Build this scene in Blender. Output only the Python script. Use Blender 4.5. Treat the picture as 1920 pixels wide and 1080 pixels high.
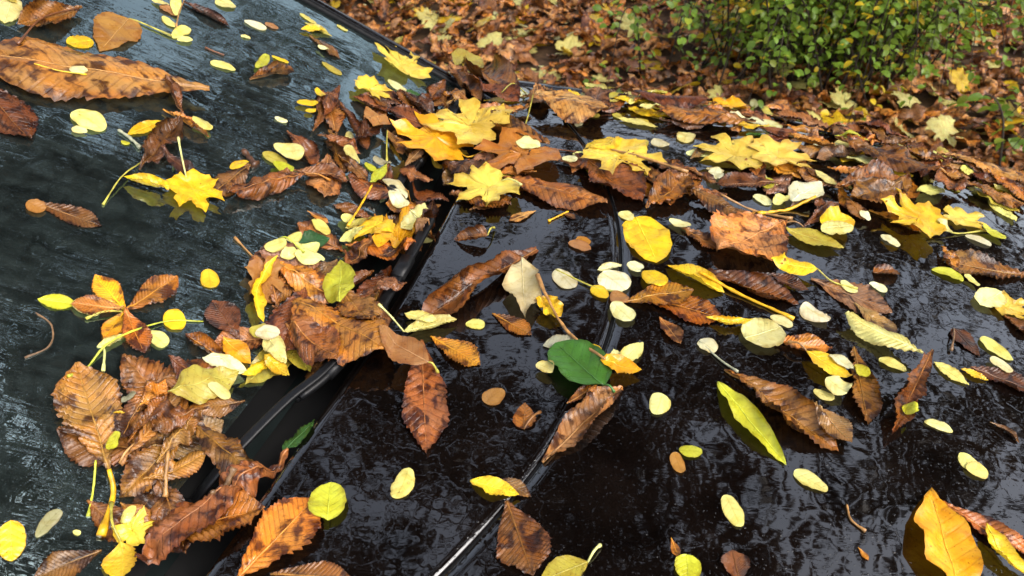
import bpy, math, random
import numpy as np
from mathutils import Vector, Matrix
for o in list(bpy.data.objects): bpy.data.objects.remove(o)
S = bpy.context.scene
COL = S.collection
R = math.radians

# ------------------------------------------------------------ camera, sky, sun
cd = bpy.data.cameras.new('camera'); cam = bpy.data.objects.new('camera', cd); COL.objects.link(cam)
cam.location = (0, 0, 1.62); cam.rotation_euler = (R(50), 0, 0)
cd.sensor_width = 36; cd.lens = 27.19; cd.clip_start = .02; cd.clip_end = 300
cd.dof.use_dof = True; cd.dof.focus_distance = 1.0; cd.dof.aperture_fstop = 9.0
S.camera = cam
SUN_EL, SUN_AZ = 52, 125
W = bpy.data.worlds.new('World'); S.world = W; W.use_nodes = True
wn, wl = W.node_tree.nodes, W.node_tree.links
bg = wn['Background']
sky = wn.new('ShaderNodeTexSky'); sky.sky_type = 'NISHITA'; sky.sun_disc = False
sky.sun_elevation = R(SUN_EL); sky.sun_rotation = R(SUN_AZ); sky.dust_density = 4.0; sky.air_density = 1.0
hs = wn.new('ShaderNodeHueSaturation'); hs.inputs['Saturation'].default_value = .52      # overcast: greyed sky
wl.new(sky.outputs[0], hs.inputs['Color']); wl.new(hs.outputs[0], bg.inputs[0])
bg.inputs[1].default_value = .15
sd = bpy.data.lights.new('sun', 'SUN'); sun = bpy.data.objects.new('sun', sd); COL.objects.link(sun)
sd.energy = .75; sd.angle = R(40); sd.color = (1, .97, .93)
sun.location = (3, -2, 9)
sun.rotation_euler = Vector((-math.sin(R(SUN_AZ))*math.cos(R(SUN_EL)), -math.cos(R(SUN_AZ))*math.cos(R(SUN_EL)), -math.sin(R(SUN_EL)))).to_track_quat('-Z', 'Y').to_euler()
S.view_settings.view_transform = 'Standard'; S.view_settings.look = 'None'
S.view_settings.exposure = 1.35; S.view_settings.gamma = 1
S.render.engine = 'CYCLES'

# <surface>  the top of the car: t runs across the car, l towards its nose (metres)
ZH = .92
CA = math.radians(17)
TX, TY, LX, LY = math.sin(CA), math.cos(CA), math.cos(CA), -math.sin(CA)
TC = .77
def tl(x, y): return x*TX + y*TY, x*LX + y*LY
def xy(t, l): return t*TX + l*LX, t*TY + l*LY
def rear(t): return -.388 - .12*(t - .7)**2
def shut(t): return -.095 - .6*(t - .75)**2
def wsb(t): return rear(t) - .10
def bonnet_z(t, l):
    s = np.minimum(np.abs(t - TC)/.75, 1.08)
    z = ZH - .022*s**2 - .022*s**6
    q = np.maximum(0, l + .1)/.65
    return z - .06*q**2
RAKE = math.tan(math.radians(27))
def screen_z(t, l):
    return bonnet_z(t, rear(t)) - .012 + (wsb(t) - l)*RAKE
def gutter_z(t, l):
    return ZH - .075 + 0*t
def car_z(t, l, fill=False):
    t = np.asarray(t, float); l = np.asarray(l, float)
    a, b = wsb(t), rear(t)
    f = np.clip((l - a)/(b - a), 0, 1)
    zl = screen_z(t, np.minimum(l, a)); zr = bonnet_z(t, np.maximum(l, b))
    mid = (zl*(1 - f) + zr*f) if fill else np.maximum(gutter_z(t, l), 0)
    return np.where(l >= b, zr, np.where(l <= a, zl, mid))
# </surface>

# ------------------------------------------------------------ materials
def mat(name):
    m = bpy.data.materials.new(name); m.use_nodes = True
    n, l = m.node_tree.nodes, m.node_tree.links
    return m, n, l, n['Principled BSDF']
def nd(n, t, **k):
    x = n.new(t)
    for a, v in k.items():
        if a in x.inputs: x.inputs[a].default_value = v
        else: setattr(x, a, v)
    return x
def ramp(n, pts, interp='LINEAR'):
    r = n.new('ShaderNodeValToRGB'); e = r.color_ramp.elements; r.color_ramp.interpolation = interp
    while len(e) < len(pts): e.new(.5)
    for i, (p, c) in enumerate(pts):
        e[i].position = p; e[i].color = c if len(c) == 4 else (*c, 1)
    return r
def g(v): return (v, v, v)
def plain(name, col, rough=.5, spec=.5, noise=0, ns=40, bump=0):
    m, n, l, p = mat(name)
    p.inputs['Base Color'].default_value = (*col, 1); p.inputs['Roughness'].default_value = rough
    p.inputs['Specular IOR Level'].default_value = spec
    if noise:
        tc = n.new('ShaderNodeTexCoord'); nz = nd(n, 'ShaderNodeTexNoise', Scale=ns, Detail=5.0)
        l.new(tc.outputs['Object'], nz.inputs['Vector'])
        r = ramp(n, [(.3, tuple(c*(1 - noise) for c in col)), (.7, tuple(min(1, c*(1 + noise)) for c in col))])
        l.new(nz.outputs[0], r.inputs[0]); l.new(r.outputs[0], p.inputs['Base Color'])
        if bump:
            b = nd(n, 'ShaderNodeBump', Strength=bump, Distance=.002); l.new(nz.outputs[0], b.inputs['Height']); l.new(b.outputs[0], p.inputs['Normal'])
    return m

def blade_mat(name, dark, tint, amount, specks, rough, veins, transl, coat=.3):
    """leaf blade: the object's own colour, blotched, speckled, veined; wet gloss"""
    m, n, l, p = mat(name)
    oi = n.new('ShaderNodeObjectInfo'); tc = n.new('ShaderNodeTexCoord'); uv = n.new('ShaderNodeUVMap')
    off = nd(n, 'ShaderNodeVectorMath', operation='SCALE', Scale=37.0)
    cmb = n.new('ShaderNodeCombineXYZ'); l.new(oi.outputs['Random'], cmb.inputs[0]); l.new(oi.outputs['Random'], cmb.inputs[1])
    l.new(cmb.outputs[0], off.inputs[0])
    ad = nd(n, 'ShaderNodeVectorMath', operation='ADD'); l.new(tc.outputs['Object'], ad.inputs[0]); l.new(off.outputs[0], ad.inputs[1])
    def noise(sc, det=4.0, dist=0.0):
        z = nd(n, 'ShaderNodeTexNoise', Scale=sc, Detail=det, Distortion=dist); l.new(ad.outputs[0], z.inputs['Vector']); return z
    def mix(fac, a, b, mode='MIX'):
        x = n.new('ShaderNodeMix'); x.data_type = 'RGBA'; x.blend_type = mode
        for s, v in (('Factor', fac), ('A', a), ('B', b)):
            i = [q for q in x.inputs if q.name == s and (q.type == 'RGBA' or s == 'Factor' and q.type == 'VALUE')][0]
            if hasattr(v, 'is_linked'): l.new(v, i)
            elif isinstance(v, (int, float)): i.default_value = v
            else: i.default_value = (*v, 1)
        return [q for q in x.outputs if q.type == 'RGBA'][0]
    c = oi.outputs['Color']
    z1 = noise(28, 3); r1 = ramp(n, [(.42, g(0)), (.62, g(1))]); l.new(z1.outputs[0], r1.inputs[0])
    m1 = n.new('ShaderNodeMath'); m1.operation = 'MULTIPLY'; m1.inputs[1].default_value = amount*.8; l.new(r1.outputs[0], m1.inputs[0])
    c = mix(m1.outputs[0], c, mix(1.0, c, tint, 'MULTIPLY'))
    z2 = noise(55, 5, .6); r2 = ramp(n, [(.48, g(0)), (.62, g(1))]); l.new(z2.outputs[0], r2.inputs[0])
    m2 = n.new('ShaderNodeMath'); m2.operation = 'MULTIPLY'; m2.inputs[1].default_value = amount; l.new(r2.outputs[0], m2.inputs[0])
    c = mix(m2.outputs[0], c, mix(1.0, c, dark, 'MULTIPLY'))
    z3 = noise(330, 2); r3 = ramp(n, [(.66, g(0)), (.72, g(1))]); l.new(z3.outputs[0], r3.inputs[0])
    m3 = n.new('ShaderNodeMath'); m3.operation = 'MULTIPLY'; m3.inputs[1].default_value = specks; l.new(r3.outputs[0], m3.inputs[0])
    c = mix(m3.outputs[0], c, mix(1.0, c, (.35, .2, .12), 'MULTIPLY'))
    # side veins: lines of constant u - k|v|
    sx = n.new('ShaderNodeSeparateXYZ'); l.new(uv.outputs[0], sx.inputs[0])
    ph = n.new('ShaderNodeMath'); ph.operation = 'MULTIPLY'; ph.inputs[1].default_value = 1.0; l.new(sx.outputs[0], ph.inputs[0])
    fr = n.new('ShaderNodeMath'); fr.operation = 'FRACT'; l.new(ph.outputs[0], fr.inputs[0])
    rv = ramp(n, [(0, g(1)), (.09, g(.6)), (.2, g(0)), (.88, g(0)), (1, g(1))]); l.new(fr.outputs[0], rv.inputs[0])
    mv = n.new('ShaderNodeMath'); mv.operation = 'MULTIPLY'; mv.inputs[1].default_value = veins; l.new(rv.outputs[0], mv.inputs[0])
    avm = n.new('ShaderNodeMath'); avm.operation = 'ABSOLUTE'; l.new(sx.outputs[1], avm.inputs[0])
    rm = ramp(n, [(.03, g(.45)), (.10, g(0))]); l.new(avm.outputs[0], rm.inputs[0])
    if name == 'leaf pale': c = mix(rm.outputs[0], c, mix(1.0, c, (.72, .68, .4), 'MULTIPLY'))
    c = mix(mv.outputs[0], c, mix(1.0, c, (.45, .36, .3), 'MULTIPLY'))
    zt = noise(11, 2); rt = ramp(n, [(.35, (.72, .62, .55)), (.65, (1.12, 1.12, 1.1))]); l.new(zt.outputs[0], rt.inputs[0])
    c = mix(min(1, amount), c, mix(1.0, c, rt.outputs[0], 'MULTIPLY'))
    av = n.new('ShaderNodeMath'); av.operation = 'ABSOLUTE'; l.new(sx.outputs[1], av.inputs[0])
    ae = n.new('ShaderNodeMath'); ae.operation = 'MULTIPLY_ADD'; ae.inputs[1].default_value = .5; l.new(z2.outputs[0], ae.inputs[0]); l.new(av.outputs[0], ae.inputs[2])
    re_ = ramp(n, [(.98/1.3, g(0)), (1.22/1.3, g(1))]); dv = n.new('ShaderNodeMath'); dv.operation = 'DIVIDE'; dv.inputs[1].default_value = 1.3; l.new(ae.outputs[0], dv.inputs[0]); l.new(dv.outputs[0], re_.inputs[0])
    me_ = n.new('ShaderNodeMath'); me_.operation = 'MULTIPLY'; me_.inputs[1].default_value = amount*.75; l.new(re_.outputs[0], me_.inputs[0])
    c = mix(me_.outputs[0], c, mix(1.0, c, (.5, .36, .26), 'MULTIPLY'))
    l.new(c, p.inputs['Base Color'])
    p.inputs['Specular IOR Level'].default_value = .38
    zr = noise(40, 3); rr = ramp(n, [(.35, g(rough*.45)), (.65, g(min(1, rough*1.4)))]); l.new(zr.outputs[0], rr.inputs[0]); l.new(rr.outputs[0], p.inputs['Roughness'])
    p.inputs['Coat Weight'].default_value = coat; p.inputs['Coat Roughness'].default_value = .12
    zb = noise(420, 4); zc = noise(120, 3)
    ab = n.new('ShaderNodeMath'); ab.operation = 'ADD'; l.new(zb.outputs[0], ab.inputs[0]); l.new(zc.outputs[0], ab.inputs[1])
    sb = n.new('ShaderNodeMath'); sb.operation = 'MULTIPLY_ADD'; sb.inputs[1].default_value = -.8; l.new(rv.outputs[0], sb.inputs[0]); l.new(ab.outputs[0], sb.inputs[2])
    b = nd(n, 'ShaderNodeBump', Strength=.55 if veins > .2 else .3, Distance=.0012); l.new(sb.outputs[0], b.inputs['Height']); l.new(b.outputs[0], p.inputs['Normal'])
    tr = n.new('ShaderNodeBsdfTranslucent'); l.new(c, tr.inputs[0])
    ms = n.new('ShaderNodeMixShader'); ms.inputs[0].default_value = transl
    l.new(p.outputs[0], ms.inputs[1]); l.new(tr.outputs[0], ms.inputs[2])
    l.new(ms.outputs[0], n['Material Output'].inputs[0])
    return m
M_BROWN = blade_mat('dead leaf brown', (.20, .15, .14), (1.4, 1.12, .62), 1.0, .5, .4, .5, .08, .22)
M_YELL = blade_mat('leaf yellow', (.72, .5, .3), (.98, .82, .6), .5, .8, .38, .18, .2, .2)
M_PALE = blade_mat('leaf pale', (.82, .74, .5), (1.04, 1.0, .8), .7, .3, .36, .12, .2, .2)

def stalk_mat():
    m, n, l, p = mat('leaf stalk')
    oi = n.new('ShaderNodeObjectInfo'); tc = n.new('ShaderNodeTexCoord'); nz = nd(n, 'ShaderNodeTexNoise', Scale=90.0, Detail=3.0)
    l.new(tc.outputs['Object'], nz.inputs['Vector'])
    r = ramp(n, [(.35, g(.55)), (.65, g(1.15))]); l.new(nz.outputs[0], r.inputs[0])
    x = n.new('ShaderNodeMix'); x.data_type = 'RGBA'; x.blend_type = 'MULTIPLY'; x.inputs[0].default_value = 1
    l.new(oi.outputs['Color'], x.inputs[6]); l.new(r.outputs[0], x.inputs[7]); l.new(x.outputs[2], p.inputs['Base Color'])
    p.inputs['Roughness'].default_value = .35
    return m
M_STALK = stalk_mat()

def wet_normal(n, l, coord, parts):
    """chain of bump nodes; parts = (height socket, strength, distance)"""
    prev = None
    for h, s, d in parts:
        b = nd(n, 'ShaderNodeBump', Strength=s, Distance=d); l.new(h, b.inputs['Height'])
        if prev: l.new(prev, b.inputs['Normal'])
        prev = b.outputs[0]
    return prev

def wet_paint():
    m, n, l, p = mat('wet black paint')
    tc = n.new('ShaderNodeTexCoord')
    big = nd(n, 'ShaderNodeTexNoise', Scale=3.2, Detail=3.0, Distortion=.4); l.new(tc.outputs['Object'], big.inputs['Vector'])
    mask = ramp(n, [(.45, g(0.0)), (.60, g(1))]); l.new(big.outputs[0], mask.inputs[0])         # 0 = smooth puddle, 1 = beaded film
    # beads: rounded cells pulled by noise
    dn = nd(n, 'ShaderNodeTexNoise', Scale=45.0, Detail=2.0); l.new(tc.outputs['Object'], dn.inputs['Vector'])
    mx = nd(n, 'ShaderNodeVectorMath', operation='MULTIPLY_ADD'); mx.inputs[1].default_value = (.03, .03, .03)
    l.new(dn.outputs['Color'], mx.inputs[0]); l.new(tc.outputs['Object'], mx.inputs[2])
    b1 = nd(n, 'ShaderNodeTexNoise', Scale=42.0, Detail=1.5, Roughness=.4); l.new(mx.outputs[0], b1.inputs['Vector'])
    r1 = ramp(n, [(.44, g(0)), (.475, g(.5)), (.51, g(1)), (.7, g(.9))], 'EASE'); l.new(b1.outputs[0], r1.inputs[0])
    k1 = n.new('ShaderNodeMath'); k1.operation = 'MULTIPLY'; l.new(r1.outputs[0], k1.inputs[0]); l.new(mask.outputs[0], k1.inputs[1])
    # flow ripples across the panel
    mp = n.new('ShaderNodeMapping'); mp.inputs['Rotation'].default_value = (0, 0, CA); mp.inputs['Scale'].default_value = (9, 30, 9)
    l.new(tc.outputs['Object'], mp.inputs[0])
    w1 = nd(n, 'ShaderNodeTexNoise', Scale=1.0, Detail=4.0, Distortion=.5); l.new(mp.outputs[0], w1.inputs['Vector'])
    w2 = nd(n, 'ShaderNodeTexNoise', Scale=7.0, Detail=1.0); l.new(tc.outputs['Object'], w2.inputs['Vector'])
    w4 = nd(n, 'ShaderNodeTexNoise', Scale=26.0, Detail=1.0, Distortion=.6); l.new(tc.outputs['Object'], w4.inputs['Vector'])
    sp = nd(n, 'ShaderNodeTexNoise', Scale=300.0, Detail=1.0); l.new(tc.outputs['Object'], sp.inputs['Vector'])
    r2 = ramp(n, [(.68, g(0)), (.75, g(1))]); l.new(sp.outputs[0], r2.inputs[0])
    nm = wet_normal(n, l, tc, [(w2.outputs[0], .12, .02), (w4.outputs[0], .035, .006), (w1.outputs[0], .02, .005), (k1.outputs[0], .12, .0012), (r2.outputs[0], .4, .0004)])
    l.new(nm, p.inputs['Normal'])
    dirt = nd(n, 'ShaderNodeTexNoise', Scale=14.0, Detail=6.0); l.new(tc.outputs['Object'], dirt.inputs['Vector'])
    rc = ramp(n, [(.3, (.0012, .0008, .0007)), (.75, (.005, .0032, .0025))]); l.new(dirt.outputs[0], rc.inputs[0]); l.new(rc.outputs[0], p.inputs['Base Color'])
    p.inputs['Roughness'].default_value = .03; p.inputs['IOR'].default_value = 1.6
    p.inputs['Coat Weight'].default_value = 1; p.inputs['Coat IOR'].default_value = 1.4; p.inputs['Coat Roughness'].default_value = .01; l.new(nm, p.inputs['Coat Normal'])
    return m
M_PAINT = wet_paint()

def wet_glass():
    m, n, l, p = mat('wet windscreen glass')
    tc = n.new('ShaderNodeTexCoord')
    rot = n.new('ShaderNodeMapping'); rot.inputs['Rotation'].default_value = (0, 0, CA + R(4)); rot.inputs['Scale'].default_value = (9, 60, 9)
    l.new(tc.outputs['Object'], rot.inputs[0])
    w1 = nd(n, 'ShaderNodeTexNoise', Scale=1.0, Detail=2.5, Roughness=.5, Distortion=.6); l.new(rot.outputs[0], w1.inputs['Vector'])
    w2 = nd(n, 'ShaderNodeTexNoise', Scale=9.0, Detail=2.0); l.new(tc.outputs['Object'], w2.inputs['Vector'])
    w3 = nd(n, 'ShaderNodeTexNoise', Scale=38.0, Detail=3.0, Distortion=1.2); l.new(tc.outputs['Object'], w3.inputs['Vector'])
    big = nd(n, 'ShaderNodeTexNoise', Scale=3.4, Detail=4.0, Distortion=.5); l.new(tc.outputs['Object'], big.inputs['Vector'])
    mk = ramp(n, [(.40, g(.6)), (.58, g(1))]); l.new(big.outputs[0], mk.inputs[0])
    k = n.new('ShaderNodeMath'); k.operation = 'MULTIPLY'; l.new(w3.outputs[0], k.inputs[0]); l.new(mk.outputs[0], k.inputs[1])
    nm = wet_normal(n, l, tc, [(w2.outputs[0], .16, .02), (w1.outputs[0], .08, .005), (k.outputs[0], .12, .002)])
    n.remove(p)
    gl = nd(n, 'ShaderNodeBsdfGlossy', Roughness=.025); l.new(nm, gl.inputs['Normal']); gl.inputs[0].default_value = (.80, 1, .98, 1)
    tr = nd(n, 'ShaderNodeBsdfTransparent'); tr.inputs[0].default_value = (.55, .68, .66, 1)
    df = nd(n, 'ShaderNodeBsdfDiffuse'); df.inputs[0].default_value = (.038, .052, .050, 1)         # thin film of grime in the water
    fr = nd(n, 'ShaderNodeFresnel', IOR=3.4); l.new(nm, fr.inputs['Normal'])
    a = n.new('ShaderNodeMixShader'); av = n.new('ShaderNodeMath'); av.operation = 'ADD'; l.new(w1.outputs[0], av.inputs[0]); l.new(w3.outputs[0], av.inputs[1]); hv = n.new('ShaderNodeMath'); hv.operation = 'MULTIPLY'; hv.inputs[1].default_value = .5; l.new(av.outputs[0], hv.inputs[0])
    rs = ramp(n, [(.35, g(.10)), (.50, g(.28)), (.65, g(.5))]); l.new(hv.outputs[0], rs.inputs[0]); l.new(rs.outputs[0], a.inputs[0])
    l.new(tr.outputs[0], a.inputs[1]); l.new(df.outputs[0], a.inputs[2])
    b = n.new('ShaderNodeMixShader'); l.new(fr.outputs[0], b.inputs[0]); l.new(a.outputs[0], b.inputs[1]); l.new(gl.outputs[0], b.inputs[2])
    l.new(b.outputs[0], n['Material Output'].inputs[0])
    return m
M_GLASS = wet_glass()
M_RUBBER = plain('wet black rubber', (.006, .006, .0065), .5, .15, .4, 60, .3)
M_PLASTIC = plain('black wiper plastic', (.004, .004, .0045), .45, .35, .3, 90, .25)
M_DASH = plain('dark dashboard', (.012, .017, .0165), .9, .05, .6, 9)
M_DARK = plain('gutter dark metal', (.006, .006, .006), .7, .12)
M_SIDE = plain('dark side glass', (.004, .006, .006), .12, .5)
M_TYRE = plain('tyre rubber', (.02, .02, .02), .8)
M_RIM = plain('wheel alloy', (.35, .35, .36), .3)
M_SOIL = plain('damp leaf mould', (.075, .042, .02), .75, .3, .5, 25, .6)
M_BARK = plain('bark', (.05, .038, .028), .85, .2, .5, 14, .8)
M_SHRUB = blade_mat('shrub leaf', (.75, .8, .6), (1.2, 1.1, .8), .6, .1, .4, 0, .4, .15)
M_CROWN = blade_mat('tree leaf', (.5, .45, .4), (1.2, .9, .6), .7, .0, .5, 0, .2, .1)
def drop_mat():
    m, n, l, p = mat('water drop')
    p.inputs['Base Color'].default_value = (1, 1, 1, 1); p.inputs['Roughness'].default_value = .0
    p.inputs['Transmission Weight'].default_value = 1; p.inputs['IOR'].default_value = 1.33
    return m
M_DROP = drop_mat()

# ------------------------------------------------------------ helpers
def link(name, me=None, m=None, parent=None, loc=(0, 0, 0)):
    o = bpy.data.objects.new(name, me); COL.objects.link(o); o.location = loc
    if me is not None and m is not None and not me.materials: me.materials.append(m)
    if parent is not None: o.parent = parent
    return o
def tag(o, label=None, cat=None, group=None, kind=None):
    if label: o['label'] = label
    if cat: o['category'] = cat
    if group: o['group'] = group
    if kind: o['kind'] = kind
    return o
def mesh(name, v, f, uv=None, smooth=True):
    me = bpy.data.meshes.new(name)
    v = np.asarray(v, float)
    me.from_pydata([tuple(p) for p in v], [], [tuple(q) for q in f])
    if uv is not None:
        lay = me.uv_layers.new(name='UVMap'); uv = np.asarray(uv, float)
        vi = np.zeros(len(me.loops), int); me.loops.foreach_get('vertex_index', vi)
        lay.data.foreach_set('uv', uv[vi].ravel())
    if smooth: me.polygons.foreach_set('use_smooth', [True]*len(me.polygons))
    return me
def grid_faces(nu, nv):
    return [(i*nv + j, (i+1)*nv + j, (i+1)*nv + j + 1, i*nv + j + 1) for i in range(nu-1) for j in range(nv-1)]
def tube(pts, rad, n=7, flat=1.0, sq=False):
    """swept tube; returns verts, faces"""
    P = np.asarray(pts, float); k = len(P)
    rad = np.broadcast_to(np.asarray(rad, float), (k,))
    V = []; F = []
    for i in range(k):
        d = P[min(i+1, k-1)] - P[max(i-1, 0)]; d /= (np.linalg.norm(d) + 1e-12)
        up = np.array([0, 0, 1.0]) if abs(d[2]) < .95 else np.array([1.0, 0, 0])
        a = np.cross(d, up); a /= np.linalg.norm(a); b = np.cross(a, d)
        for q in range(n):
            th = 2*math.pi*q/n
            k_ = min(1.28, 1/max(abs(math.cos(th)), abs(math.sin(th)))) if sq else 1
            V.append(P[i] + k_*rad[i]*(math.cos(th)*a + flat*math.sin(th)*b))
    for i in range(k-1):
        for q in range(n):
            F.append((i*n + q, i*n + (q+1) % n, (i+1)*n + (q+1) % n, (i+1)*n + q))
    F.append(tuple(range(n))[::-1]); F.append(tuple((k-1)*n + q for q in range(n)))
    return V, F
def smooth_path(pts, n):
    """Catmull-Rom through pts"""
    P = [np.asarray(p, float) for p in pts]
    if len(P) == 2: return [P[0] + (P[1] - P[0])*i/(n-1) for i in range(n)]
    Q = [2*P[0] - P[1]] + P + [2*P[-1] - P[-2]]; out = []
    for s in np.linspace(0, len(P) - 1 - 1e-6, n):
        i = int(s); f = s - i; a, b, c, d = Q[i:i+4]
        out.append(.5*((2*b) + (c - a)*f + (2*a - 5*b + 4*c - d)*f*f + (3*b - a - 3*c + d)*f**3))
    return out
def box(c, d):
    c = np.array(c, float); d = np.array(d, float)/2
    v = [c + d*np.array(s) for s in ((-1,-1,-1),(1,-1,-1),(1,1,-1),(-1,1,-1),(-1,-1,1),(1,-1,1),(1,1,1),(-1,1,1))]
    return v, [(0,3,2,1),(4,5,6,7),(0,1,5,4),(1,2,6,5),(2,3,7,6),(3,0,4,7)]
def join(parts):
    V = []; F = []
    for v, f in parts:
        k = len(V); V += [tuple(p) for p in v]; F += [tuple(i + k for i in q) for q in f]
    return V, F
def P3(t, l, z):
    x, y = xy(t, l); return np.array([x, y, float(z)])

# ------------------------------------------------------------ the ground
def ground():
    n = 60; xs = np.linspace(-40, 40, n)
    v = [(x, y, 0.0) for x in xs for y in xs]
    o = link('ground', mesh('ground', v, grid_faces(n, n)), M_SOIL)
    tag(o, 'damp dark soil under the fallen leaves', kind='structure')
ground()

# ------------------------------------------------------------ the car
def sheet(name, tv, lf, zf, m, parent, nu=40, nv=40, lip=.012, edges='rf'):
    """a panel over t in tv, l from lf(t)[0] to lf(t)[1], with lips bent down on its rear / front / side edges"""
    ts = np.linspace(tv[0], tv[1], nu); V = []
    if 's' in edges: ts = np.concatenate([[ts[0]], ts, [ts[-1]]])
    k = 0
    for i, t in enumerate(ts):
        a, b = lf(t); ls = np.linspace(a, b, nv)
        row = [(P3(t, l, zf(t, l))) for l in ls]
        if 's' in edges and i in (0, len(ts)-1):
            row = [p - np.array([0, 0, lip]) for p in row]
        if 'r' in edges:
            q = P3(t, a - .0016, zf(t, a) - .0022); row = [q - np.array([0, 0, lip]), q] + row
        if 'f' in edges:
            q = P3(t, b + .0016, zf(t, b) - .0022); row = row + [q, q - np.array([0, 0, lip])]
        k = len(row); V += row
    return link(name, mesh(name, V, grid_faces(len(ts), k)), m, parent)

def car():
    c = link('parked_car', None, None, None, (*xy(TC, -1.0), 0))
    tag(c, 'wet black parked car strewn with fallen autumn leaves', 'car')
    inv = -np.array([*xy(TC, -1.0), 0.0])
    def part(name, vf, m, parent=c, smooth=True):
        v = np.asarray([tuple(p) for p in vf[0]]); return link(name, mesh(name, v + (inv if parent is c else 0), vf[1], None, smooth), m, parent)
    zf = lambda t, l: float(bonnet_z(t, l))
    F0, F1 = .035, 1.51
    nose = .74
    for o in (sheet('bonnet', (F0, F1), lambda t: (shut(t) + .0032, nose - .10*((t-TC)/.75)**2), zf, M_PAINT, None, 70, 60, .014, 'rfs'),
              sheet('scuttle_panel', (F0, F1), lambda t: (rear(t), shut(t) - .0032), zf, M_PAINT, None, 60, 24, .014, 'rfs')):
        o.parent = c; o.matrix_parent_inverse = Matrix.Translation(-c.location)
    # rubber strip down in the shut line
    pts = [P3(t, shut(t), zf(t, shut(t)) - .0056) for t in np.linspace(F0, F1, 40)]
    part('shut_line_seal', tube(pts, .0030, 8), M_RUBBER)
    # drain channel under the wipers
    V = []; ts = np.linspace(F0 - .03, F1 + .03, 30)
    for t in ts:
        a, b = wsb(t) - .006, rear(t) + .015
        za = float(screen_z(t, a)) - .004; zb = zf(t, b) - .018
        V += [P3(t, a, za), P3(t, a + .006, ZH - .075), P3(t, b - .006, ZH - .075), P3(t, b, zb)]
    part('drain_channel', (V, grid_faces(30, 4)), M_DARK)
    # windscreen with rounded far edges, seal round it
    LEN = .78
    def edge(s): return 1.445 - .16*s, .075 + .16*s
    V = []; nu, nv = 40, 40
    for s in np.linspace(0, LEN, nu):
        e1, e0 = edge(s)
        for t in np.linspace(e0, e1, nv):
            l = wsb(t) - s; V.append(P3(t, l, screen_z(t, l)))
    w = part('windscreen', (V, [f[::-1] for f in grid_faces(nu, nv)]), M_GLASS)      # faces outward
    for k in (0, 1):
        pts = []
        for s in np.linspace(-.01, LEN, 24):
            t = edge(s)[k] + (.006 if k == 0 else -.006); l = wsb(t) - s; pts.append(P3(t, l, float(screen_z(t, l)) + .003))
        part('windscreen_seal', tube(pts, .009, 8, .8), M_RUBBER)
        # door pillar outside the seal
        V = []; ss = np.linspace(-.06, LEN, 24); sg = 1 if k == 0 else -1
        for s in ss:
            t = edge(s)[k] + sg*.012; l = wsb(t) - s; z = float(screen_z(t, l))
            V += [P3(t, l, z - .004), P3(t + sg*.016, l, z + .005), P3(t + sg*.034, l, z - .002), P3(t + sg*.06, l, z - .05), P3(t + sg*.075, l, z - .13)]
        part('door_pillar', (V, grid_faces(24, 5)), M_PAINT)
        V = []
        for s in np.linspace(.02, LEN + 1.5, 20):      # side window under the pillar and the roof edge
            q = min(s, LEN); t = edge(q)[k] + sg*.02; l = wsb(t) - s; zt_ = float(screen_z(t, wsb(t) - q)) - .012
            V += [P3(t, l, zt_), P3(edge(0)[k] + sg*.03, l, min(zt_ - .001, ZH - .03))]
        part('side_window', (V, grid_faces(20, 2)), M_SIDE)
        # wing: from the bonnet gap over the shoulder and down the flank
        V = []; ls = np.linspace(-.62, .80, 50); t0 = F1 + .005 if k == 0 else F0 - .005
        for l in ls:
            z = zf(t0, min(l, nose)) - (max(0, l - .66)*2.2)**2*.6
            prof = [(-.001, -.03), (0, -.003), (.004, 0), (.03, -.006), (.052, -.024), (.066, -.06), (.078, -.14), (.085, -.3), (.085, -.5), (.07, -.64)]
            V += [P3(t0 + sg*a, l, z + b) for a, b in prof]
        part('front_wing', (V, grid_faces(50, 10)), M_PAINT)
        V = []
        for l in np.linspace(-2.9, -.625, 24):
            zt = zf(t0, -.4); prof = [(.02, .0), (.05, -.02), (.072, -.08), (.085, -.3), (.085, -.5), (.07, -.64)]
            V += [P3(t0 + sg*a, l, zt + b) for a, b in prof]
        part('door_panel', (V, grid_faces(24, 6)), M_PAINT)
        for l0 in (.38, -2.25):
            cpt = P3(t0 - sg*.03, l0, .30)
            ax = np.array([TX, TY, 0]); a2 = np.array([LX, LY, 0]); up = np.array([0, 0, 1.0])
            def ring(prof):
                V = []
                for q in range(32):
                    th = 2*math.pi*q/32
                    V += [cpt + ax*sg*o_ + (a2*math.cos(th) + up*math.sin(th))*r_ for o_, r_ in prof]
                k_ = len(prof); F = [(q*k_ + j, ((q+1) % 32)*k_ + j, ((q+1) % 32)*k_ + j + 1, q*k_ + j + 1) for q in range(32) for j in range(k_-1)]
                return V, F
            wo = link('wheel', None, None, c); wo.matrix_parent_inverse = Matrix.Translation(-c.location)
            link('tyre', mesh('tyre', *ring([(-.09, .2), (-.09, .28), (-.07, .299), (.07, .299), (.09, .28), (.09, .2)])), M_TYRE, wo)
            link('rim', mesh('rim', *ring([(.06, .2), (.075, .19), (.03, .17), (.02, .06), (.05, .03), (.05, .001)])), M_RIM, wo)
    # nose, roof, dashboard
    V = []
    for t in np.linspace(-.03, 1.575, 40):
        l0 = nose - .10*((t-TC)/.75)**2; z = zf(min(max(t, F0), F1), l0)
        V += [P3(t, l0 + a, z + b) for a, b in [(.004, -.02), (.008, -.004), (.03, -.012), (.055, -.05), (.07, -.16), (.09, -.35), (.10, -.6)]]
    part('nose_panel', (V, grid_faces(40, 7)), M_PAINT)
    V = []
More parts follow.
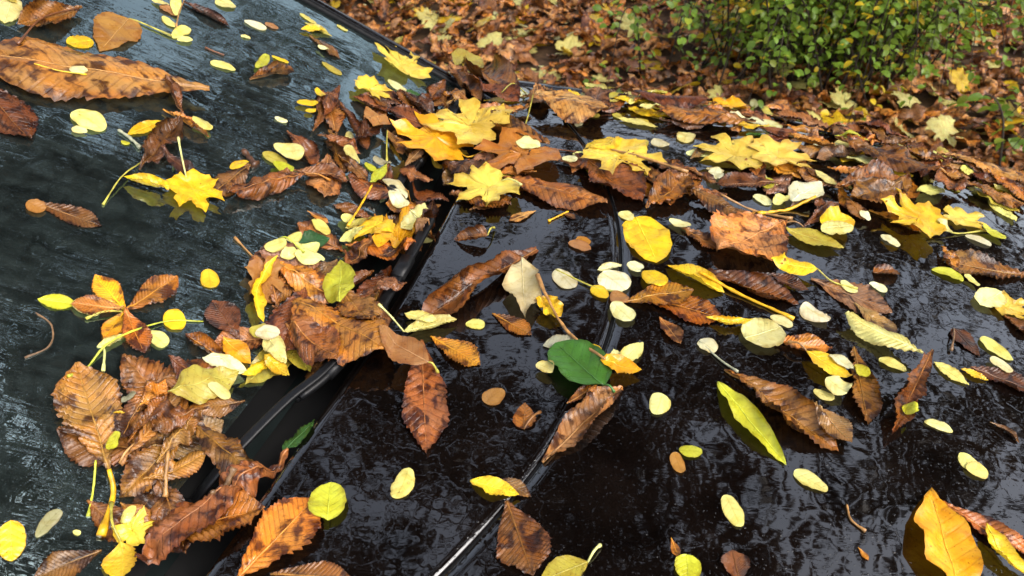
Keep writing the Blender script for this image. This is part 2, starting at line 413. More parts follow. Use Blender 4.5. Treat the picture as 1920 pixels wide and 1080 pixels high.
    for s in np.linspace(0, 1.6, 16):
        e1, e0 = edge(LEN)
        for t in np.linspace(e0 - .03, e1 + .03, 20):
            l = wsb(t) - LEN - .012 - s; V.append(P3(t, l, float(screen_z(t, wsb(t) - LEN)) + .01 + .05*math.sin(min(1, s/.8)*math.pi/2) - .05*max(0, s-.9)**2 - .03*((t-TC)/.6)**2))
    part('roof', (V, grid_faces(16, 20)), M_PAINT)
    V = []
    for t in np.linspace(.02, 1.50, 20):
        for a, b in [(.02, -.05), (-.12, -.06), (-.45, -.02), (-.86, .0), (-.95, -.4)]:
            V.append(P3(t, wsb(t) + a, float(screen_z(t, wsb(t))) + b))
    part('dashboard', (V, grid_faces(20, 5)), M_DASH)
    V = []
    for t in (-.02, 1.57):
        for l in (-2.9, .8): V.append(P3(t, l, .24))
    part('underbody', (V, [(0, 1, 3, 2)]), M_DARK)
    return c
CAR = car()

class HM:            # height of what already lies on the car, 4 mm cells
    x0, y0, s, nx, ny = -1.3, -.1, .004, 800, 520
    H = None
def hm_init():
    X, Y = np.meshgrid(HM.x0 + HM.s*np.arange(HM.nx), HM.y0 + HM.s*np.arange(HM.ny), indexing='ij')
    t, l = tl(X, Y); HM.H = car_z(t, l)
hm_init()
def hm_at(p):
    i = np.clip(((p[:, 0] - HM.x0)/HM.s + .5).astype(int), 0, HM.nx-1); j = np.clip(((p[:, 1] - HM.y0)/HM.s + .5).astype(int), 0, HM.ny-1)
    return i, j

def wiper(path, lab, blade_from, blade_to):
    P = [P3(t, l, z) for t, l, z in path]
    base = P[-1]; r = link('windscreen_wiper', None, None, None, tuple(base))
    tag(r, lab, 'wiper', 'windscreen wipers')
    Q = [p - base for p in smooth_path(P, 40)]
    k = len(Q); i0, i1 = int(blade_from*k), int(blade_to*k)
    for q in Q:
        w_ = q + base; i, j = int((w_[0] - HM.x0)/HM.s), int((w_[1] - HM.y0)/HM.s)
        HM.H[i-2:i+3, j-2:j+3] = np.maximum(HM.H[i-2:i+3, j-2:j+3], w_[2] + .006)
    link('arm', mesh('arm', *tube(Q[i0 + (i1 - i0)//2:], np.linspace(.0050, .0072, k - (i0 + (i1 - i0)//2)), 16, .42, True)), M_PLASTIC, r)
    B = [q + np.array([0, 0, -.008]) for q in Q[i0:i1]]
    link('blade_frame', mesh('blade_frame', *tube(B, .0078, 16, .55, True)), M_PLASTIC, r)
    link('rubber_blade', mesh('rubber_blade', *tube([b + np.array([-.004, .0, -.0085]) for b in B], .0026, 6, 1.8)), M_RUBBER, r)
    for f in (.2, .45, .7):
        i = int(f*len(B)); link('clip', mesh('clip', *tube([B[i], B[min(i+2, len(B)-1)]], .0098, 16, .7, True)), M_PLASTIC, r)
    V, F = tube([Q[-1] + np.array([0, 0, -.05]), Q[-1] + np.array([0, 0, .006]), Q[-1] + np.array([0, 0, .012])], [.010, .010, .007], 14)
    link('pivot', mesh('pivot', V, F), M_PLASTIC, r)
wiper([(0.905, -0.4091, 0.9394), (0.767, -0.4009, 0.9405), (0.6576, -0.3972, 0.9404), (0.5656, -0.41, 0.938), (0.5097, -0.4316, 0.9346), (0.4435, -0.4542, 0.9227), (0.4035, -0.4708, 0.9058), (0.3766, -0.4956, 0.8721)], "black wiper with its arm along the scuttle, blade half buried in leaves", .02, .55)
wiper([(1.381, -0.5259, 0.9191), (1.2226, -0.5014, 0.9312), (1.1064, -0.5009, 0.9292), (1.0257, -0.5005, 0.9274), (0.962, -0.4988, 0.9278)], "black wiper tip showing between maple leaves at the corner of the windscreen", .02, .75)

# ------------------------------------------------------------ leaves
PAL = dict(brown=(.225,.094,.023), dark=(.09,.035,.013), red=(.165,.058,.019), tan=(.40,.200,.060), orange=(.41,.165,.021),
           gold=(.80,.42,.012), yellow=(.84,.58,.025), pale=(.76,.73,.25), cream=(.78,.78,.44), lime=(.54,.56,.04),
           green=(.05,.15,.025), dgreen=(.03,.10,.03), olive=(.46,.40,.06), grey=(.34,.34,.22), dusk=(.2,.11,.05), beige=(.50,.42,.20))
def prof(u, w):
    f = np.linspace(0, 1, 401); y = np.interp(f, u, w)
    k = np.ones(25)/25; yy = np.convolve(np.pad(y, 12, mode='edge'), k, 'valid'); yy[0] = w[0]; yy[-1] = w[-1]
    m_ = np.minimum(1, np.minimum(f, 1 - f)/.04); y = y*(1 - m_) + yy*m_
    return lambda q: np.interp(q, f, y)
PROF = dict(
    C=prof([0,.08,.25,.45,.62,.75,.86,.94,1], [.07,.16,.48,.82,1,.92,.6,.24,0]),
    E=prof([0,.1,.3,.5,.7,.88,1], [.05,.42,.9,1,.8,.36,0]),
    R=prof([0,.05,.2,.45,.7,.88,.96,1], [.1,.5,.86,1,.9,.6,.32,0]),
    B=prof([0,.05,.2,.4,.7,.9,1], [.1,.6,.95,1,.66,.22,0]))
def oval(u): return np.sqrt(np.maximum(0, 1 - (2*u - 1)**2))**.92
PROF['O'] = oval
MAPLE = [(1,0),(.90,.07),(.83,.20),(.74,.17),(.62,.20),(.60,.28),(.66,.36),(.70,.46),(.80,.62),(.66,.60),(.56,.70),(.47,.60),(.40,.50),(.32,.58),(.24,.66),(.13,.80),(.07,.64),(-.05,.60),(-.09,.42),(-.17,.26),(-.10,.09),(0,.0)]
KINDS = dict(C=('chestnut_leaflet', 'leaf'), M=('maple_leaf', 'leaf'), O=('oval_leaflet', 'leaf'), E=('pointed_leaf', 'leaf'),
             R=('round_leaf', 'leaf'), B=('ovate_leaf', 'leaf'))

def leaf_flat(kind, ratio, rng, detail=1.0):
    """flat leaf of unit length: x, y, v(-1..1), vein coordinate, faces, boundary-independent grid size or None"""
    if kind == 'M':
        half = np.array(MAPLE); half = half + rng.normal(0, .018, half.shape)*(np.arange(len(half)) > 0)[:, None]*(np.arange(len(half)) < len(half)-1)[:, None]
        h2 = np.array(MAPLE) + rng.normal(0, .018, half.shape)*(np.arange(len(half)) > 0)[:, None]*(np.arange(len(half)) < len(half)-1)[:, None]
        out = np.concatenate([half, (h2*[1, -1])[::-1][1:-1]])
        o2 = []
        for i in range(len(out)):
            a, b = out[i], out[(i+1) % len(out)]; o2 += [a, a*.5 + b*.5 + rng.normal(0, .005, 2)]
        out = np.array(o2); n = len(out); c = np.array([.30, 0]); rings = [0, .15, .35, .55, .75, .9, 1.0] if detail >= 1 else [0, .4, .75, 1]
        pts = np.concatenate([c + s*(out - c) for s in rings]); pts[:, 1] *= ratio/1.45
        F = [(i*n + j, (i+1)*n + j, (i+1)*n + (j+1) % n, i*n + (j+1) % n) for i in range(len(rings)-1) for j in range(n)]
        # ribs to the lobe tips, raised
        lob = [(1, 0), (.80, .62), (.80, -.62), (.12, .76), (.12, -.76)]
        dist = np.full(len(pts), 9.0)
        for a, b in lob:
            d = np.array([a, b*ratio/1.45]); d = d/np.linalg.norm(d); proj = np.maximum(0, pts@d); dist = np.minimum(dist, np.linalg.norm(pts - proj[:, None]*d, axis=1))
        v = np.concatenate([np.full(n, s) for s in rings])
        return pts[:, 0], pts[:, 1], np.sign(pts[:, 1])*v, np.full(len(pts), .5), F, dist
    if kind == 'C': nu, nv = (int(50*detail), int(17*detail) | 1)
    elif kind == 'O': nu, nv = 15, 7
    else: nu, nv = (int(26*detail), 9)
    nu = max(nu, 7); nv = max(nv, 3)
    u = np.linspace(0, 1, nu); v = np.linspace(-1, 1, nv)
    if kind == 'O': u = .5 - .5*np.cos(u*math.pi)
    w = PROF[kind](u)*ratio/2
    if kind == 'O': w = w*(1 + rng.uniform(-.28, .28)*(u - .5)*2)*(1 + .03*np.sin(u*rng.uniform(5, 14) + rng.uniform(0, 6)))
    U, Vv = np.meshgrid(u, v, indexing='ij')
    Wd = np.repeat(w[:, None], nv, 1)
    X = U.copy(); Y = Vv*Wd
    asym = rng.normal(0, .05); Y = Y*(1 + asym*np.sign(Vv))
    if kind in 'CB' and nu > 20:                       # serrated margin, teeth pointing to the tip
        tooth = ((np.arange(nu) % 2)*2 - 1)*.022 + rng.normal(0, .022, nu)
        e = np.abs(Vv) > .99
        Y = np.where(e, Y*(1 + tooth[:, None]*1.1), Y); X = np.where(e, X + (tooth*.12)[:, None]*np.clip(Wd*4, 0, 1), X)
    if kind in 'ERO':
        bit = rng.normal(0, .02, nu); bit = np.convolve(bit, [.25, .5, .25], 'same'); e = np.abs(Vv) > .99
        Y = np.where(e, Y*(1 + bit[:, None]), Y)
    nvein = dict(C=17, E=9, R=6, B=8, O=5)[kind]
    ph = (U - np.abs(Y)*.75)*nvein + 50
    return X.ravel(), Y.ravel(), Vv.ravel(), ph.ravel(), grid_faces(nu, nv), None

def leaf_shape(kind, L, ratio, o, rng, detail=1.0):
    X, Y, V, ph, F, dist = leaf_flat(kind, ratio, rng, detail)
    x, y = X*L, Y*L
    Wm = ratio*L/2 + 1e-6
    z = np.zeros_like(x)
    if kind == 'C': z += -.0030*min(1, L/.12, ratio*L/.045)/(1 + .9*max(0, abs(o.get('c', 0)) - .3))*np.cos(2*math.pi*ph)*np.clip(np.abs(V)*1.6, 0, 1)*o.get('q', 1) + .0035*np.exp(-(V/.12)**2)*-1*min(1, L/.12)
    elif kind == 'M': z += -.0035*np.exp(-(dist/.04)**2)
    elif kind in 'ERB': z += -.0010*np.cos(2*math.pi*ph)*np.clip(np.abs(V)*2, 0, 1) - .0012*np.exp(-(V/.15)**2)
    if kind == 'O': o = dict(o); o.setdefault('c', rng.normal(0, .45)); o.setdefault('b', rng.normal(0, .3)); o.setdefault('e', rng.normal(0, .04)); z += .018*L*np.exp(-(V/.2)**2)*-1
    wr = o.get('w', .5)*L*.05
    for k in range(6):
        a, b = rng.normal(0, 1, 2); fq = rng.uniform(5, 15)/L
        z += wr*.3*np.sin(fq*(a*x + b*y) + rng.uniform(0, 6.28))
    if kind == 'C':
        for k in range(5):
            a, b = rng.normal(0, 1, 2); fq = rng.uniform(18, 38)/L; z += o.get('w', .5)*L*.0045*np.abs(np.sin(fq*(a*x + b*y) + rng.uniform(0, 6.28)))
    z += o.get('p', .35)*L*.045*np.abs(V)**2*np.sin(X*rng.uniform(12, 20) + np.where(V > 0, 0, 2.1) + rng.uniform(0, 6))
    if 'f' in o: z += np.abs(y)*math.tan(o['f'])
    c = o.get('c', 0)*(1.18 if kind == 'C' and abs(o.get('c', 0)) > .5 else 1)
    if abs(c) > .02:                                    # roll the sides round the long axis; side-to-side uneven
        cc = c*(1 + .35*np.sin(X*2.6 + rng.uniform(0, 6)))*np.where(y > 0, 1 + o.get('a', 0), 1 - o.get('a', 0))
        cc = np.where(np.abs(cc) < .02, .02, cc)
        rad = Wm/cc; th = y/rad; y2 = (rad - z)*np.sin(th); z2 = rad - (rad - z)*np.cos(th); y, z = y2, z2
    b = o.get('b', 0)
    if abs(b) > .02:
        rad = L/b; th = (x - L*.45)/rad; x, z = L*.45 + (rad - z)*np.sin(th), rad - (rad - z)*np.cos(th)
    tw = o.get('t', 0)
    if tw:
        a = tw*(X - .5); y, z = y*np.cos(a) - z*np.sin(a), y*np.sin(a) + z*np.cos(a)
    e = o.get('e', 0)
    if e: y = y + e*L*np.sin(X*math.pi)                 # sideways sweep of the midrib
    P = np.stack([x, y, z], 1)
    ib = int(np.argmin(np.abs(X) + np.abs(Y))); it = int(np.argmax(X - np.abs(Y)))
    return P, F, V, ph, ib, it, X

def on_car(t, l): return P3(t, l, car_z(t, l, True))
def surf_normal(t, l):
    e = .004; a = on_car(t + e, l) - on_car(t - e, l); b = on_car(t, l + e) - on_car(t, l - e)
    n = np.cross(b, a); n /= np.linalg.norm(n); return n if n[2] > 0 else -n

COUNT = {}
def place_leaf(kind, col, t0, l0, t1, l1, ratio, o, label, group, seed):
    rng = np.random.default_rng(seed)
    A = on_car(t0, l0) + [0, 0, o.get('h', 0)*.01]; B = on_car(t1, l1) + [0, 0, o.get('k', 0)*.01]
    d = B - A; L = float(np.linalg.norm(d)); d /= L
    N = surf_normal((t0 + t1)/2, (l0 + l1)/2)
    yv = np.cross(N, d); yv /= np.linalg.norm(yv); zv = np.cross(d, yv)
    ra = R(o.get('r', 0)); yv, zv = yv*math.cos(ra) + zv*math.sin(ra), zv*math.cos(ra) - yv*math.sin(ra)
    P, F, V, ph, ib, it, X = leaf_shape(kind, L, ratio, o, rng)
    # chord of the bent leaf back onto base -> tip
    ch = P[it] - P[ib]; cl = np.linalg.norm(ch); ex = ch/cl; ey = np.array([0, 1.0, 0]); ez = np.cross(ex, ey); ez /= np.linalg.norm(ez); ey = np.cross(ez, ex)
    Q = (P - P[ib])@np.stack([ex, ey, ez], 1)*min(1.6, L/cl)
    G = A + Q[:, :1]*d + Q[:, 1:2]*yv + Q[:, 2:3]*zv
    # lie on the panel and on what is already there
    t, l = tl(G[:, 0], G[:, 1]); base = car_z(t, l)
    need = base + .0007 - G[:, 2]
    G[:, 2] += need.max() if need.max() > -.25 else 0
    small = kind in 'O' or L < .05
    if o.get('k', 0) == 0 and o.get('h', 0) == 0:       # ease the underside down: flatter contact
        cl_ = G[:, 2] - base; G[:, 2] -= np.clip(np.percentile(cl_, 25), 0, .004)*np.clip(cl_/.006, 0, 1)
    i, j = hm_at(G); need = np.maximum(0, HM.H[i, j] + .0008 - G[:, 2])
    if need.max() > 0:
        lift = need.max()*.5; G[:, 2] += lift; need = np.maximum(0, need - lift)
        for _ in range(6):                              # spread the bulge to neighbours
            acc = need.copy(); cnt = np.ones(len(need))
            Fa = np.array([f for f in F if len(f) == 4])
            for a_, b_ in ((0, 1), (1, 2), (2, 3), (3, 0)):
                np.add.at(acc, Fa[:, a_], need[Fa[:, b_]]); np.add.at(cnt, Fa[:, a_], 1)
                np.add.at(acc, Fa[:, b_], need[Fa[:, a_]]); np.add.at(cnt, Fa[:, b_], 1)
            need = np.maximum(need, acc/cnt)
        G[:, 2] += need
    # record its top
    Fa = np.array(F); C4 = G[Fa]
    for wgt in ((1,0,0,0),(.25,.25,.25,.25),(.5,.5,0,0),(0,.5,.5,0)):
        p = (C4*np.array(wgt)[None, :, None]).sum(1); i, j = hm_at(p)
        np.maximum.at(HM.H, (i, j), np.minimum(p[:, 2], car_z(*tl(p[:, 0], p[:, 1]), True) + .05) + .0006)
    org = G[ib].copy(); Gl = G - org
    uv = np.stack([ph, V], 1)
    name, cat = KINDS[kind]
    M_ = M_BROWN if kind == 'C' and col not in ('yellow', 'pale', 'olive', 'cream') or col in ('brown', 'dark', 'red', 'dusk') else (M_PALE if kind == 'O' or col in ('pale', 'cream', 'grey', 'beige', 'green', 'dgreen', 'lime') else M_YELL)
    c3 = np.array((.82, .64, .10) if kind == 'M' and col == 'pale' else PAL[col])*(rng.uniform(.72, 1.3) if kind == 'C' else rng.uniform(.86, 1.1))*np.array([1, rng.uniform(.86, 1.16) if kind == 'C' else rng.uniform(.94, 1.05), rng.uniform(.7, 1.25)])
    me = mesh('blade', Gl, F, uv)
    simple = kind == 'O' and 's' not in o
    if simple:
        r = b_ = link(name, me, M_, None, tuple(org))
    else:
        r = link(name, None, None, None, tuple(org)); b_ = link('blade', me, M_, r)
    b_.color = (*np.clip(c3, 0, 1), 1)
    tag(r, label, cat, group)
    vcol = np.clip(c3*np.array([1.15, 1.15, 1.1]) + .02, 0, .95) if kind != 'C' else np.clip(c3*1.25 + np.array([.03, .015, .0]), 0, .9)
    if kind in 'CERB':
        nv = int(np.sum(np.abs(X - X[0]) < 1e-9)) if False else None
        mid = np.where(np.abs(V) < 1e-6)[0]
        if len(mid) > 4:
            mid = mid[:int(len(mid)*.93)]
            pts = Gl[mid] + np.array([0, 0, .0004]); rr = np.linspace(.0013 if kind == 'C' else .0009, .0003, len(pts))*min(1.2, L/.11 + .25)
            vo = link('midrib', mesh('midrib', *tube(pts[::2] if len(pts) > 12 else pts, rr[::2] if len(pts) > 12 else rr, 5)), M_STALK, r); vo.color = (*vcol, 1)
    if 's' in o:                                        # stalk to its end point(s)
        se = o['s']; ends = [np.zeros(3)]
        for (a, b) in se:
            e = on_car(a, b); i, j = hm_at(e[None]); ends.append(np.array([e[0], e[1], max(e[2] + .003, HM.H[i[0], j[0]] + .002)]) - org)
        pts = smooth_path(ends, 12)
        if len(se) == 1: pts = [p + np.array([0, 0, .006*math.sin(q/11*math.pi)]) for q, p in enumerate(pts)]
        rad = np.linspace(.0011, .0015, 12)*o.get('g', 1); rad[-2:] *= 1.5
        so = link('stalk', mesh('stalk', *tube(pts, rad, 7)), M_STALK, r); so.color = (*PAL[o.get('sc', 'olive')], 1)
    if o.get('d'):                                      # rain drops standing on the blade
        V_ = []; F_ = []
        cand = np.where(np.abs(V) < .75)[0]
        for k in range(o['d']):
            i0 = cand[rng.integers(len(cand))]; c0 = Gl[i0] + rng.normal(0, .001, 3)*[1, 1, 0]; rr = rng.uniform(.0009, .0023)*rng.uniform(.7, 1)
            k0 = len(V_)
            for a in range(4):
                el = a/3*math.pi/2*.96
                for q in range(8):
                    th = q/8*2*math.pi; V_.append(c0 + rr*np.array([math.cos(th)*math.cos(el), math.sin(th)*math.cos(el), .75*math.sin(el)]))
            F_ += [(k0 + a*8 + q, k0 + a*8 + (q+1) % 8, k0 + a*8 + 8 + (q+1) % 8, k0 + a*8 + 8 + q) for a in range(3) for q in range(8)]
            F_.append(tuple(k0 + 24 + q for q in range(8)))
        dm = mesh('water_drops', V_, F_); dr = link('water_drops', dm, M_DROP, r); tag(dr, kind='stuff')
    return r

def place_palmate(col, centre, tips, ratio, label, stalk, seed):
    """one palmate leaf: its leaflets are parts"""
    before = set(bpy.data.objects)
    root = None
    for k, (t, l, c) in enumerate(tips):
        r = place_leaf('C', c, centre[0], centre[1], t, l, ratio, dict(c=.25, w=.6, f=.12, **({'s': stalk, 'sc': 'olive'} if k == 0 else {})), 'x', None, seed + k)
        kids = list(r.children); off = r.location.copy()
        if root is None:
            root = link('palmate_leaf', None, None, None, tuple(off)); tag(root, label, 'leaf')
        for q in kids:
            if q.name.startswith('blade'): lf = q
        for q in kids:
            me = q.data; me.transform(Matrix.Translation(off - root.location))
            q.parent = root if q is lf or q.name.startswith('stalk') else lf
        lf.name = 'leaflet'
        bpy.data.objects.remove(r)

def place_stick(name, col, pts, rad, label, cat, seed, group=None, lift=.0):
    rng = np.random.default_rng(seed); P = []
    for (a, b) in pts:
        e = on_car(a, b); i, j = hm_at(e[None]); P.append(np.array([e[0], e[1], max(e[2] + rad + .0006, HM.H[i[0], j[0]] + rad*.9) + lift]))
    org = P[0]; n = 16
    Q = [p - org + rng.normal(0, rad*.12, 3) for p in smooth_path(P, n)]
    rr = np.full(n, rad) * (1 + .12*rng.normal(0, 1, n)); rr[-3:] *= [1.15, 1.5, 1.7]; rr[0] *= .7
    o = link(name, mesh(name, *tube(Q, rr, 8)), M_STALK, None, tuple(org)); o.color = (*PAL[col], 1)
    tag(o, label, cat, group)

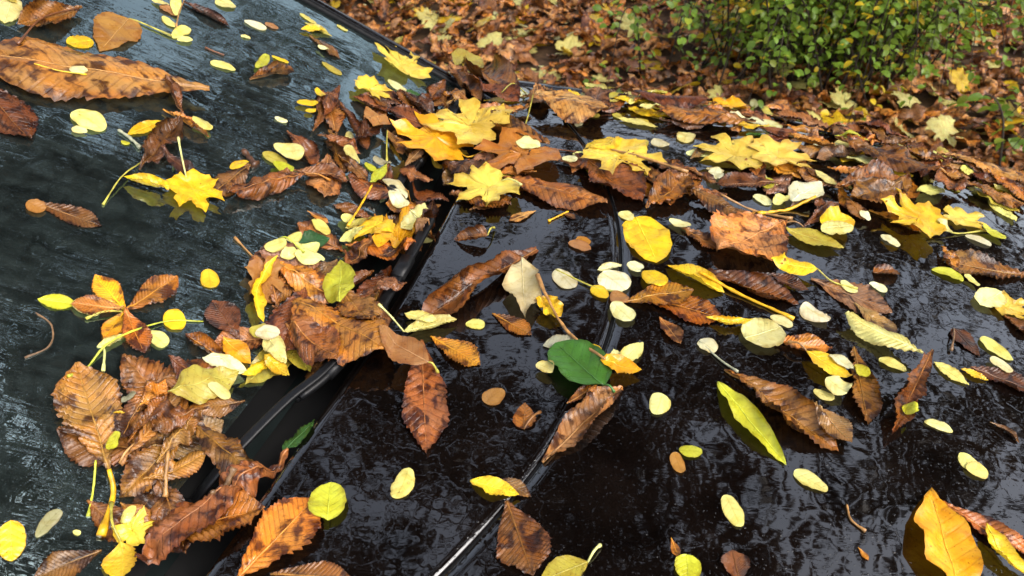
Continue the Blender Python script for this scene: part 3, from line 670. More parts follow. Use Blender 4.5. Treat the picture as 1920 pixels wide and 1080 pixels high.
# leaves on the car: kind, colour, base (t, l), tip (t, l), width to length, shape, label, group, seed
LEAVES = [
('C', 'tan', 0.9443, -0.7875, 0.7497, -1.0177, 0.42, {'c': -0.35, 'w': 0.2, 'p': 0.1, 'q': 0.4, 'a': -0.3}, 'large tan corrugated leaflet with dark specks lying across the windscreen', 'brown serrated leaves on the car', 2),
('C', 'brown', 0.3257, -0.5633, 0.3122, -0.5079, 0.6, {'c': 0.5, 'w': 1.0}, 'small brown serrated leaf nearest to the long leaflet along the scuttle edge', 'brown serrated leaves on the car', 102),
('C', 'dark', 0.3826, -0.5165, 0.3292, -0.5117, 0.555, {'c': -0.7, 'w': 1.1}, 'small dark brown curled serrated leaf nearest to the long leaflet along the scuttle edge', 'brown serrated leaves on the car', 103),
('C', 'dark', 0.3558, -0.5263, 0.4035, -0.5171, 0.586, {'c': -0.7, 'w': 1.0}, 'small dark brown curled serrated leaf nearest to the long leaflet along the scuttle edge', 'brown serrated leaves on the car', 129),
('C', 'red', 0.8228, -0.4433, 0.7174, -0.4286, 0.55, {'c': 0.8, 'w': 1.1}, 'red-brown curled serrated leaf nearest to the mottled maple leaf in the channel', 'brown serrated leaves on the car', 137),
('C', 'brown', 0.794, -0.4563, 0.7392, -0.4813, 0.6, {'c': 0.8, 'w': 1.1}, 'brown curled serrated leaf nearest to the mottled maple leaf in the channel', 'brown serrated leaves on the car', 138),
('C', 'brown', 0.9638, -0.3661, 1.0191, -0.3116, 0.5, {'c': 0.3, 'w': 0.6}, 'brown serrated leaf nearest to the dry husk on the scuttle panel', 'brown serrated leaves on the car', 178),
('C', 'brown', 1.0139, -0.0343, 0.9772, 0.0281, 0.5, {'c': 0.4, 'w': 0.8}, 'brown serrated leaf on the wet bonnet near the broad frilled tan leaf', 'brown serrated leaves on the car', 200),
('C', 'dusk', 0.9553, 0.1606, 0.9229, 0.2716, 0.62, {'c': 0.1, 'w': 0.2, 'q': 0.5}, 'thin soaked brown leaf pasted flat on the bonnet', 'brown serrated leaves on the car', 226),
('C', 'dusk', 0.9196, 0.2193, 0.8648, 0.2731, 0.5, {'c': 0.1, 'w': 0.2, 'q': 0.5}, 'dull brown serrated leaf on the wet bonnet near the cream and brown folded leaf', 'brown serrated leaves on the car', 227),
('O', 'yellow', 0.7145, -0.1203, 0.6832, -0.0987, 0.713, {}, 'yellow oval leaflet on the scuttle panel near the glossy green leaf', 'small oval leaflets on the car', 285),
('C', 'brown', 0.3373, -0.5346, 0.328, -0.4863, 0.507, {'c': -0.6, 'w': 0.9}, 'small brown serrated leaf nearest to the long leaflet along the scuttle edge', 'brown serrated leaves on the car', 131),
('E', 'green', 0.4499, -0.4102, 0.5047, -0.3973, 0.45, {'c': -0.3, 'r': -15.0}, 'green leaf standing in the wiper channel against the scuttle', 'pointed leaves on the car', 124),
('C', 'brown', 0.9558, -0.4739, 0.9495, -0.5682, 0.4893612830865651, {'c': -0.67, 'w': 1.0}, 'brown curled serrated leaf nearest to the ragged pale maple leaf', 'brown serrated leaves on the car', 1493),
('C', 'tan', 1.064, -0.4292, 1.1408, -0.434, 0.4140757436633963, {'c': -0.29, 'w': 0.98}, 'tan serrated leaf in the wiper channel near the golden maple leaf', 'brown serrated leaves on the car', 1494),
('C', 'tan', 0.9695, -0.6103, 0.8756, -0.5709, 0.5998781013369067, {'c': -0.62, 'w': 0.63}, 'tan serrated leaf on the windscreen glass near the mottled maple leaf in the channel', 'brown serrated leaves on the car', 1495),
('C', 'brown', 1.0555, -0.6502, 1.1295, -0.7007, 0.4298750326215316, {'c': 0.87, 'w': 0.91}, 'brown curled serrated leaf nearest to the golden maple leaf', 'brown serrated leaves on the car', 1496),
('C', 'red', 1.0278, -0.5326, 0.9668, -0.5135, 0.5578321455190934, {'c': -0.61, 'w': 0.87}, 'red-brown serrated leaf between the golden maple leaf and the ragged pale maple leaf', 'brown serrated leaves on the car', 1497),
('C', 'brown', 1.2272, -0.5146, 1.2643, -0.5896, 0.5402324799250541, {'c': -0.63, 'w': 1.1}, 'brown serrated leaf nearest to the pale maple leaf at the windscreen corner', 'brown serrated leaves on the car', 1498),
('O', 'pale', 0.9526, -0.463, 0.9641, -0.4308, 0.6839960272719778, {'c': 0.15}, 'pale yellow oval leaflet in the wiper channel near the ragged pale maple leaf', 'small oval leaflets on the car', 1499),
('C', 'brown', 1.1356, -0.6053, 1.2038, -0.6149, 0.4947989046808452, {'c': -0.71, 'w': 0.77}, 'brown curled serrated leaf nearest to the arched brown leaf on the glass', 'brown serrated leaves on the car', 1500),
('C', 'dusk', 1.036, -0.5067, 1.0967, -0.501, 0.4768405927959537, {'c': 0.85, 'w': 0.61}, 'dull brown curled serrated leaf in the wiper channel near the golden maple leaf', 'brown serrated leaves on the car', 1501),
('O', 'cream', 0.984, -0.5215, 0.9642, -0.4765, 0.5852395768769496, {'c': 0.15}, 'cream oval leaflet on the windscreen glass near the mottled maple leaf in the channel', 'small oval leaflets on the car', 1502),
('C', 'red', 1.2388, -0.5637, 1.2251, -0.6471, 0.5045498662431357, {'c': -0.32, 'w': 0.98}, 'red-brown serrated leaf nearest to the pale maple leaf at the windscreen corner', 'brown serrated leaves on the car', 1503),
('C', 'brown', 1.0263, -0.6227, 1.117, -0.6821, 0.45337732144573856, {'c': -0.38, 'w': 1.04}, 'brown serrated leaf on the windscreen glass near the arched brown leaf on the glass', 'brown serrated leaves on the car', 1504),
('C', 'brown', 1.0121, -0.4209, 1.0255, -0.4913, 0.47355986332912364, {'c': -0.38, 'w': 1.03}, 'brown serrated leaf in the wiper channel near the ragged pale maple leaf', 'brown serrated leaves on the car', 1505),
('C', 'brown', 1.2635, -0.5491, 1.3374, -0.5275, 0.5424604407959454, {'c': 0.28, 'w': 1.12}, 'brown serrated leaf nearest to the golden maple leaf', 'brown serrated leaves on the car', 1506),
('C', 'red', 1.1953, -0.5762, 1.1601, -0.6592, 0.5539052241321722, {'c': 0.69, 'w': 0.77}, 'red-brown curled serrated leaf on the windscreen glass near the golden maple leaf', 'brown serrated leaves on the car', 1507),
('C', 'brown', 1.1993, -0.4475, 1.3091, -0.4481, 0.47378796124198086, {'c': -0.45, 'w': 0.8}, 'brown serrated leaf between the golden maple leaf and the orange maple leaf', 'brown serrated leaves on the car', 1508),
('C', 'brown', 0.9956, -0.4116, 0.9895, -0.3032, 0.4142949910916654, {'c': -0.26, 'w': 0.76}, 'brown serrated leaf nearest to the dry husk on the scuttle panel', 'brown serrated leaves on the car', 1509),
('C', 'red', 1.1847, -0.504, 1.1699, -0.5994, 0.5976051329259441, {'c': 0.28, 'w': 0.7}, 'red-brown serrated leaf between the golden maple leaf and the orange maple leaf', 'brown serrated leaves on the car', 1510),
('C', 'red', 1.0212, -0.411, 1.0962, -0.3323, 0.43255845227692846, {'c': -0.55, 'w': 0.69}, 'red-brown serrated leaf on the scuttle panel near the ragged pale maple leaf', 'brown serrated leaves on the car', 1511),
('C', 'orange', 1.3262, -0.5605, 1.3127, -0.4845, 0.4129822517740943, {'c': 0.31, 'w': 0.77}, 'orange-brown serrated leaf in the wiper channel near the pale maple leaf at the windscreen corner', 'brown serrated leaves on the car', 1512),
('C', 'brown', 1.2057, -0.5605, 1.2608, -0.6111, 0.4996338216008996, {'c': 0.56, 'w': 0.51}, 'brown serrated leaf nearest to the pale maple leaf at the windscreen corner', 'brown serrated leaves on the car', 1513),
('O', 'pale', 1.0668, -0.619, 1.0415, -0.6091, 0.5516908786693184, {'c': 0.15}, 'tiny pale yellow oval leaflet nearest to the arched brown leaf on the glass', 'small oval leaflets on the car', 1514),
('C', 'dusk', 1.0882, -0.5212, 1.1423, -0.5701, 0.5404515470281476, {'c': -0.33, 'w': 1.14}, 'dull brown serrated leaf on the windscreen glass near the golden maple leaf', 'brown serrated leaves on the car', 1515),
('O', 'olive', 1.114, -0.4954, 1.1161, -0.4645, 0.4856557949892109, {'c': 0.15}, 'olive oval leaflet in the wiper channel near the golden maple leaf', 'small oval leaflets on the car', 1516),
('C', 'brown', 1.28, -0.5639, 1.3547, -0.5633, 0.523101027153229, {'c': 0.64, 'w': 1.18}, 'brown serrated leaf nearest to the golden maple leaf', 'brown serrated leaves on the car', 1517),
('C', 'brown', 0.899, -0.4962, 0.8802, -0.5612, 0.4127012543982759, {'c': 0.85, 'w': 0.96}, 'brown curled serrated leaf nearest to the large smooth yellow-green leaf', 'brown serrated leaves on the car', 1518),
('O', 'cream', 1.1519, -0.3528, 1.1393, -0.3806, 0.48630234622126856, {'c': 0.15}, 'cream oval leaflet between the orange maple leaf and the ragged pale maple leaf', 'small oval leaflets on the car', 1519),
('C', 'dusk', 1.1015, -0.3466, 1.186, -0.3853, 0.4791099113977305, {'c': 0.73, 'w': 0.84}, 'dull brown curled serrated leaf between the orange maple leaf and the ragged pale maple leaf', 'brown serrated leaves on the car', 1520),
('C', 'red', 1.0835, -0.345, 1.1743, -0.3285, 0.517416092858634, {'c': 1.22, 'w': 0.93}, 'red-brown curled serrated leaf on the scuttle panel near the orange maple leaf', 'brown serrated leaves on the car', 1521),
('C', 'dusk', 1.1231, -0.4104, 1.0343, -0.4381, 0.4783541324943622, {'c': 0.55, 'w': 1.06}, 'dull brown serrated leaf in the wiper channel near the orange maple leaf', 'brown serrated leaves on the car', 1522),
('C', 'orange', 1.1673, -0.316, 1.2197, -0.3453, 0.5087587407700364, {'c': -1.29, 'w': 0.73}, 'orange-brown rolled serrated leaf on the scuttle panel near the orange maple leaf', 'brown serrated leaves on the car', 1523),
('O', 'olive', 1.0764, -0.3276, 1.0671, -0.3545, 0.591760722489513, {'c': 0.15}, 'olive oval leaflet on the scuttle panel near the orange maple leaf', 'small oval leaflets on the car', 1524),
('C', 'brown', 1.1277, -0.2364, 1.1932, -0.2312, 0.5763826003606398, {'c': 0.72, 'w': 0.67}, 'brown curled serrated leaf on the scuttle panel near the frayed yellow leaf', 'brown serrated leaves on the car', 1525),
('C', 'dusk', 1.0692, -0.3887, 1.1454, -0.3946, 0.5422740125725927, {'c': 0.98, 'w': 1.07}, 'dull brown curled serrated leaf between the orange maple leaf and the ragged pale maple leaf', 'brown serrated leaves on the car', 1526),
('C', 'orange', 1.1016, -0.293, 1.0708, -0.3488, 0.4417273799953113, {'c': 0.45, 'w': 1.06}, 'orange-brown serrated leaf on the scuttle panel near the orange maple leaf', 'brown serrated leaves on the car', 1527),
('O', 'pale', 1.1937, -0.2449, 1.1639, -0.2124, 0.685937428305774, {'c': 0.15}, 'pale yellow oval leaflet on the scuttle panel near the frayed yellow leaf', 'small oval leaflets on the car', 1528),
('E', 'olive', 0.7469, -0.5096, 0.7027, -0.567, 0.5, {'c': 0.44, 'w': 0.53}, 'olive pointed leaf on the windscreen glass near the speckled tan maple leaf', 'pointed leaves on the car', 1529),
('C', 'brown', 0.8036, -0.5033, 0.8042, -0.5791, 0.5524897378909447, {'c': -0.36, 'w': 1.04}, 'brown serrated leaf on the windscreen glass near the mottled maple leaf in the channel', 'brown serrated leaves on the car', 1530),
('C', 'tan', 0.6532, -0.5368, 0.6556, -0.4589, 0.5192541090278527, {'c': -0.35, 'w': 0.95}, 'tan serrated leaf nearest to the speckled tan maple leaf', 'brown serrated leaves on the car', 1531),
('C', 'orange', 0.8056, -0.5037, 0.8256, -0.3985, 0.5220108893828914, {'c': -0.8, 'w': 1.04}, 'orange-brown curled serrated leaf nearest to the large smooth yellow-green leaf', 'brown serrated leaves on the car', 1532),
('C', 'brown', 0.7271, -0.5286, 0.6425, -0.5489, 0.5187666440397876, {'c': -0.73, 'w': 0.63}, 'brown curled serrated leaf on the windscreen glass near the speckled tan maple leaf', 'brown serrated leaves on the car', 1533),
('C', 'brown', 0.6469, -0.5242, 0.7334, -0.5846, 0.4981132013991644, {'c': -0.63, 'w': 0.64}, 'brown serrated leaf on the windscreen glass near the speckled tan maple leaf', 'brown serrated leaves on the car', 1534),
('C', 'brown', 0.6353, -0.4763, 0.5768, -0.4362, 0.4709708894772764, {'c': -0.59, 'w': 1.0}, 'brown serrated leaf in the wiper channel near the broad wet leaf over the wiper', 'brown serrated leaves on the car', 1535),
('E', 'olive', 0.6147, -0.4901, 0.5293, -0.5066, 0.5, {'c': 0.35, 'w': 1.0}, 'olive pointed leaf on the windscreen glass near the broad wet leaf over the wiper', 'pointed leaves on the car', 1536),
('C', 'dusk', 0.7476, -0.4867, 0.7085, -0.5839, 0.5558828397901339, {'c': 0.33, 'w': 0.8}, 'dull brown serrated leaf on the windscreen glass near the speckled tan maple leaf', 'brown serrated leaves on the car', 1537),
('E', 'olive', 0.62, -0.5083, 0.5767, -0.4431, 0.5, {'c': 0.54, 'w': 0.91}, 'olive pointed leaf in the wiper channel near the broad wet leaf over the wiper', 'pointed leaves on the car', 1538),
('C', 'tan', 0.6544, -0.4844, 0.7202, -0.3985, 0.4375403079949104, {'c': 0.33, 'w': 0.53}, 'tan serrated leaf in the wiper channel near the large smooth yellow-green leaf', 'brown serrated leaves on the car', 1539),
('C', 'brown', 0.8353, -0.4814, 0.9432, -0.4663, 0.4241138085757873, {'c': 0.74, 'w': 0.79}, 'brown curled serrated leaf in the wiper channel near the mottled maple leaf in the channel', 'brown serrated leaves on the car', 1540),
('C', 'orange', 0.656, -0.4854, 0.7302, -0.5252, 0.5620802653813066, {'c': 0.41, 'w': 0.88}, 'orange-brown serrated leaf between the large smooth yellow-green leaf and the speckled tan maple leaf', 'brown serrated leaves on the car', 1541),
('C', 'tan', 0.6126, -0.5103, 0.5563, -0.564, 0.5230203679375679, {'c': 0.4, 'w': 0.84}, 'tan serrated leaf nearest to the speckled tan maple leaf', 'brown serrated leaves on the car', 1542),
('C', 'dusk', 0.7748, -0.5032, 0.6972, -0.5065, 0.43853632879977417, {'c': 0.77, 'w': 1.06}, 'dull brown curled serrated leaf on the windscreen glass near the large smooth yellow-green leaf', 'brown serrated leaves on the car', 1543),
('E', 'olive', 0.6568, -0.4685, 0.5892, -0.4726, 0.5, {'c': 0.67, 'w': 0.98}, 'olive curled pointed leaf in the wiper channel near the broad wet leaf over the wiper', 'pointed leaves on the car', 1544),
('C', 'red', 0.4, -0.5253, 0.3708, -0.624, 0.5273007910924847, {'c': -0.23, 'w': 0.7}, 'red-brown serrated leaf on the windscreen glass near the tan leaflet with the club-ended stalk', 'brown serrated leaves on the car', 1545),
('C', 'brown', 0.3628, -0.5388, 0.4408, -0.5556, 0.4642503132176142, {'c': -0.46, 'w': 0.94}, "brown serrated leaf on the windscreen glass near the leaflet over the pile's hollow", 'brown serrated leaves on the car', 1546),
('C', 'brown', 0.3787, -0.518, 0.3116, -0.4412, 0.5031057547041233, {'c': -0.52, 'w': 0.89}, 'brown serrated leaf in the wiper channel near the long leaflet along the scuttle edge', 'brown serrated leaves on the car', 1547),
('C', 'dusk', 0.3795, -0.5436, 0.4701, -0.4973, 0.5452309009661357, {'c': 0.62, 'w': 0.73}, "dull brown serrated leaf on the windscreen glass near the leaflet over the pile's hollow", 'brown serrated leaves on the car', 1548),
('C', 'orange', 0.319, -0.486, 0.3782, -0.3864, 0.5883352749334011, {'c': 0.58, 'w': 0.54}, 'orange-brown serrated leaf in the wiper channel near the long leaflet along the scuttle edge', 'brown serrated leaves on the car', 1549),
('C', 'brown', 0.4423, -0.5109, 0.4773, -0.6215, 0.41597603768797387, {'c': -0.22, 'w': 0.83}, 'brown serrated leaf on the windscreen glass near the tan leaflet with the club-ended stalk', 'brown serrated leaves on the car', 1550),
('C', 'tan', 1.2868, -0.5104, 1.3513, -0.5124, 0.4429474561919187, {'c': -0.57, 'w': 1.03}, 'tan serrated leaf in the wiper channel near the pale maple leaf at the windscreen corner', 'brown serrated leaves on the car', 1551),
('C', 'dusk', 0.9708, -0.4554, 0.9661, -0.4044, 0.42212630002060403, {'c': 0.82, 'w': 0.55}, 'small dull brown curled serrated leaf in the wiper channel near the ragged pale maple leaf', 'brown serrated leaves on the car', 1552),
('C', 'brown', 1.0287, -0.454, 1.0221, -0.5122, 0.5983328402471197, {'c': 0.29, 'w': 0.9}, 'small brown serrated leaf in the wiper channel near the golden maple leaf', 'brown serrated leaves on the car', 1553),
('C', 'red', 0.7916, -0.4415, 0.8274, -0.4126, 0.5397468684544076, {'c': 0.82, 'w': 0.82}, 'small red-brown curled serrated leaf near the mottled maple leaf in the channel', 'brown serrated leaves on the car', 1554),
('C', 'tan', 1.2968, -0.5122, 1.2486, -0.5333, 0.43622297255280895, {'c': -0.63, 'w': 1.13}, 'small tan serrated leaf in the wiper channel near the golden maple leaf', 'brown serrated leaves on the car', 1555),
('E', 'pale', 0.6271, -0.4213, 0.6648, -0.3985, 0.5, {'c': -0.79, 'w': 0.54}, 'small pale yellow curled pointed leaf near the broad wet leaf over the wiper', 'pointed leaves on the car', 1556),
('C', 'brown', 0.9781, -0.4822, 0.9973, -0.4292, 0.4815020504217511, {'c': -0.73, 'w': 1.18}, 'small brown curled serrated leaf in the wiper channel near the ragged pale maple leaf', 'brown serrated leaves on the car', 1557),
('C', 'brown', 0.8526, -0.4876, 0.8228, -0.4539, 0.5961129468446592, {'c': 0.31, 'w': 0.56}, 'small brown serrated leaf nearest to the large smooth yellow-green leaf', 'brown serrated leaves on the car', 1558),
('C', 'orange', 0.943, -0.4333, 0.9334, -0.4976, 0.5434554217139482, {'c': -0.63, 'w': 0.6}, 'orange-brown serrated leaf in the wiper channel near the mottled maple leaf in the channel', 'brown serrated leaves on the car', 1559),
('E', 'olive', 1.1773, -0.4965, 1.1646, -0.4392, 0.5, {'c': -0.35, 'w': 1.17}, 'small olive pointed leaf between the golden maple leaf and the orange maple leaf', 'pointed leaves on the car', 1560),
('C', 'brown', 0.8856, -0.4743, 0.8496, -0.417, 0.557147076289017, {'c': -0.62, 'w': 0.67}, 'brown serrated leaf in the wiper channel near the mottled maple leaf in the channel', 'brown serrated leaves on the car', 1561),
('C', 'brown', 0.8213, -0.4644, 0.7681, -0.4864, 0.5910145503896964, {'c': 0.29, 'w': 0.51}, 'small brown serrated leaf nearest to the large smooth yellow-green leaf', 'brown serrated leaves on the car', 1562),
('C', 'orange', 0.676, -0.4103, 0.7188, -0.4792, 0.5124249573071424, {'c': -0.84, 'w': 0.7}, 'orange-brown curled serrated leaf in the wiper channel near the large smooth yellow-green leaf', 'brown serrated leaves on the car', 1563),
('C', 'orange', 1.1201, -0.473, 1.0672, -0.416, 0.569676309361902, {'c': 0.93, 'w': 1.06}, 'orange-brown curled serrated leaf in the wiper channel near the golden maple leaf', 'brown serrated leaves on the car', 1564),
('C', 'red', 1.1966, -0.4924, 1.2252, -0.4267, 0.5132454184918877, {'c': -0.65, 'w': 0.54}, 'red-brown serrated leaf in the wiper channel near the golden maple leaf', 'brown serrated leaves on the car', 1565),
('C', 'brown', 1.2037, -0.4768, 1.2433, -0.4289, 0.562333666127406, {'c': -0.96, 'w': 0.67}, 'brown curled serrated leaf in the wiper channel near the golden maple leaf', 'brown serrated leaves on the car', 1566),
('E', 'olive', 1.1779, -0.4734, 1.2011, -0.5086, 0.5, {'c': -0.21, 'w': 0.98}, 'small olive pointed leaf between the golden maple leaf and the orange maple leaf', 'pointed leaves on the car', 1567),
('C', 'red', 0.695, -0.4457, 0.7413, -0.3776, 0.4026823435155184, {'c': -0.77, 'w': 0.65}, 'red-brown curled serrated leaf nearest to the broad wet leaf over the wiper', 'brown serrated leaves on the car', 1568),
('C', 'dusk', 0.6887, -0.4097, 0.6543, -0.3669, 0.48741372368486435, {'c': 0.45, 'w': 0.63}, 'small dull brown serrated leaf in the wiper channel near the green-to-tan leaf', 'brown serrated leaves on the car', 1569),
('C', 'dusk', 0.853, -0.4618, 0.8867, -0.3994, 0.5497778517984637, {'c': -0.58, 'w': 0.78}, 'dull brown serrated leaf in the wiper channel near the mottled maple leaf in the channel', 'brown serrated leaves on the car', 1570),
('C', 'orange', 1.1282, -0.4774, 1.0874, -0.411, 0.5537436215033982, {'c': 0.38, 'w': 0.83}, 'orange-brown serrated leaf in the wiper channel near the golden maple leaf', 'brown serrated leaves on the car', 1571),
('C', 'brown', 1.1139, -0.4575, 1.1301, -0.5346, 0.5523893655485439, {'c': 0.51, 'w': 1.04}, 'brown serrated leaf between the golden maple leaf and the orange maple leaf', 'brown serrated leaves on the car', 1572),
('E', 'yellow', 1.4868, -0.0221, 1.5518, -0.0102, 0.5, {'c': -1.2, 'w': 0.58}, 'yellow curled pointed leaf near the big pale maple leaf on the far bonnet', 'pointed leaves on the car', 1315),
('C', 'brown', 1.4658, -0.1313, 1.4564, -0.2093, 0.42775348367978067, {'c': 0.46, 'w': 1.06}, 'brown serrated leaf between the arching tan leaflet and the frayed yellow leaf', 'brown serrated leaves on the car', 1316),
('C', 'red', 1.4009, -0.2696, 1.4638, -0.2967, 0.5191957901089403, {'c': 1.12, 'w': 0.91}, 'red-brown curled serrated leaf between the arching tan leaflet and the frayed yellow leaf', 'brown serrated leaves on the car', 1317),
('O', 'cream', 1.3392, -0.2734, 1.307, -0.2694, 0.49403002011962405, {'c': 0.15}, 'cream oval leaflet between the arching tan leaflet and the frayed yellow leaf', 'small oval leaflets on the car', 1318),
('O', 'pale', 1.4288, -0.1474, 1.4017, -0.1171, 0.6269395641627153, {'c': 0.15}, 'pale yellow oval leaflet on the far rim of the bonnet near the arching tan leaflet', 'small oval leaflets on the car', 1319),
('C', 'tan', 1.487, 0.1161, 1.4909, 0.0011, 0.4501787912482068, {'c': 0.81, 'w': 1.12}, 'tan curled serrated leaf nearest to the herringbone leaflet', 'brown serrated leaves on the car', 1320),
('O', 'pale', 1.478, 0.0034, 1.493, -0.0149, 0.5782200135492301, {'c': 0.15}, 'tiny pale yellow oval leaflet near the big pale maple leaf on the far bonnet', 'small oval leaflets on the car', 1321),
('O', 'cream', 1.4178, -0.4081, 1.453, -0.4264, 0.5265427670953381, {'c': 0.15}, 'cream oval leaflet on the scuttle panel near the arching tan leaflet', 'small oval leaflets on the car', 1322),
('O', 'pale', 1.5334, -0.0969, 1.561, -0.0976, 0.6001623029513856, {'c': 0.15}, 'tiny pale yellow oval leaflet nearest to the big pale maple leaf on the far bonnet', 'small oval leaflets on the car', 1323),
('C', 'brown', 1.388, -0.0812, 1.4952, -0.0421, 0.5962600972230202, {'c': 0.63, 'w': 0.64}, 'brown serrated leaf nearest to the arching tan leaflet', 'brown serrated leaves on the car', 1324),
('O', 'cream', 1.4314, -0.3947, 1.4604, -0.3551, 0.6805008359240367, {'c': 0.15}, 'cream oval leaflet between the arching tan leaflet and the frayed yellow leaf', 'small oval leaflets on the car', 1325),
('O', 'cream', 1.4601, 0.1198, 1.4287, 0.124, 0.4781400873828693, {'c': 0.15}, 'cream oval leaflet nearest to the big pale maple leaf on the far bonnet', 'small oval leaflets on the car', 1326),
('E', 'olive', 1.452, -0.1695, 1.4924, -0.2142, 0.5, {'c': -1.06, 'w': 0.75}, 'olive curled pointed leaf between the arching tan leaflet and the frayed yellow leaf', 'pointed leaves on the car', 1327),
('O', 'pale', 1.4504, -0.004, 1.4824, -0.0129, 0.45289516425561877, {'c': 0.15}, 'pale yellow oval leaflet nearest to the arching tan leaflet', 'small oval leaflets on the car', 1328),
('O', 'olive', 1.4667, -0.3414, 1.4198, -0.3302, 0.5391426584643955, {'c': 0.15}, 'olive oval leaflet between the arching tan leaflet and the frayed yellow leaf', 'small oval leaflets on the car', 1329),
('O', 'olive', 1.3943, -0.2797, 1.3655, -0.24, 0.5410686719352686, {'c': 0.15}, 'olive oval leaflet between the arching tan leaflet and the frayed yellow leaf', 'small oval leaflets on the car', 1330),
('C', 'tan', 1.4103, -0.4122, 1.4342, -0.3408, 0.5460706851134202, {'c': 0.99, 'w': 1.0}, 'tan curled serrated leaf on the scuttle panel near the arching tan leaflet', 'brown serrated leaves on the car', 1331),
('O', 'olive', 1.5285, -0.1268, 1.5156, -0.089, 0.699004203877639, {'c': 0.15}, 'olive oval leaflet nearest to the big pale maple leaf on the far bonnet', 'small oval leaflets on the car', 1332),
('C', 'dusk', 1.3735, -0.1231, 1.3926, -0.027, 0.4331490964504227, {'c': -1.29, 'w': 1.19}, 'dull brown rolled serrated leaf near the big pale maple leaf on the far bonnet', 'brown serrated leaves on the car', 1333),
('O', 'olive', 1.4496, -0.1479, 1.416, -0.1404, 0.501091563399595, {'c': 0.15}, 'olive oval leaflet nearest to the big pale maple leaf on the far bonnet', 'small oval leaflets on the car', 1334),
('O', 'olive', 1.4146, 0.1146, 1.444, 0.0816, 0.4590155276468637, {'c': 0.15}, 'olive oval leaflet nearest to the herringbone leaflet', 'small oval leaflets on the car', 1335),
('O', 'cream', 1.4662, -0.2838, 1.5128, -0.2964, 0.5909800325376848, {'c': 0.15}, 'cream oval leaflet between the arching tan leaflet and the frayed yellow leaf', 'small oval leaflets on the car', 1336),
('C', 'brown', 1.4644, -0.2005, 1.3906, -0.2511, 0.5786933998192229, {'c': -0.91, 'w': 0.75}, 'brown curled serrated leaf between the arching tan leaflet and the frayed yellow leaf', 'brown serrated leaves on the car', 1337),
('O', 'cream', 1.4885, 0.0751, 1.4405, 0.0981, 0.6931136569162804, {'c': 0.15}, 'cream oval leaflet nearest to the herringbone leaflet', 'small oval leaflets on the car', 1338),
('C', 'red', 1.4223, 0.1205, 1.3661, 0.082, 0.5890352129701919, {'c': 0.55, 'w': 0.51}, 'red-brown serrated leaf nearest to the herringbone leaflet', 'brown serrated leaves on the car', 1339),
('E', 'yellow', 1.4257, -0.1922, 1.412, -0.1008, 0.5, {'c': -0.79, 'w': 1.09}, 'yellow curled pointed leaf between the arching tan leaflet and the frayed yellow leaf', 'pointed leaves on the car', 1340),
('C', 'red', 1.459, 0.057, 1.5176, 0.063, 0.4053231663470518, {'c': 0.91, 'w': 1.01}, 'small red-brown curled serrated leaf nearest to the herringbone leaflet', 'brown serrated leaves on the car', 1341),
('C', 'tan', 1.5024, 0.0239, 1.5683, 0.0393, 0.40291210327993415, {'c': -1.19, 'w': 0.88}, 'tan curled serrated leaf nearest to the herringbone leaflet', 'brown serrated leaves on the car', 1342),
('E', 'olive', 1.4351, -0.1302, 1.4898, -0.1979, 0.5, {'c': 0.98, 'w': 1.0}, 'olive curled pointed leaf between the arching tan leaflet and the frayed yellow leaf', 'pointed leaves on the car', 1343),
('E', 'olive', 1.476, -0.0829, 1.5165, -0.1085, 0.5, {'c': 1.27, 'w': 0.88}, 'small olive rolled pointed leaf near the big pale maple leaf on the far bonnet', 'pointed leaves on the car', 1344),
('C', 'dusk', 1.3925, -0.4491, 1.3657, -0.4933, 0.5402496300439403, {'c': 1.28, 'w': 1.2}, 'small dull brown rolled serrated leaf in the wiper channel near the arching tan leaflet', 'brown serrated leaves on the car', 1345),
('C', 'tan', 1.4928, 0.1147, 1.5921, 0.1107, 0.5604110809582172, {'c': -0.48, 'w': 0.63}, 'tan serrated leaf nearest to the big pale maple leaf on the far bonnet', 'brown serrated leaves on the car', 1346),
('O', 'olive', 1.3782, -0.1433, 1.3772, -0.1746, 0.6355844061794327, {'c': 0.15}, 'olive oval leaflet between the arching tan leaflet and the frayed yellow leaf', 'small oval leaflets on the car', 1347),
('E', 'olive', 1.4361, -0.2999, 1.3437, -0.2937, 0.5, {'c': -0.44, 'w': 0.71}, 'olive pointed leaf on the far rim of the bonnet near the arching tan leaflet', 'pointed leaves on the car', 1348),
('C', 'red', 1.4674, -0.361, 1.4031, -0.3825, 0.4906676452409519, {'c': -1.11, 'w': 1.1}, 'red-brown curled serrated leaf between the arching tan leaflet and the frayed yellow leaf', 'brown serrated leaves on the car', 1349),
('C', 'orange', 1.4122, -0.1317, 1.4616, -0.0999, 0.4960935860325404, {'c': 0.54, 'w': 1.11}, 'small orange-brown serrated leaf on the far rim of the bonnet near the arching tan leaflet', 'brown serrated leaves on the car', 1350),
('C', 'brown', 1.4979, 0.0291, 1.4749, -0.0436, 0.4697343480528019, {'c': 0.63, 'w': 0.93}, 'brown serrated leaf nearest to the arching tan leaflet', 'brown serrated leaves on the car', 1351),
('O', 'pale', 1.4934, 0.0186, 1.5263, 0.0104, 0.5933146134296076, {'c': 0.15}, 'pale yellow oval leaflet nearest to the herringbone leaflet', 'small oval leaflets on the car', 1352),
('O', 'pale', 1.4463, 0.0741, 1.4299, 0.1073, 0.4897602563187302, {'c': 0.15}, 'pale yellow oval leaflet nearest to the herringbone leaflet', 'small oval leaflets on the car', 1353),
('E', 'olive', 1.421, -0.2537, 1.4523, -0.2094, 0.5, {'c': -1.05, 'w': 0.97}, 'small olive curled pointed leaf near the arching tan leaflet', 'pointed leaves on the car', 1354),
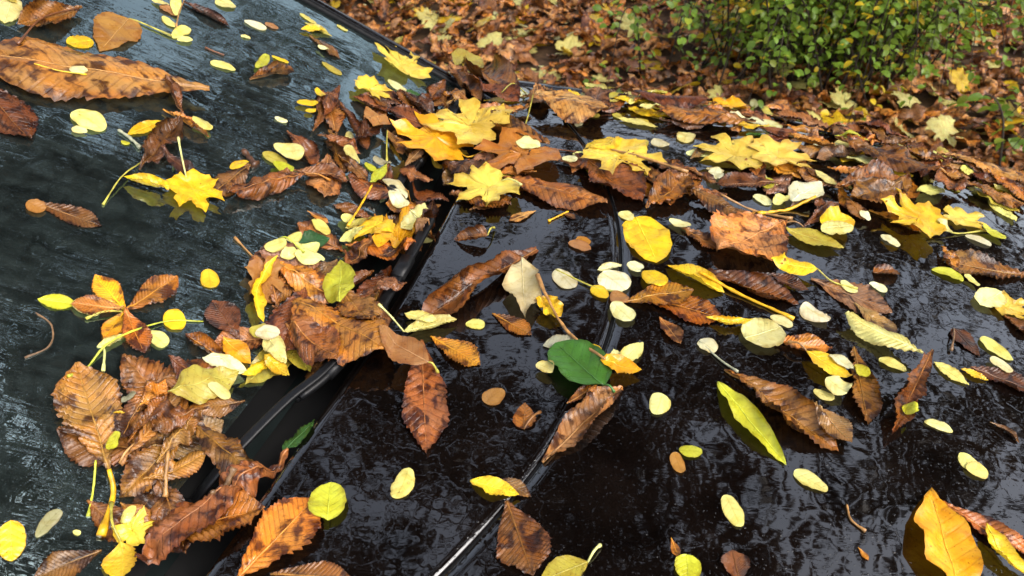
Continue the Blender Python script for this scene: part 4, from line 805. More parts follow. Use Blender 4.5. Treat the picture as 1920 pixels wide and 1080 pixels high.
('O', 'olive', 1.4129, -0.0155, 1.4537, -0.0324, 0.6621994811024597, {'c': 0.15}, 'olive oval leaflet nearest to the frayed yellow leaf', 'small oval leaflets on the car', 1355),
('C', 'brown', 1.4076, -0.2093, 1.3995, -0.2702, 0.5235162994281511, {'c': -0.87, 'w': 0.96}, 'brown curled serrated leaf between the arching tan leaflet and the frayed yellow leaf', 'brown serrated leaves on the car', 1356),
('C', 'dusk', 1.509, -0.062, 1.4406, -0.0479, 0.5344372767340674, {'c': 0.46, 'w': 0.67}, 'dull brown serrated leaf nearest to the arching tan leaflet', 'brown serrated leaves on the car', 1357),
('O', 'olive', 1.4929, -0.2244, 1.5173, -0.2235, 0.4612370812022493, {'c': 0.15}, 'tiny olive oval leaflet on the far rim of the bonnet near the arching tan leaflet', 'small oval leaflets on the car', 1358),
('C', 'tan', 1.4592, -0.2769, 1.4452, -0.342, 0.44869272357858075, {'c': -1.24, 'w': 0.54}, 'tan curled serrated leaf on the far rim of the bonnet near the arching tan leaflet', 'brown serrated leaves on the car', 1359),
('O', 'olive', 1.427, -0.4653, 1.4452, -0.497, 0.45940113877902866, {'c': 0.15}, 'olive oval leaflet in the wiper channel near the pale maple leaf at the windscreen corner', 'small oval leaflets on the car', 1360),
('E', 'yellow', 1.4565, -0.2428, 1.4659, -0.1514, 0.5, {'c': -0.84, 'w': 1.14}, 'yellow curled pointed leaf between the arching tan leaflet and the frayed yellow leaf', 'pointed leaves on the car', 1361),
('O', 'pale', 1.4647, -0.1881, 1.4383, -0.1918, 0.5269027428489277, {'c': 0.15}, 'tiny pale yellow oval leaflet near the arching tan leaflet', 'small oval leaflets on the car', 1362),
('C', 'tan', 1.4407, 0.0329, 1.3844, 0.013, 0.48051951425206063, {'c': -1.08, 'w': 0.68}, 'small tan curled serrated leaf near the big pale maple leaf on the far bonnet', 'brown serrated leaves on the car', 1363),
('C', 'dusk', 1.4639, -0.1978, 1.4992, -0.3101, 0.44975530810360775, {'c': -0.58, 'w': 0.84}, 'dull brown serrated leaf on the far rim of the bonnet near the arching tan leaflet', 'brown serrated leaves on the car', 1364),
('C', 'tan', 1.5327, 0.0695, 1.6262, 0.1148, 0.5519437419348109, {'c': -1.2, 'w': 0.96}, 'tan curled serrated leaf nearest to the big pale maple leaf on the far bonnet', 'brown serrated leaves on the car', 1365),
('C', 'red', 1.4389, 0.0266, 1.425, -0.0715, 0.4260489066262217, {'c': -1.11, 'w': 0.77}, 'red-brown curled serrated leaf nearest to the frayed yellow leaf', 'brown serrated leaves on the car', 1366),
('O', 'olive', 1.3666, -0.3337, 1.3612, -0.3098, 0.45686807021808296, {'c': 0.15}, 'tiny olive oval leaflet on the scuttle panel near the arching tan leaflet', 'small oval leaflets on the car', 1367),
('C', 'red', 1.4163, 0.0546, 1.4259, 0.1341, 0.5168838897633697, {'c': -0.63, 'w': 0.51}, 'red-brown serrated leaf nearest to the herringbone leaflet', 'brown serrated leaves on the car', 1368),
('C', 'tan', 1.4622, -0.3931, 1.3531, -0.3546, 0.4456584743574219, {'c': -0.63, 'w': 0.81}, 'tan serrated leaf between the arching tan leaflet and the frayed yellow leaf', 'brown serrated leaves on the car', 1369),
('C', 'tan', 1.4471, -0.1849, 1.5323, -0.1201, 0.5817943432584267, {'c': -0.51, 'w': 0.5}, 'tan serrated leaf on the far rim of the bonnet near the arching tan leaflet', 'brown serrated leaves on the car', 1370),
('C', 'brown', 1.4447, -0.3735, 1.4165, -0.2922, 0.596484118198064, {'c': 0.65, 'w': 0.67}, 'brown serrated leaf between the arching tan leaflet and the frayed yellow leaf', 'brown serrated leaves on the car', 1371),
('O', 'pale', 1.5469, -0.1025, 1.5312, -0.0806, 0.45943600217582514, {'c': 0.15}, 'tiny pale yellow oval leaflet nearest to the big pale maple leaf on the far bonnet', 'small oval leaflets on the car', 1372),
('O', 'cream', 1.3666, -0.4403, 1.3899, -0.4572, 0.5675365259183931, {'c': 0.15}, 'cream oval leaflet in the wiper channel near the arching tan leaflet', 'small oval leaflets on the car', 1373),
('C', 'red', 1.4863, 0.0243, 1.465, 0.0717, 0.5381220927821169, {'c': 0.8, 'w': 0.88}, 'small red-brown curled serrated leaf nearest to the herringbone leaflet', 'brown serrated leaves on the car', 1374),
('E', 'olive', 1.5304, -0.1277, 1.4966, -0.1891, 0.5, {'c': 1.26, 'w': 0.51}, 'olive rolled pointed leaf on the far rim of the bonnet near the arching tan leaflet', 'pointed leaves on the car', 1375),
('O', 'cream', 1.5267, -0.1074, 1.5087, -0.0589, 0.5086017501950879, {'c': 0.15}, 'cream oval leaflet nearest to the arching tan leaflet', 'small oval leaflets on the car', 1376),
('E', 'yellow', 1.4148, 0.0165, 1.4325, 0.0831, 0.5, {'c': -0.64, 'w': 1.05}, 'yellow pointed leaf near the big pale maple leaf on the far bonnet', 'pointed leaves on the car', 1377),
('E', 'pale', 1.4996, -0.2587, 1.5728, -0.3126, 0.5, {'c': 0.69, 'w': 0.58}, 'pale yellow curled pointed leaf near the arching tan leaflet', 'pointed leaves on the car', 1378),
('C', 'dusk', 1.4027, -0.3304, 1.4519, -0.3677, 0.41253776188182906, {'c': 1.07, 'w': 0.66}, 'dull brown curled serrated leaf between the arching tan leaflet and the frayed yellow leaf', 'brown serrated leaves on the car', 1379),
('O', 'olive', 1.5417, 0.0668, 1.5106, 0.0848, 0.5110864745496276, {'c': 0.15}, 'olive oval leaflet on the far rim of the bonnet', 'small oval leaflets on the car', 1380),
('O', 'pale', 1.4325, -0.4496, 1.4416, -0.4279, 0.5887537207518668, {'c': 0.15}, 'tiny pale yellow oval leaflet on the scuttle panel near the arching tan leaflet', 'small oval leaflets on the car', 1381),
('O', 'olive', 1.471, -0.2224, 1.4354, -0.2463, 0.46905199710539003, {'c': 0.15}, 'olive oval leaflet between the arching tan leaflet and the frayed yellow leaf', 'small oval leaflets on the car', 1382),
('O', 'olive', 1.3719, -0.2002, 1.3985, -0.2134, 0.6494552062390553, {'c': 0.15}, 'olive oval leaflet between the arching tan leaflet and the frayed yellow leaf', 'small oval leaflets on the car', 1383),
('C', 'red', 1.4107, -0.2654, 1.3385, -0.3019, 0.5913802230066161, {'c': -1.01, 'w': 1.15}, 'red-brown curled serrated leaf between the arching tan leaflet and the frayed yellow leaf', 'brown serrated leaves on the car', 1384),
('E', 'yellow', 1.3764, -0.261, 1.45, -0.3215, 0.5, {'c': -0.7, 'w': 0.88}, 'yellow curled pointed leaf between the arching tan leaflet and the frayed yellow leaf', 'pointed leaves on the car', 1385),
('C', 'dusk', 1.4799, -0.261, 1.3626, -0.2575, 0.5424701069234726, {'c': -0.79, 'w': 1.16}, 'dull brown curled serrated leaf between the arching tan leaflet and the frayed yellow leaf', 'brown serrated leaves on the car', 1386),
('E', 'yellow', 1.4128, -0.4124, 1.3608, -0.477, 0.5, {'c': -0.6, 'w': 0.74}, 'yellow pointed leaf in the wiper channel near the arching tan leaflet', 'pointed leaves on the car', 1387),
('C', 'orange', 1.3847, -0.0713, 1.4564, 0.0221, 0.5687675973568658, {'c': 0.73, 'w': 0.63}, 'orange-brown curled serrated leaf near the big pale maple leaf on the far bonnet', 'brown serrated leaves on the car', 1388),
('C', 'brown', 1.3758, 0.3382, 1.3945, 0.2914, 0.5124660007033213, {'c': 1.11, 'w': 0.51}, 'small brown curled serrated leaf between the herringbone leaflet and the speckled yellow maple leaf', 'brown serrated leaves on the car', 1389),
('C', 'brown', 1.5007, 0.1784, 1.5403, 0.2856, 0.519669073752692, {'c': 0.82, 'w': 1.17}, 'brown curled serrated leaf nearest to the big pale maple leaf on the far bonnet', 'brown serrated leaves on the car', 1390),
('E', 'pale', 1.3588, 0.4743, 1.2873, 0.5055, 0.5, {'c': -0.52, 'w': 0.8}, 'pale yellow pointed leaf on the far rim of the bonnet near the herringbone leaflet', 'pointed leaves on the car', 1391),
('O', 'pale', 1.4918, 0.3296, 1.5434, 0.3345, 0.4870543735157285, {'c': 0.15}, 'pale yellow oval leaflet between the herringbone leaflet and the speckled yellow maple leaf', 'small oval leaflets on the car', 1392),
('C', 'tan', 1.4832, 0.3253, 1.5505, 0.3226, 0.45730171203968983, {'c': -0.57, 'w': 0.83}, 'tan serrated leaf between the herringbone leaflet and the speckled yellow maple leaf', 'brown serrated leaves on the car', 1393),
('E', 'yellow', 1.3515, 0.2172, 1.4259, 0.2562, 0.5, {'c': 1.19, 'w': 0.64}, 'yellow curled pointed leaf between the herringbone leaflet and the speckled yellow maple leaf', 'pointed leaves on the car', 1394),
('O', 'pale', 1.3541, 0.246, 1.3759, 0.2369, 0.4713947673639256, {'c': 0.15}, 'tiny pale yellow oval leaflet between the herringbone leaflet and the speckled yellow maple leaf', 'small oval leaflets on the car', 1395),
('O', 'olive', 1.3531, 0.4243, 1.3574, 0.3966, 0.6730994323305887, {'c': 0.15}, 'tiny olive oval leaflet between the herringbone leaflet and the speckled yellow maple leaf', 'small oval leaflets on the car', 1396),
('C', 'red', 1.4385, 0.2661, 1.3887, 0.2035, 0.5741584140672021, {'c': 0.85, 'w': 0.81}, 'red-brown curled serrated leaf between the herringbone leaflet and the speckled yellow maple leaf', 'brown serrated leaves on the car', 1397),
('C', 'tan', 1.3743, 0.429, 1.4859, 0.4347, 0.5585789446632885, {'c': -0.8, 'w': 0.93}, 'tan curled serrated leaf between the herringbone leaflet and the speckled yellow maple leaf', 'brown serrated leaves on the car', 1398),
('C', 'brown', 1.404, 0.2926, 1.3243, 0.2626, 0.5060131345326542, {'c': -1.22, 'w': 0.76}, 'brown curled serrated leaf between the herringbone leaflet and the speckled yellow maple leaf', 'brown serrated leaves on the car', 1399),
('C', 'orange', 1.3423, 0.3366, 1.2625, 0.3222, 0.48174236735404286, {'c': 1.12, 'w': 0.76}, 'orange-brown curled serrated leaf between the herringbone leaflet and the speckled yellow maple leaf', 'brown serrated leaves on the car', 1400),
('C', 'red', 1.4399, 0.3871, 1.493, 0.408, 0.5630265865858541, {'c': -0.67, 'w': 0.74}, 'small red-brown curled serrated leaf on the far rim of the bonnet near the herringbone leaflet', 'brown serrated leaves on the car', 1401),
('C', 'tan', 1.3773, 0.2159, 1.3482, 0.123, 0.5803373288210188, {'c': -0.89, 'w': 0.9}, 'tan curled serrated leaf nearest to the big pale maple leaf on the far bonnet', 'brown serrated leaves on the car', 1402),
('E', 'yellow', 1.3515, 0.3397, 1.3139, 0.2673, 0.5, {'c': 0.42, 'w': 1.0}, 'yellow pointed leaf on the far rim of the bonnet near the herringbone leaflet', 'pointed leaves on the car', 1403),
('C', 'orange', 1.4638, 0.1846, 1.4478, 0.112, 0.45467140394527256, {'c': -1.26, 'w': 0.98}, 'orange-brown rolled serrated leaf on the far rim of the bonnet near the herringbone leaflet', 'brown serrated leaves on the car', 1404),
('C', 'orange', 1.3879, 0.3386, 1.4986, 0.3397, 0.4432806595316528, {'c': 0.77, 'w': 0.61}, 'orange-brown curled serrated leaf between the herringbone leaflet and the speckled yellow maple leaf', 'brown serrated leaves on the car', 1405),
('C', 'orange', 1.3444, 0.2956, 1.2901, 0.2303, 0.4982411372211548, {'c': 0.47, 'w': 0.6}, 'orange-brown serrated leaf between the herringbone leaflet and the speckled yellow maple leaf', 'brown serrated leaves on the car', 1406),
('C', 'tan', 1.4163, 0.3898, 1.4601, 0.4463, 0.4839217089895431, {'c': -0.86, 'w': 0.96}, 'tan curled serrated leaf between the herringbone leaflet and the speckled yellow maple leaf', 'brown serrated leaves on the car', 1407),
('C', 'orange', 1.4942, 0.2704, 1.5222, 0.3496, 0.41725381159218317, {'c': 0.79, 'w': 1.0}, 'orange-brown curled serrated leaf between the herringbone leaflet and the speckled yellow maple leaf', 'brown serrated leaves on the car', 1408),
('C', 'orange', 1.4649, 0.1922, 1.5452, 0.2527, 0.4768254819098339, {'c': -0.35, 'w': 1.18}, 'orange-brown serrated leaf nearest to the big pale maple leaf on the far bonnet', 'brown serrated leaves on the car', 1409),
('O', 'cream', 1.4718, 0.2563, 1.5057, 0.2139, 0.629215040685864, {'c': 0.15}, 'cream oval leaflet nearest to the big pale maple leaf on the far bonnet', 'small oval leaflets on the car', 1410),
('C', 'brown', 1.409, 0.5165, 1.4598, 0.5389, 0.5012752732733129, {'c': -1.09, 'w': 1.13}, 'small brown curled serrated leaf between the herringbone leaflet and the speckled yellow maple leaf', 'brown serrated leaves on the car', 1411),
('C', 'dusk', 1.4101, 0.2416, 1.4966, 0.2066, 0.4724349334031042, {'c': -0.98, 'w': 0.73}, 'dull brown curled serrated leaf nearest to the big pale maple leaf on the far bonnet', 'brown serrated leaves on the car', 1412),
('C', 'brown', 1.4029, 0.2176, 1.4728, 0.279, 0.5101868233887834, {'c': 0.74, 'w': 0.69}, 'brown curled serrated leaf between the herringbone leaflet and the speckled yellow maple leaf', 'brown serrated leaves on the car', 1413),
('E', 'pale', 1.4125, 0.2343, 1.4607, 0.2285, 0.5, {'c': -1.22, 'w': 0.73}, 'small pale yellow curled pointed leaf near the herringbone leaflet', 'pointed leaves on the car', 1414),
('E', 'pale', 1.4156, 0.5369, 1.4138, 0.5875, 0.5, {'c': 0.76, 'w': 0.78}, 'small pale yellow curled pointed leaf on the far rim of the bonnet', 'pointed leaves on the car', 1415),
('C', 'brown', 1.4462, 0.3402, 1.3815, 0.3635, 0.451404286354225, {'c': -0.94, 'w': 1.0}, 'brown curled serrated leaf between the herringbone leaflet and the speckled yellow maple leaf', 'brown serrated leaves on the car', 1416),
('E', 'olive', 1.4624, 0.4875, 1.5233, 0.5349, 0.5, {'c': 1.0, 'w': 0.88}, 'olive curled pointed leaf between the herringbone leaflet and the speckled yellow maple leaf', 'pointed leaves on the car', 1417),
('E', 'pale', 1.3315, 0.3917, 1.2856, 0.3371, 0.5, {'c': 0.91, 'w': 0.54}, 'pale yellow curled pointed leaf between the herringbone leaflet and the speckled yellow maple leaf', 'pointed leaves on the car', 1418),
('C', 'dusk', 1.3857, 0.3032, 1.3695, 0.3667, 0.4624888255649459, {'c': -0.3, 'w': 1.16}, 'dull brown serrated leaf between the herringbone leaflet and the speckled yellow maple leaf', 'brown serrated leaves on the car', 1419),
('E', 'pale', 1.4593, 0.3247, 1.4129, 0.3981, 0.5, {'c': 1.01, 'w': 0.93}, 'pale yellow curled pointed leaf between the herringbone leaflet and the speckled yellow maple leaf', 'pointed leaves on the car', 1420),
('O', 'cream', 1.4852, 0.4745, 1.5255, 0.4857, 0.6342206943828128, {'c': 0.15}, 'cream oval leaflet between the herringbone leaflet and the speckled yellow maple leaf', 'small oval leaflets on the car', 1421),
('E', 'pale', 1.3606, 0.2179, 1.3676, 0.3107, 0.5, {'c': -0.68, 'w': 0.95}, 'pale yellow curled pointed leaf between the herringbone leaflet and the speckled yellow maple leaf', 'pointed leaves on the car', 1422),
('E', 'yellow', 1.4433, 0.4625, 1.3893, 0.5178, 0.5, {'c': -0.67, 'w': 0.92}, 'yellow curled pointed leaf between the herringbone leaflet and the speckled yellow maple leaf', 'pointed leaves on the car', 1423),
('C', 'tan', 1.4642, 0.1712, 1.4149, 0.1617, 0.4379724533949811, {'c': -0.76, 'w': 0.63}, 'small tan curled serrated leaf on the far rim of the bonnet near the herringbone leaflet', 'brown serrated leaves on the car', 1424),
('C', 'orange', 1.4208, 0.2684, 1.5331, 0.2861, 0.5432022704308211, {'c': 1.13, 'w': 0.93}, 'orange-brown curled serrated leaf between the herringbone leaflet and the speckled yellow maple leaf', 'brown serrated leaves on the car', 1425),
('O', 'cream', 1.3949, 0.1877, 1.4167, 0.169, 0.5571679351068499, {'c': 0.15}, 'cream oval leaflet nearest to the big pale maple leaf on the far bonnet', 'small oval leaflets on the car', 1426),
('O', 'pale', 1.3869, 0.4563, 1.3479, 0.488, 0.6223064914120523, {'c': 0.15}, 'pale yellow oval leaflet between the herringbone leaflet and the speckled yellow maple leaf', 'small oval leaflets on the car', 1427),
('E', 'olive', 1.3702, 0.3169, 1.4313, 0.398, 0.5, {'c': 0.82, 'w': 0.64}, 'olive curled pointed leaf between the herringbone leaflet and the speckled yellow maple leaf', 'pointed leaves on the car', 1428),
('O', 'olive', 1.3734, 0.3255, 1.3978, 0.2763, 0.6284002328945304, {'c': 0.15}, 'olive oval leaflet on the far rim of the bonnet near the herringbone leaflet', 'small oval leaflets on the car', 1429),
('O', 'pale', 1.4156, 0.2264, 1.3736, 0.2027, 0.583368281591506, {'c': 0.15}, 'pale yellow oval leaflet between the herringbone leaflet and the speckled yellow maple leaf', 'small oval leaflets on the car', 1430),
('C', 'brown', 1.4951, 0.3011, 1.4731, 0.2194, 0.5410853824396987, {'c': 0.48, 'w': 0.88}, 'brown serrated leaf between the herringbone leaflet and the speckled yellow maple leaf', 'brown serrated leaves on the car', 1431),
('E', 'olive', 1.4756, 0.4444, 1.5656, 0.4196, 0.5, {'c': -0.79, 'w': 0.76}, 'olive curled pointed leaf between the herringbone leaflet and the speckled yellow maple leaf', 'pointed leaves on the car', 1432),
('C', 'red', 1.4008, 0.5232, 1.4289, 0.4419, 0.48806580897879503, {'c': 0.47, 'w': 0.8}, 'red-brown serrated leaf between the herringbone leaflet and the speckled yellow maple leaf', 'brown serrated leaves on the car', 1433),
('E', 'yellow', 1.3728, 0.2708, 1.4399, 0.3028, 0.5, {'c': -0.97, 'w': 0.92}, 'yellow curled pointed leaf between the herringbone leaflet and the speckled yellow maple leaf', 'pointed leaves on the car', 1434),
('C', 'brown', 1.4084, 0.2819, 1.3704, 0.379, 0.5363091821019831, {'c': -1.06, 'w': 1.11}, 'brown curled serrated leaf between the herringbone leaflet and the speckled yellow maple leaf', 'brown serrated leaves on the car', 1435),
('C', 'red', 1.4244, 0.5207, 1.3662, 0.5425, 0.5033334616475552, {'c': 0.87, 'w': 1.18}, 'red-brown curled serrated leaf between the herringbone leaflet and the speckled yellow maple leaf', 'brown serrated leaves on the car', 1436),
('C', 'brown', 1.4934, 0.397, 1.5598, 0.366, 0.41758762000249605, {'c': -0.65, 'w': 1.16}, 'brown serrated leaf between the herringbone leaflet and the speckled yellow maple leaf', 'brown serrated leaves on the car', 1437),
('E', 'olive', 1.3686, 0.4362, 1.3264, 0.5192, 0.5, {'c': 0.34, 'w': 1.18}, 'olive pointed leaf on the far rim of the bonnet near the herringbone leaflet', 'pointed leaves on the car', 1438),
('C', 'orange', 1.446, 0.5249, 1.4356, 0.6402, 0.5020868876125474, {'c': 0.81, 'w': 0.57}, 'orange-brown curled serrated leaf nearest to the flat brown leaf beside a green leaflet', 'brown serrated leaves on the car', 1439),
('O', 'pale', 1.4095, 0.2288, 1.4342, 0.2179, 0.6697324876449093, {'c': 0.15}, 'tiny pale yellow oval leaflet between the herringbone leaflet and the speckled yellow maple leaf', 'small oval leaflets on the car', 1440),
('C', 'dusk', 1.3881, 0.301, 1.4268, 0.3774, 0.5510805915293313, {'c': 0.34, 'w': 0.58}, 'dull brown serrated leaf between the herringbone leaflet and the speckled yellow maple leaf', 'brown serrated leaves on the car', 1441),
('C', 'brown', 1.4523, 0.2665, 1.5368, 0.2849, 0.5127913308939548, {'c': 0.83, 'w': 1.2}, 'brown curled serrated leaf between the herringbone leaflet and the speckled yellow maple leaf', 'brown serrated leaves on the car', 1442),
('C', 'red', 1.4202, 0.3426, 1.459, 0.4215, 0.47409790593453943, {'c': -0.41, 'w': 1.12}, 'red-brown serrated leaf between the herringbone leaflet and the speckled yellow maple leaf', 'brown serrated leaves on the car', 1443),
('C', 'dusk', 1.4049, 0.511, 1.48, 0.5911, 0.5967730766708742, {'c': 0.66, 'w': 0.63}, 'dull brown curled serrated leaf on the far rim of the bonnet', 'brown serrated leaves on the car', 1444),
('C', 'orange', 1.4637, 0.2797, 1.4014, 0.2219, 0.43881603452317086, {'c': 0.42, 'w': 0.76}, 'orange-brown serrated leaf between the herringbone leaflet and the speckled yellow maple leaf', 'brown serrated leaves on the car', 1445),
('E', 'pale', 1.4081, 0.4402, 1.4547, 0.448, 0.5, {'c': 0.4, 'w': 0.74}, 'small pale yellow pointed leaf between the herringbone leaflet and the speckled yellow maple leaf', 'pointed leaves on the car', 1446),
('C', 'red', 1.3334, 0.348, 1.3985, 0.3672, 0.4064945857207326, {'c': 0.52, 'w': 0.82}, 'red-brown serrated leaf between the herringbone leaflet and the speckled yellow maple leaf', 'brown serrated leaves on the car', 1447),
('C', 'dusk', 1.3892, 0.2508, 1.3148, 0.1674, 0.43381935026800267, {'c': 1.08, 'w': 0.68}, 'dull brown curled serrated leaf between the herringbone leaflet and the speckled yellow maple leaf', 'brown serrated leaves on the car', 1448),
('C', 'brown', 1.471, 0.3547, 1.4802, 0.2676, 0.5823523565283116, {'c': -1.03, 'w': 1.01}, 'brown curled serrated leaf between the herringbone leaflet and the speckled yellow maple leaf', 'brown serrated leaves on the car', 1449),
('C', 'brown', 1.4036, 0.3898, 1.2991, 0.4002, 0.5848705682863256, {'c': 0.45, 'w': 1.02}, 'brown serrated leaf between the herringbone leaflet and the speckled yellow maple leaf', 'brown serrated leaves on the car', 1450),
('C', 'orange', 1.3751, 0.4074, 1.4317, 0.3137, 0.4535638103400621, {'c': 0.82, 'w': 0.75}, 'orange-brown curled serrated leaf between the herringbone leaflet and the speckled yellow maple leaf', 'brown serrated leaves on the car', 1451),
('E', 'pale', 1.4952, 0.3944, 1.5192, 0.4272, 0.5, {'c': -0.53, 'w': 0.5}, 'small pale yellow pointed leaf between the herringbone leaflet and the speckled yellow maple leaf', 'pointed leaves on the car', 1452),
('C', 'brown', 1.3679, 0.4288, 1.3465, 0.5351, 0.5409790289968293, {'c': -0.42, 'w': 0.91}, 'brown serrated leaf between the herringbone leaflet and the speckled yellow maple leaf', 'brown serrated leaves on the car', 1453),
('C', 'brown', 1.4244, 0.5173, 1.4038, 0.4648, 0.5352538596714986, {'c': 1.1, 'w': 0.96}, 'small brown curled serrated leaf between the herringbone leaflet and the speckled yellow maple leaf', 'brown serrated leaves on the car', 1454),
('C', 'orange', 1.4405, 0.5486, 1.4101, 0.6384, 0.4558199358554939, {'c': -0.96, 'w': 0.72}, 'orange-brown curled serrated leaf nearest to the flat brown leaf beside a green leaflet', 'brown serrated leaves on the car', 1455),
('C', 'dusk', 1.4472, 0.4203, 1.4796, 0.5084, 0.568464958698754, {'c': -1.04, 'w': 0.93}, 'dull brown curled serrated leaf between the herringbone leaflet and the speckled yellow maple leaf', 'brown serrated leaves on the car', 1456),
('C', 'tan', 1.363, 0.3783, 1.3552, 0.4407, 0.5389934511671987, {'c': 0.38, 'w': 0.75}, 'tan serrated leaf between the herringbone leaflet and the speckled yellow maple leaf', 'brown serrated leaves on the car', 1457),
('E', 'olive', 1.3831, 0.5273, 1.3988, 0.4858, 0.5, {'c': 1.28, 'w': 0.78}, 'small olive rolled pointed leaf on the far rim of the bonnet near the herringbone leaflet', 'pointed leaves on the car', 1458),
('C', 'red', 1.2176, -0.1271, 1.1734, -0.0476, 0.5340036424437533, {'c': 0.92, 'w': 0.93}, 'red-brown curled serrated leaf near the pale maple leaf with the long tan stalk', 'brown serrated leaves on the car', 1459),
('C', 'dusk', 1.25, 0.1258, 1.161, 0.0868, 0.4833992816390219, {'c': -0.58, 'w': 1.19}, 'dull brown serrated leaf nearest to the smooth olive leaf', 'brown serrated leaves on the car', 1460),
('O', 'olive', 1.2921, -0.1397, 1.2566, -0.1354, 0.697887852110659, {'c': 0.15}, 'olive oval leaflet on the far rim of the bonnet near the frayed yellow leaf', 'small oval leaflets on the car', 1461),
('C', 'dusk', 1.1365, 0.1281, 1.2199, 0.177, 0.5719924758006513, {'c': 0.84, 'w': 1.05}, 'dull brown curled serrated leaf near the smooth olive leaf', 'brown serrated leaves on the car', 1462),
('C', 'brown', 1.1846, 0.079, 1.2794, 0.0534, 0.42387870811830164, {'c': 0.74, 'w': 0.63}, 'brown curled serrated leaf near the big pale maple leaf on the far bonnet', 'brown serrated leaves on the car', 1463),
('O', 'cream', 1.2738, -0.0104, 1.2628, -0.0578, 0.6619283613887426, {'c': 0.15}, 'cream oval leaflet nearest to the pale maple leaf with the long tan stalk', 'small oval leaflets on the car', 1464),
('O', 'pale', 1.3049, -0.0664, 1.354, -0.0637, 0.6821840417634386, {'c': 0.15}, 'pale yellow oval leaflet nearest to the frayed yellow leaf', 'small oval leaflets on the car', 1465),
('C', 'tan', 1.1228, -0.0787, 1.0722, -0.0598, 0.4432340299543938, {'c': 0.53, 'w': 0.79}, 'small tan serrated leaf near the pale maple leaf with the long tan stalk', 'brown serrated leaves on the car', 1466),
('C', 'brown', 1.111, -0.0845, 1.1775, -0.1101, 0.4506018491350147, {'c': 0.4, 'w': 0.89}, 'brown serrated leaf nearest to the frayed yellow leaf', 'brown serrated leaves on the car', 1467),
('C', 'orange', 1.238, 0.2031, 1.149, 0.2389, 0.40872403745532704, {'c': -0.62, 'w': 1.16}, 'orange-brown serrated leaf on the far rim of the bonnet near the speckled yellow maple leaf', 'brown serrated leaves on the car', 1468),
('C', 'tan', 1.2525, 0.1397, 1.3208, 0.1424, 0.4298904841592064, {'c': -1.21, 'w': 1.14}, 'tan curled serrated leaf nearest to the herringbone leaflet', 'brown serrated leaves on the car', 1469),
('C', 'brown', 1.2046, -0.0757, 1.1052, -0.0339, 0.5982687778403173, {'c': 0.78, 'w': 1.02}, 'brown curled serrated leaf near the pale maple leaf with the long tan stalk', 'brown serrated leaves on the car', 1470),
('O', 'olive', 1.2131, 0.092, 1.1729, 0.0861, 0.580254360598921, {'c': 0.15}, 'olive oval leaflet nearest to the smooth olive leaf', 'small oval leaflets on the car', 1471),
('O', 'pale', 1.1792, 0.0519, 1.2037, 0.0354, 0.5707336545980124, {'c': 0.15}, 'pale yellow oval leaflet nearest to the broad frilled tan leaf', 'small oval leaflets on the car', 1472),
('C', 'dusk', 1.3039, 0.0605, 1.3796, 0.0543, 0.4100960988292177, {'c': 1.24, 'w': 0.97}, 'dull brown curled serrated leaf nearest to the herringbone leaflet', 'brown serrated leaves on the car', 1473),
('C', 'orange', 1.2881, 0.0681, 1.234, 0.1414, 0.5791170298583457, {'c': 0.48, 'w': 0.81}, 'orange-brown serrated leaf near the big pale maple leaf on the far bonnet', 'brown serrated leaves on the car', 1474),
('C', 'red', 1.1862, 0.1629, 1.13, 0.1833, 0.41439396587082516, {'c': 0.41, 'w': 0.83}, 'small red-brown serrated leaf on the far rim of the bonnet near the smooth olive leaf', 'brown serrated leaves on the car', 1475),
('C', 'dusk', 1.2383, -0.0481, 1.2981, -0.0184, 0.4078070100297698, {'c': 1.21, 'w': 0.98}, 'dull brown curled serrated leaf nearest to the pale maple leaf with the long tan stalk', 'brown serrated leaves on the car', 1476),
('C', 'orange', 1.1428, -0.1421, 1.0881, -0.0913, 0.44399414449444286, {'c': 0.72, 'w': 1.09}, 'orange-brown curled serrated leaf near the pale maple leaf with the long tan stalk', 'brown serrated leaves on the car', 1477),
('O', 'pale', 1.2514, 0.2292, 1.2697, 0.212, 0.5568875338005281, {'c': 0.15}, 'tiny pale yellow oval leaflet near the speckled yellow maple leaf', 'small oval leaflets on the car', 1478),
('C', 'brown', 1.1961, 0.2146, 1.1407, 0.2416, 0.5903945689122164, {'c': 0.41, 'w': 0.53}, 'brown serrated leaf on the far rim of the bonnet near the speckled yellow maple leaf', 'brown serrated leaves on the car', 1479),
('C', 'red', 1.1439, -0.022, 1.1801, -0.0803, 0.5787046462990112, {'c': -0.53, 'w': 1.13}, 'red-brown serrated leaf near the pale maple leaf with the long tan stalk', 'brown serrated leaves on the car', 1480),
('C', 'orange', 1.1878, 0.2534, 1.1599, 0.3353, 0.4395066916150594, {'c': 1.06, 'w': 0.62}, 'orange-brown curled serrated leaf near the speckled yellow maple leaf', 'brown serrated leaves on the car', 1481),
('C', 'brown', 1.2311, 0.2217, 1.2538, 0.1318, 0.4042139406610582, {'c': -0.72, 'w': 0.61}, 'brown curled serrated leaf between the speckled yellow maple leaf and the herringbone leaflet', 'brown serrated leaves on the car', 1482),
('C', 'orange', 1.138, -0.1005, 1.1964, -0.184, 0.5780279307179482, {'c': 1.24, 'w': 0.98}, 'orange-brown curled serrated leaf near the pale maple leaf with the long tan stalk', 'brown serrated leaves on the car', 1483),
('C', 'red', 1.1961, 0.1041, 1.1564, 0.0027, 0.47902030752596714, {'c': 1.0, 'w': 0.64}, 'red-brown curled serrated leaf nearest to the broad frilled tan leaf', 'brown serrated leaves on the car', 1484),
('O', 'cream', 1.2197, 0.0135, 1.217, -0.0175, 0.4586487326365573, {'c': 0.15}, 'cream oval leaflet nearest to the pale maple leaf with the long tan stalk', 'small oval leaflets on the car', 1485),
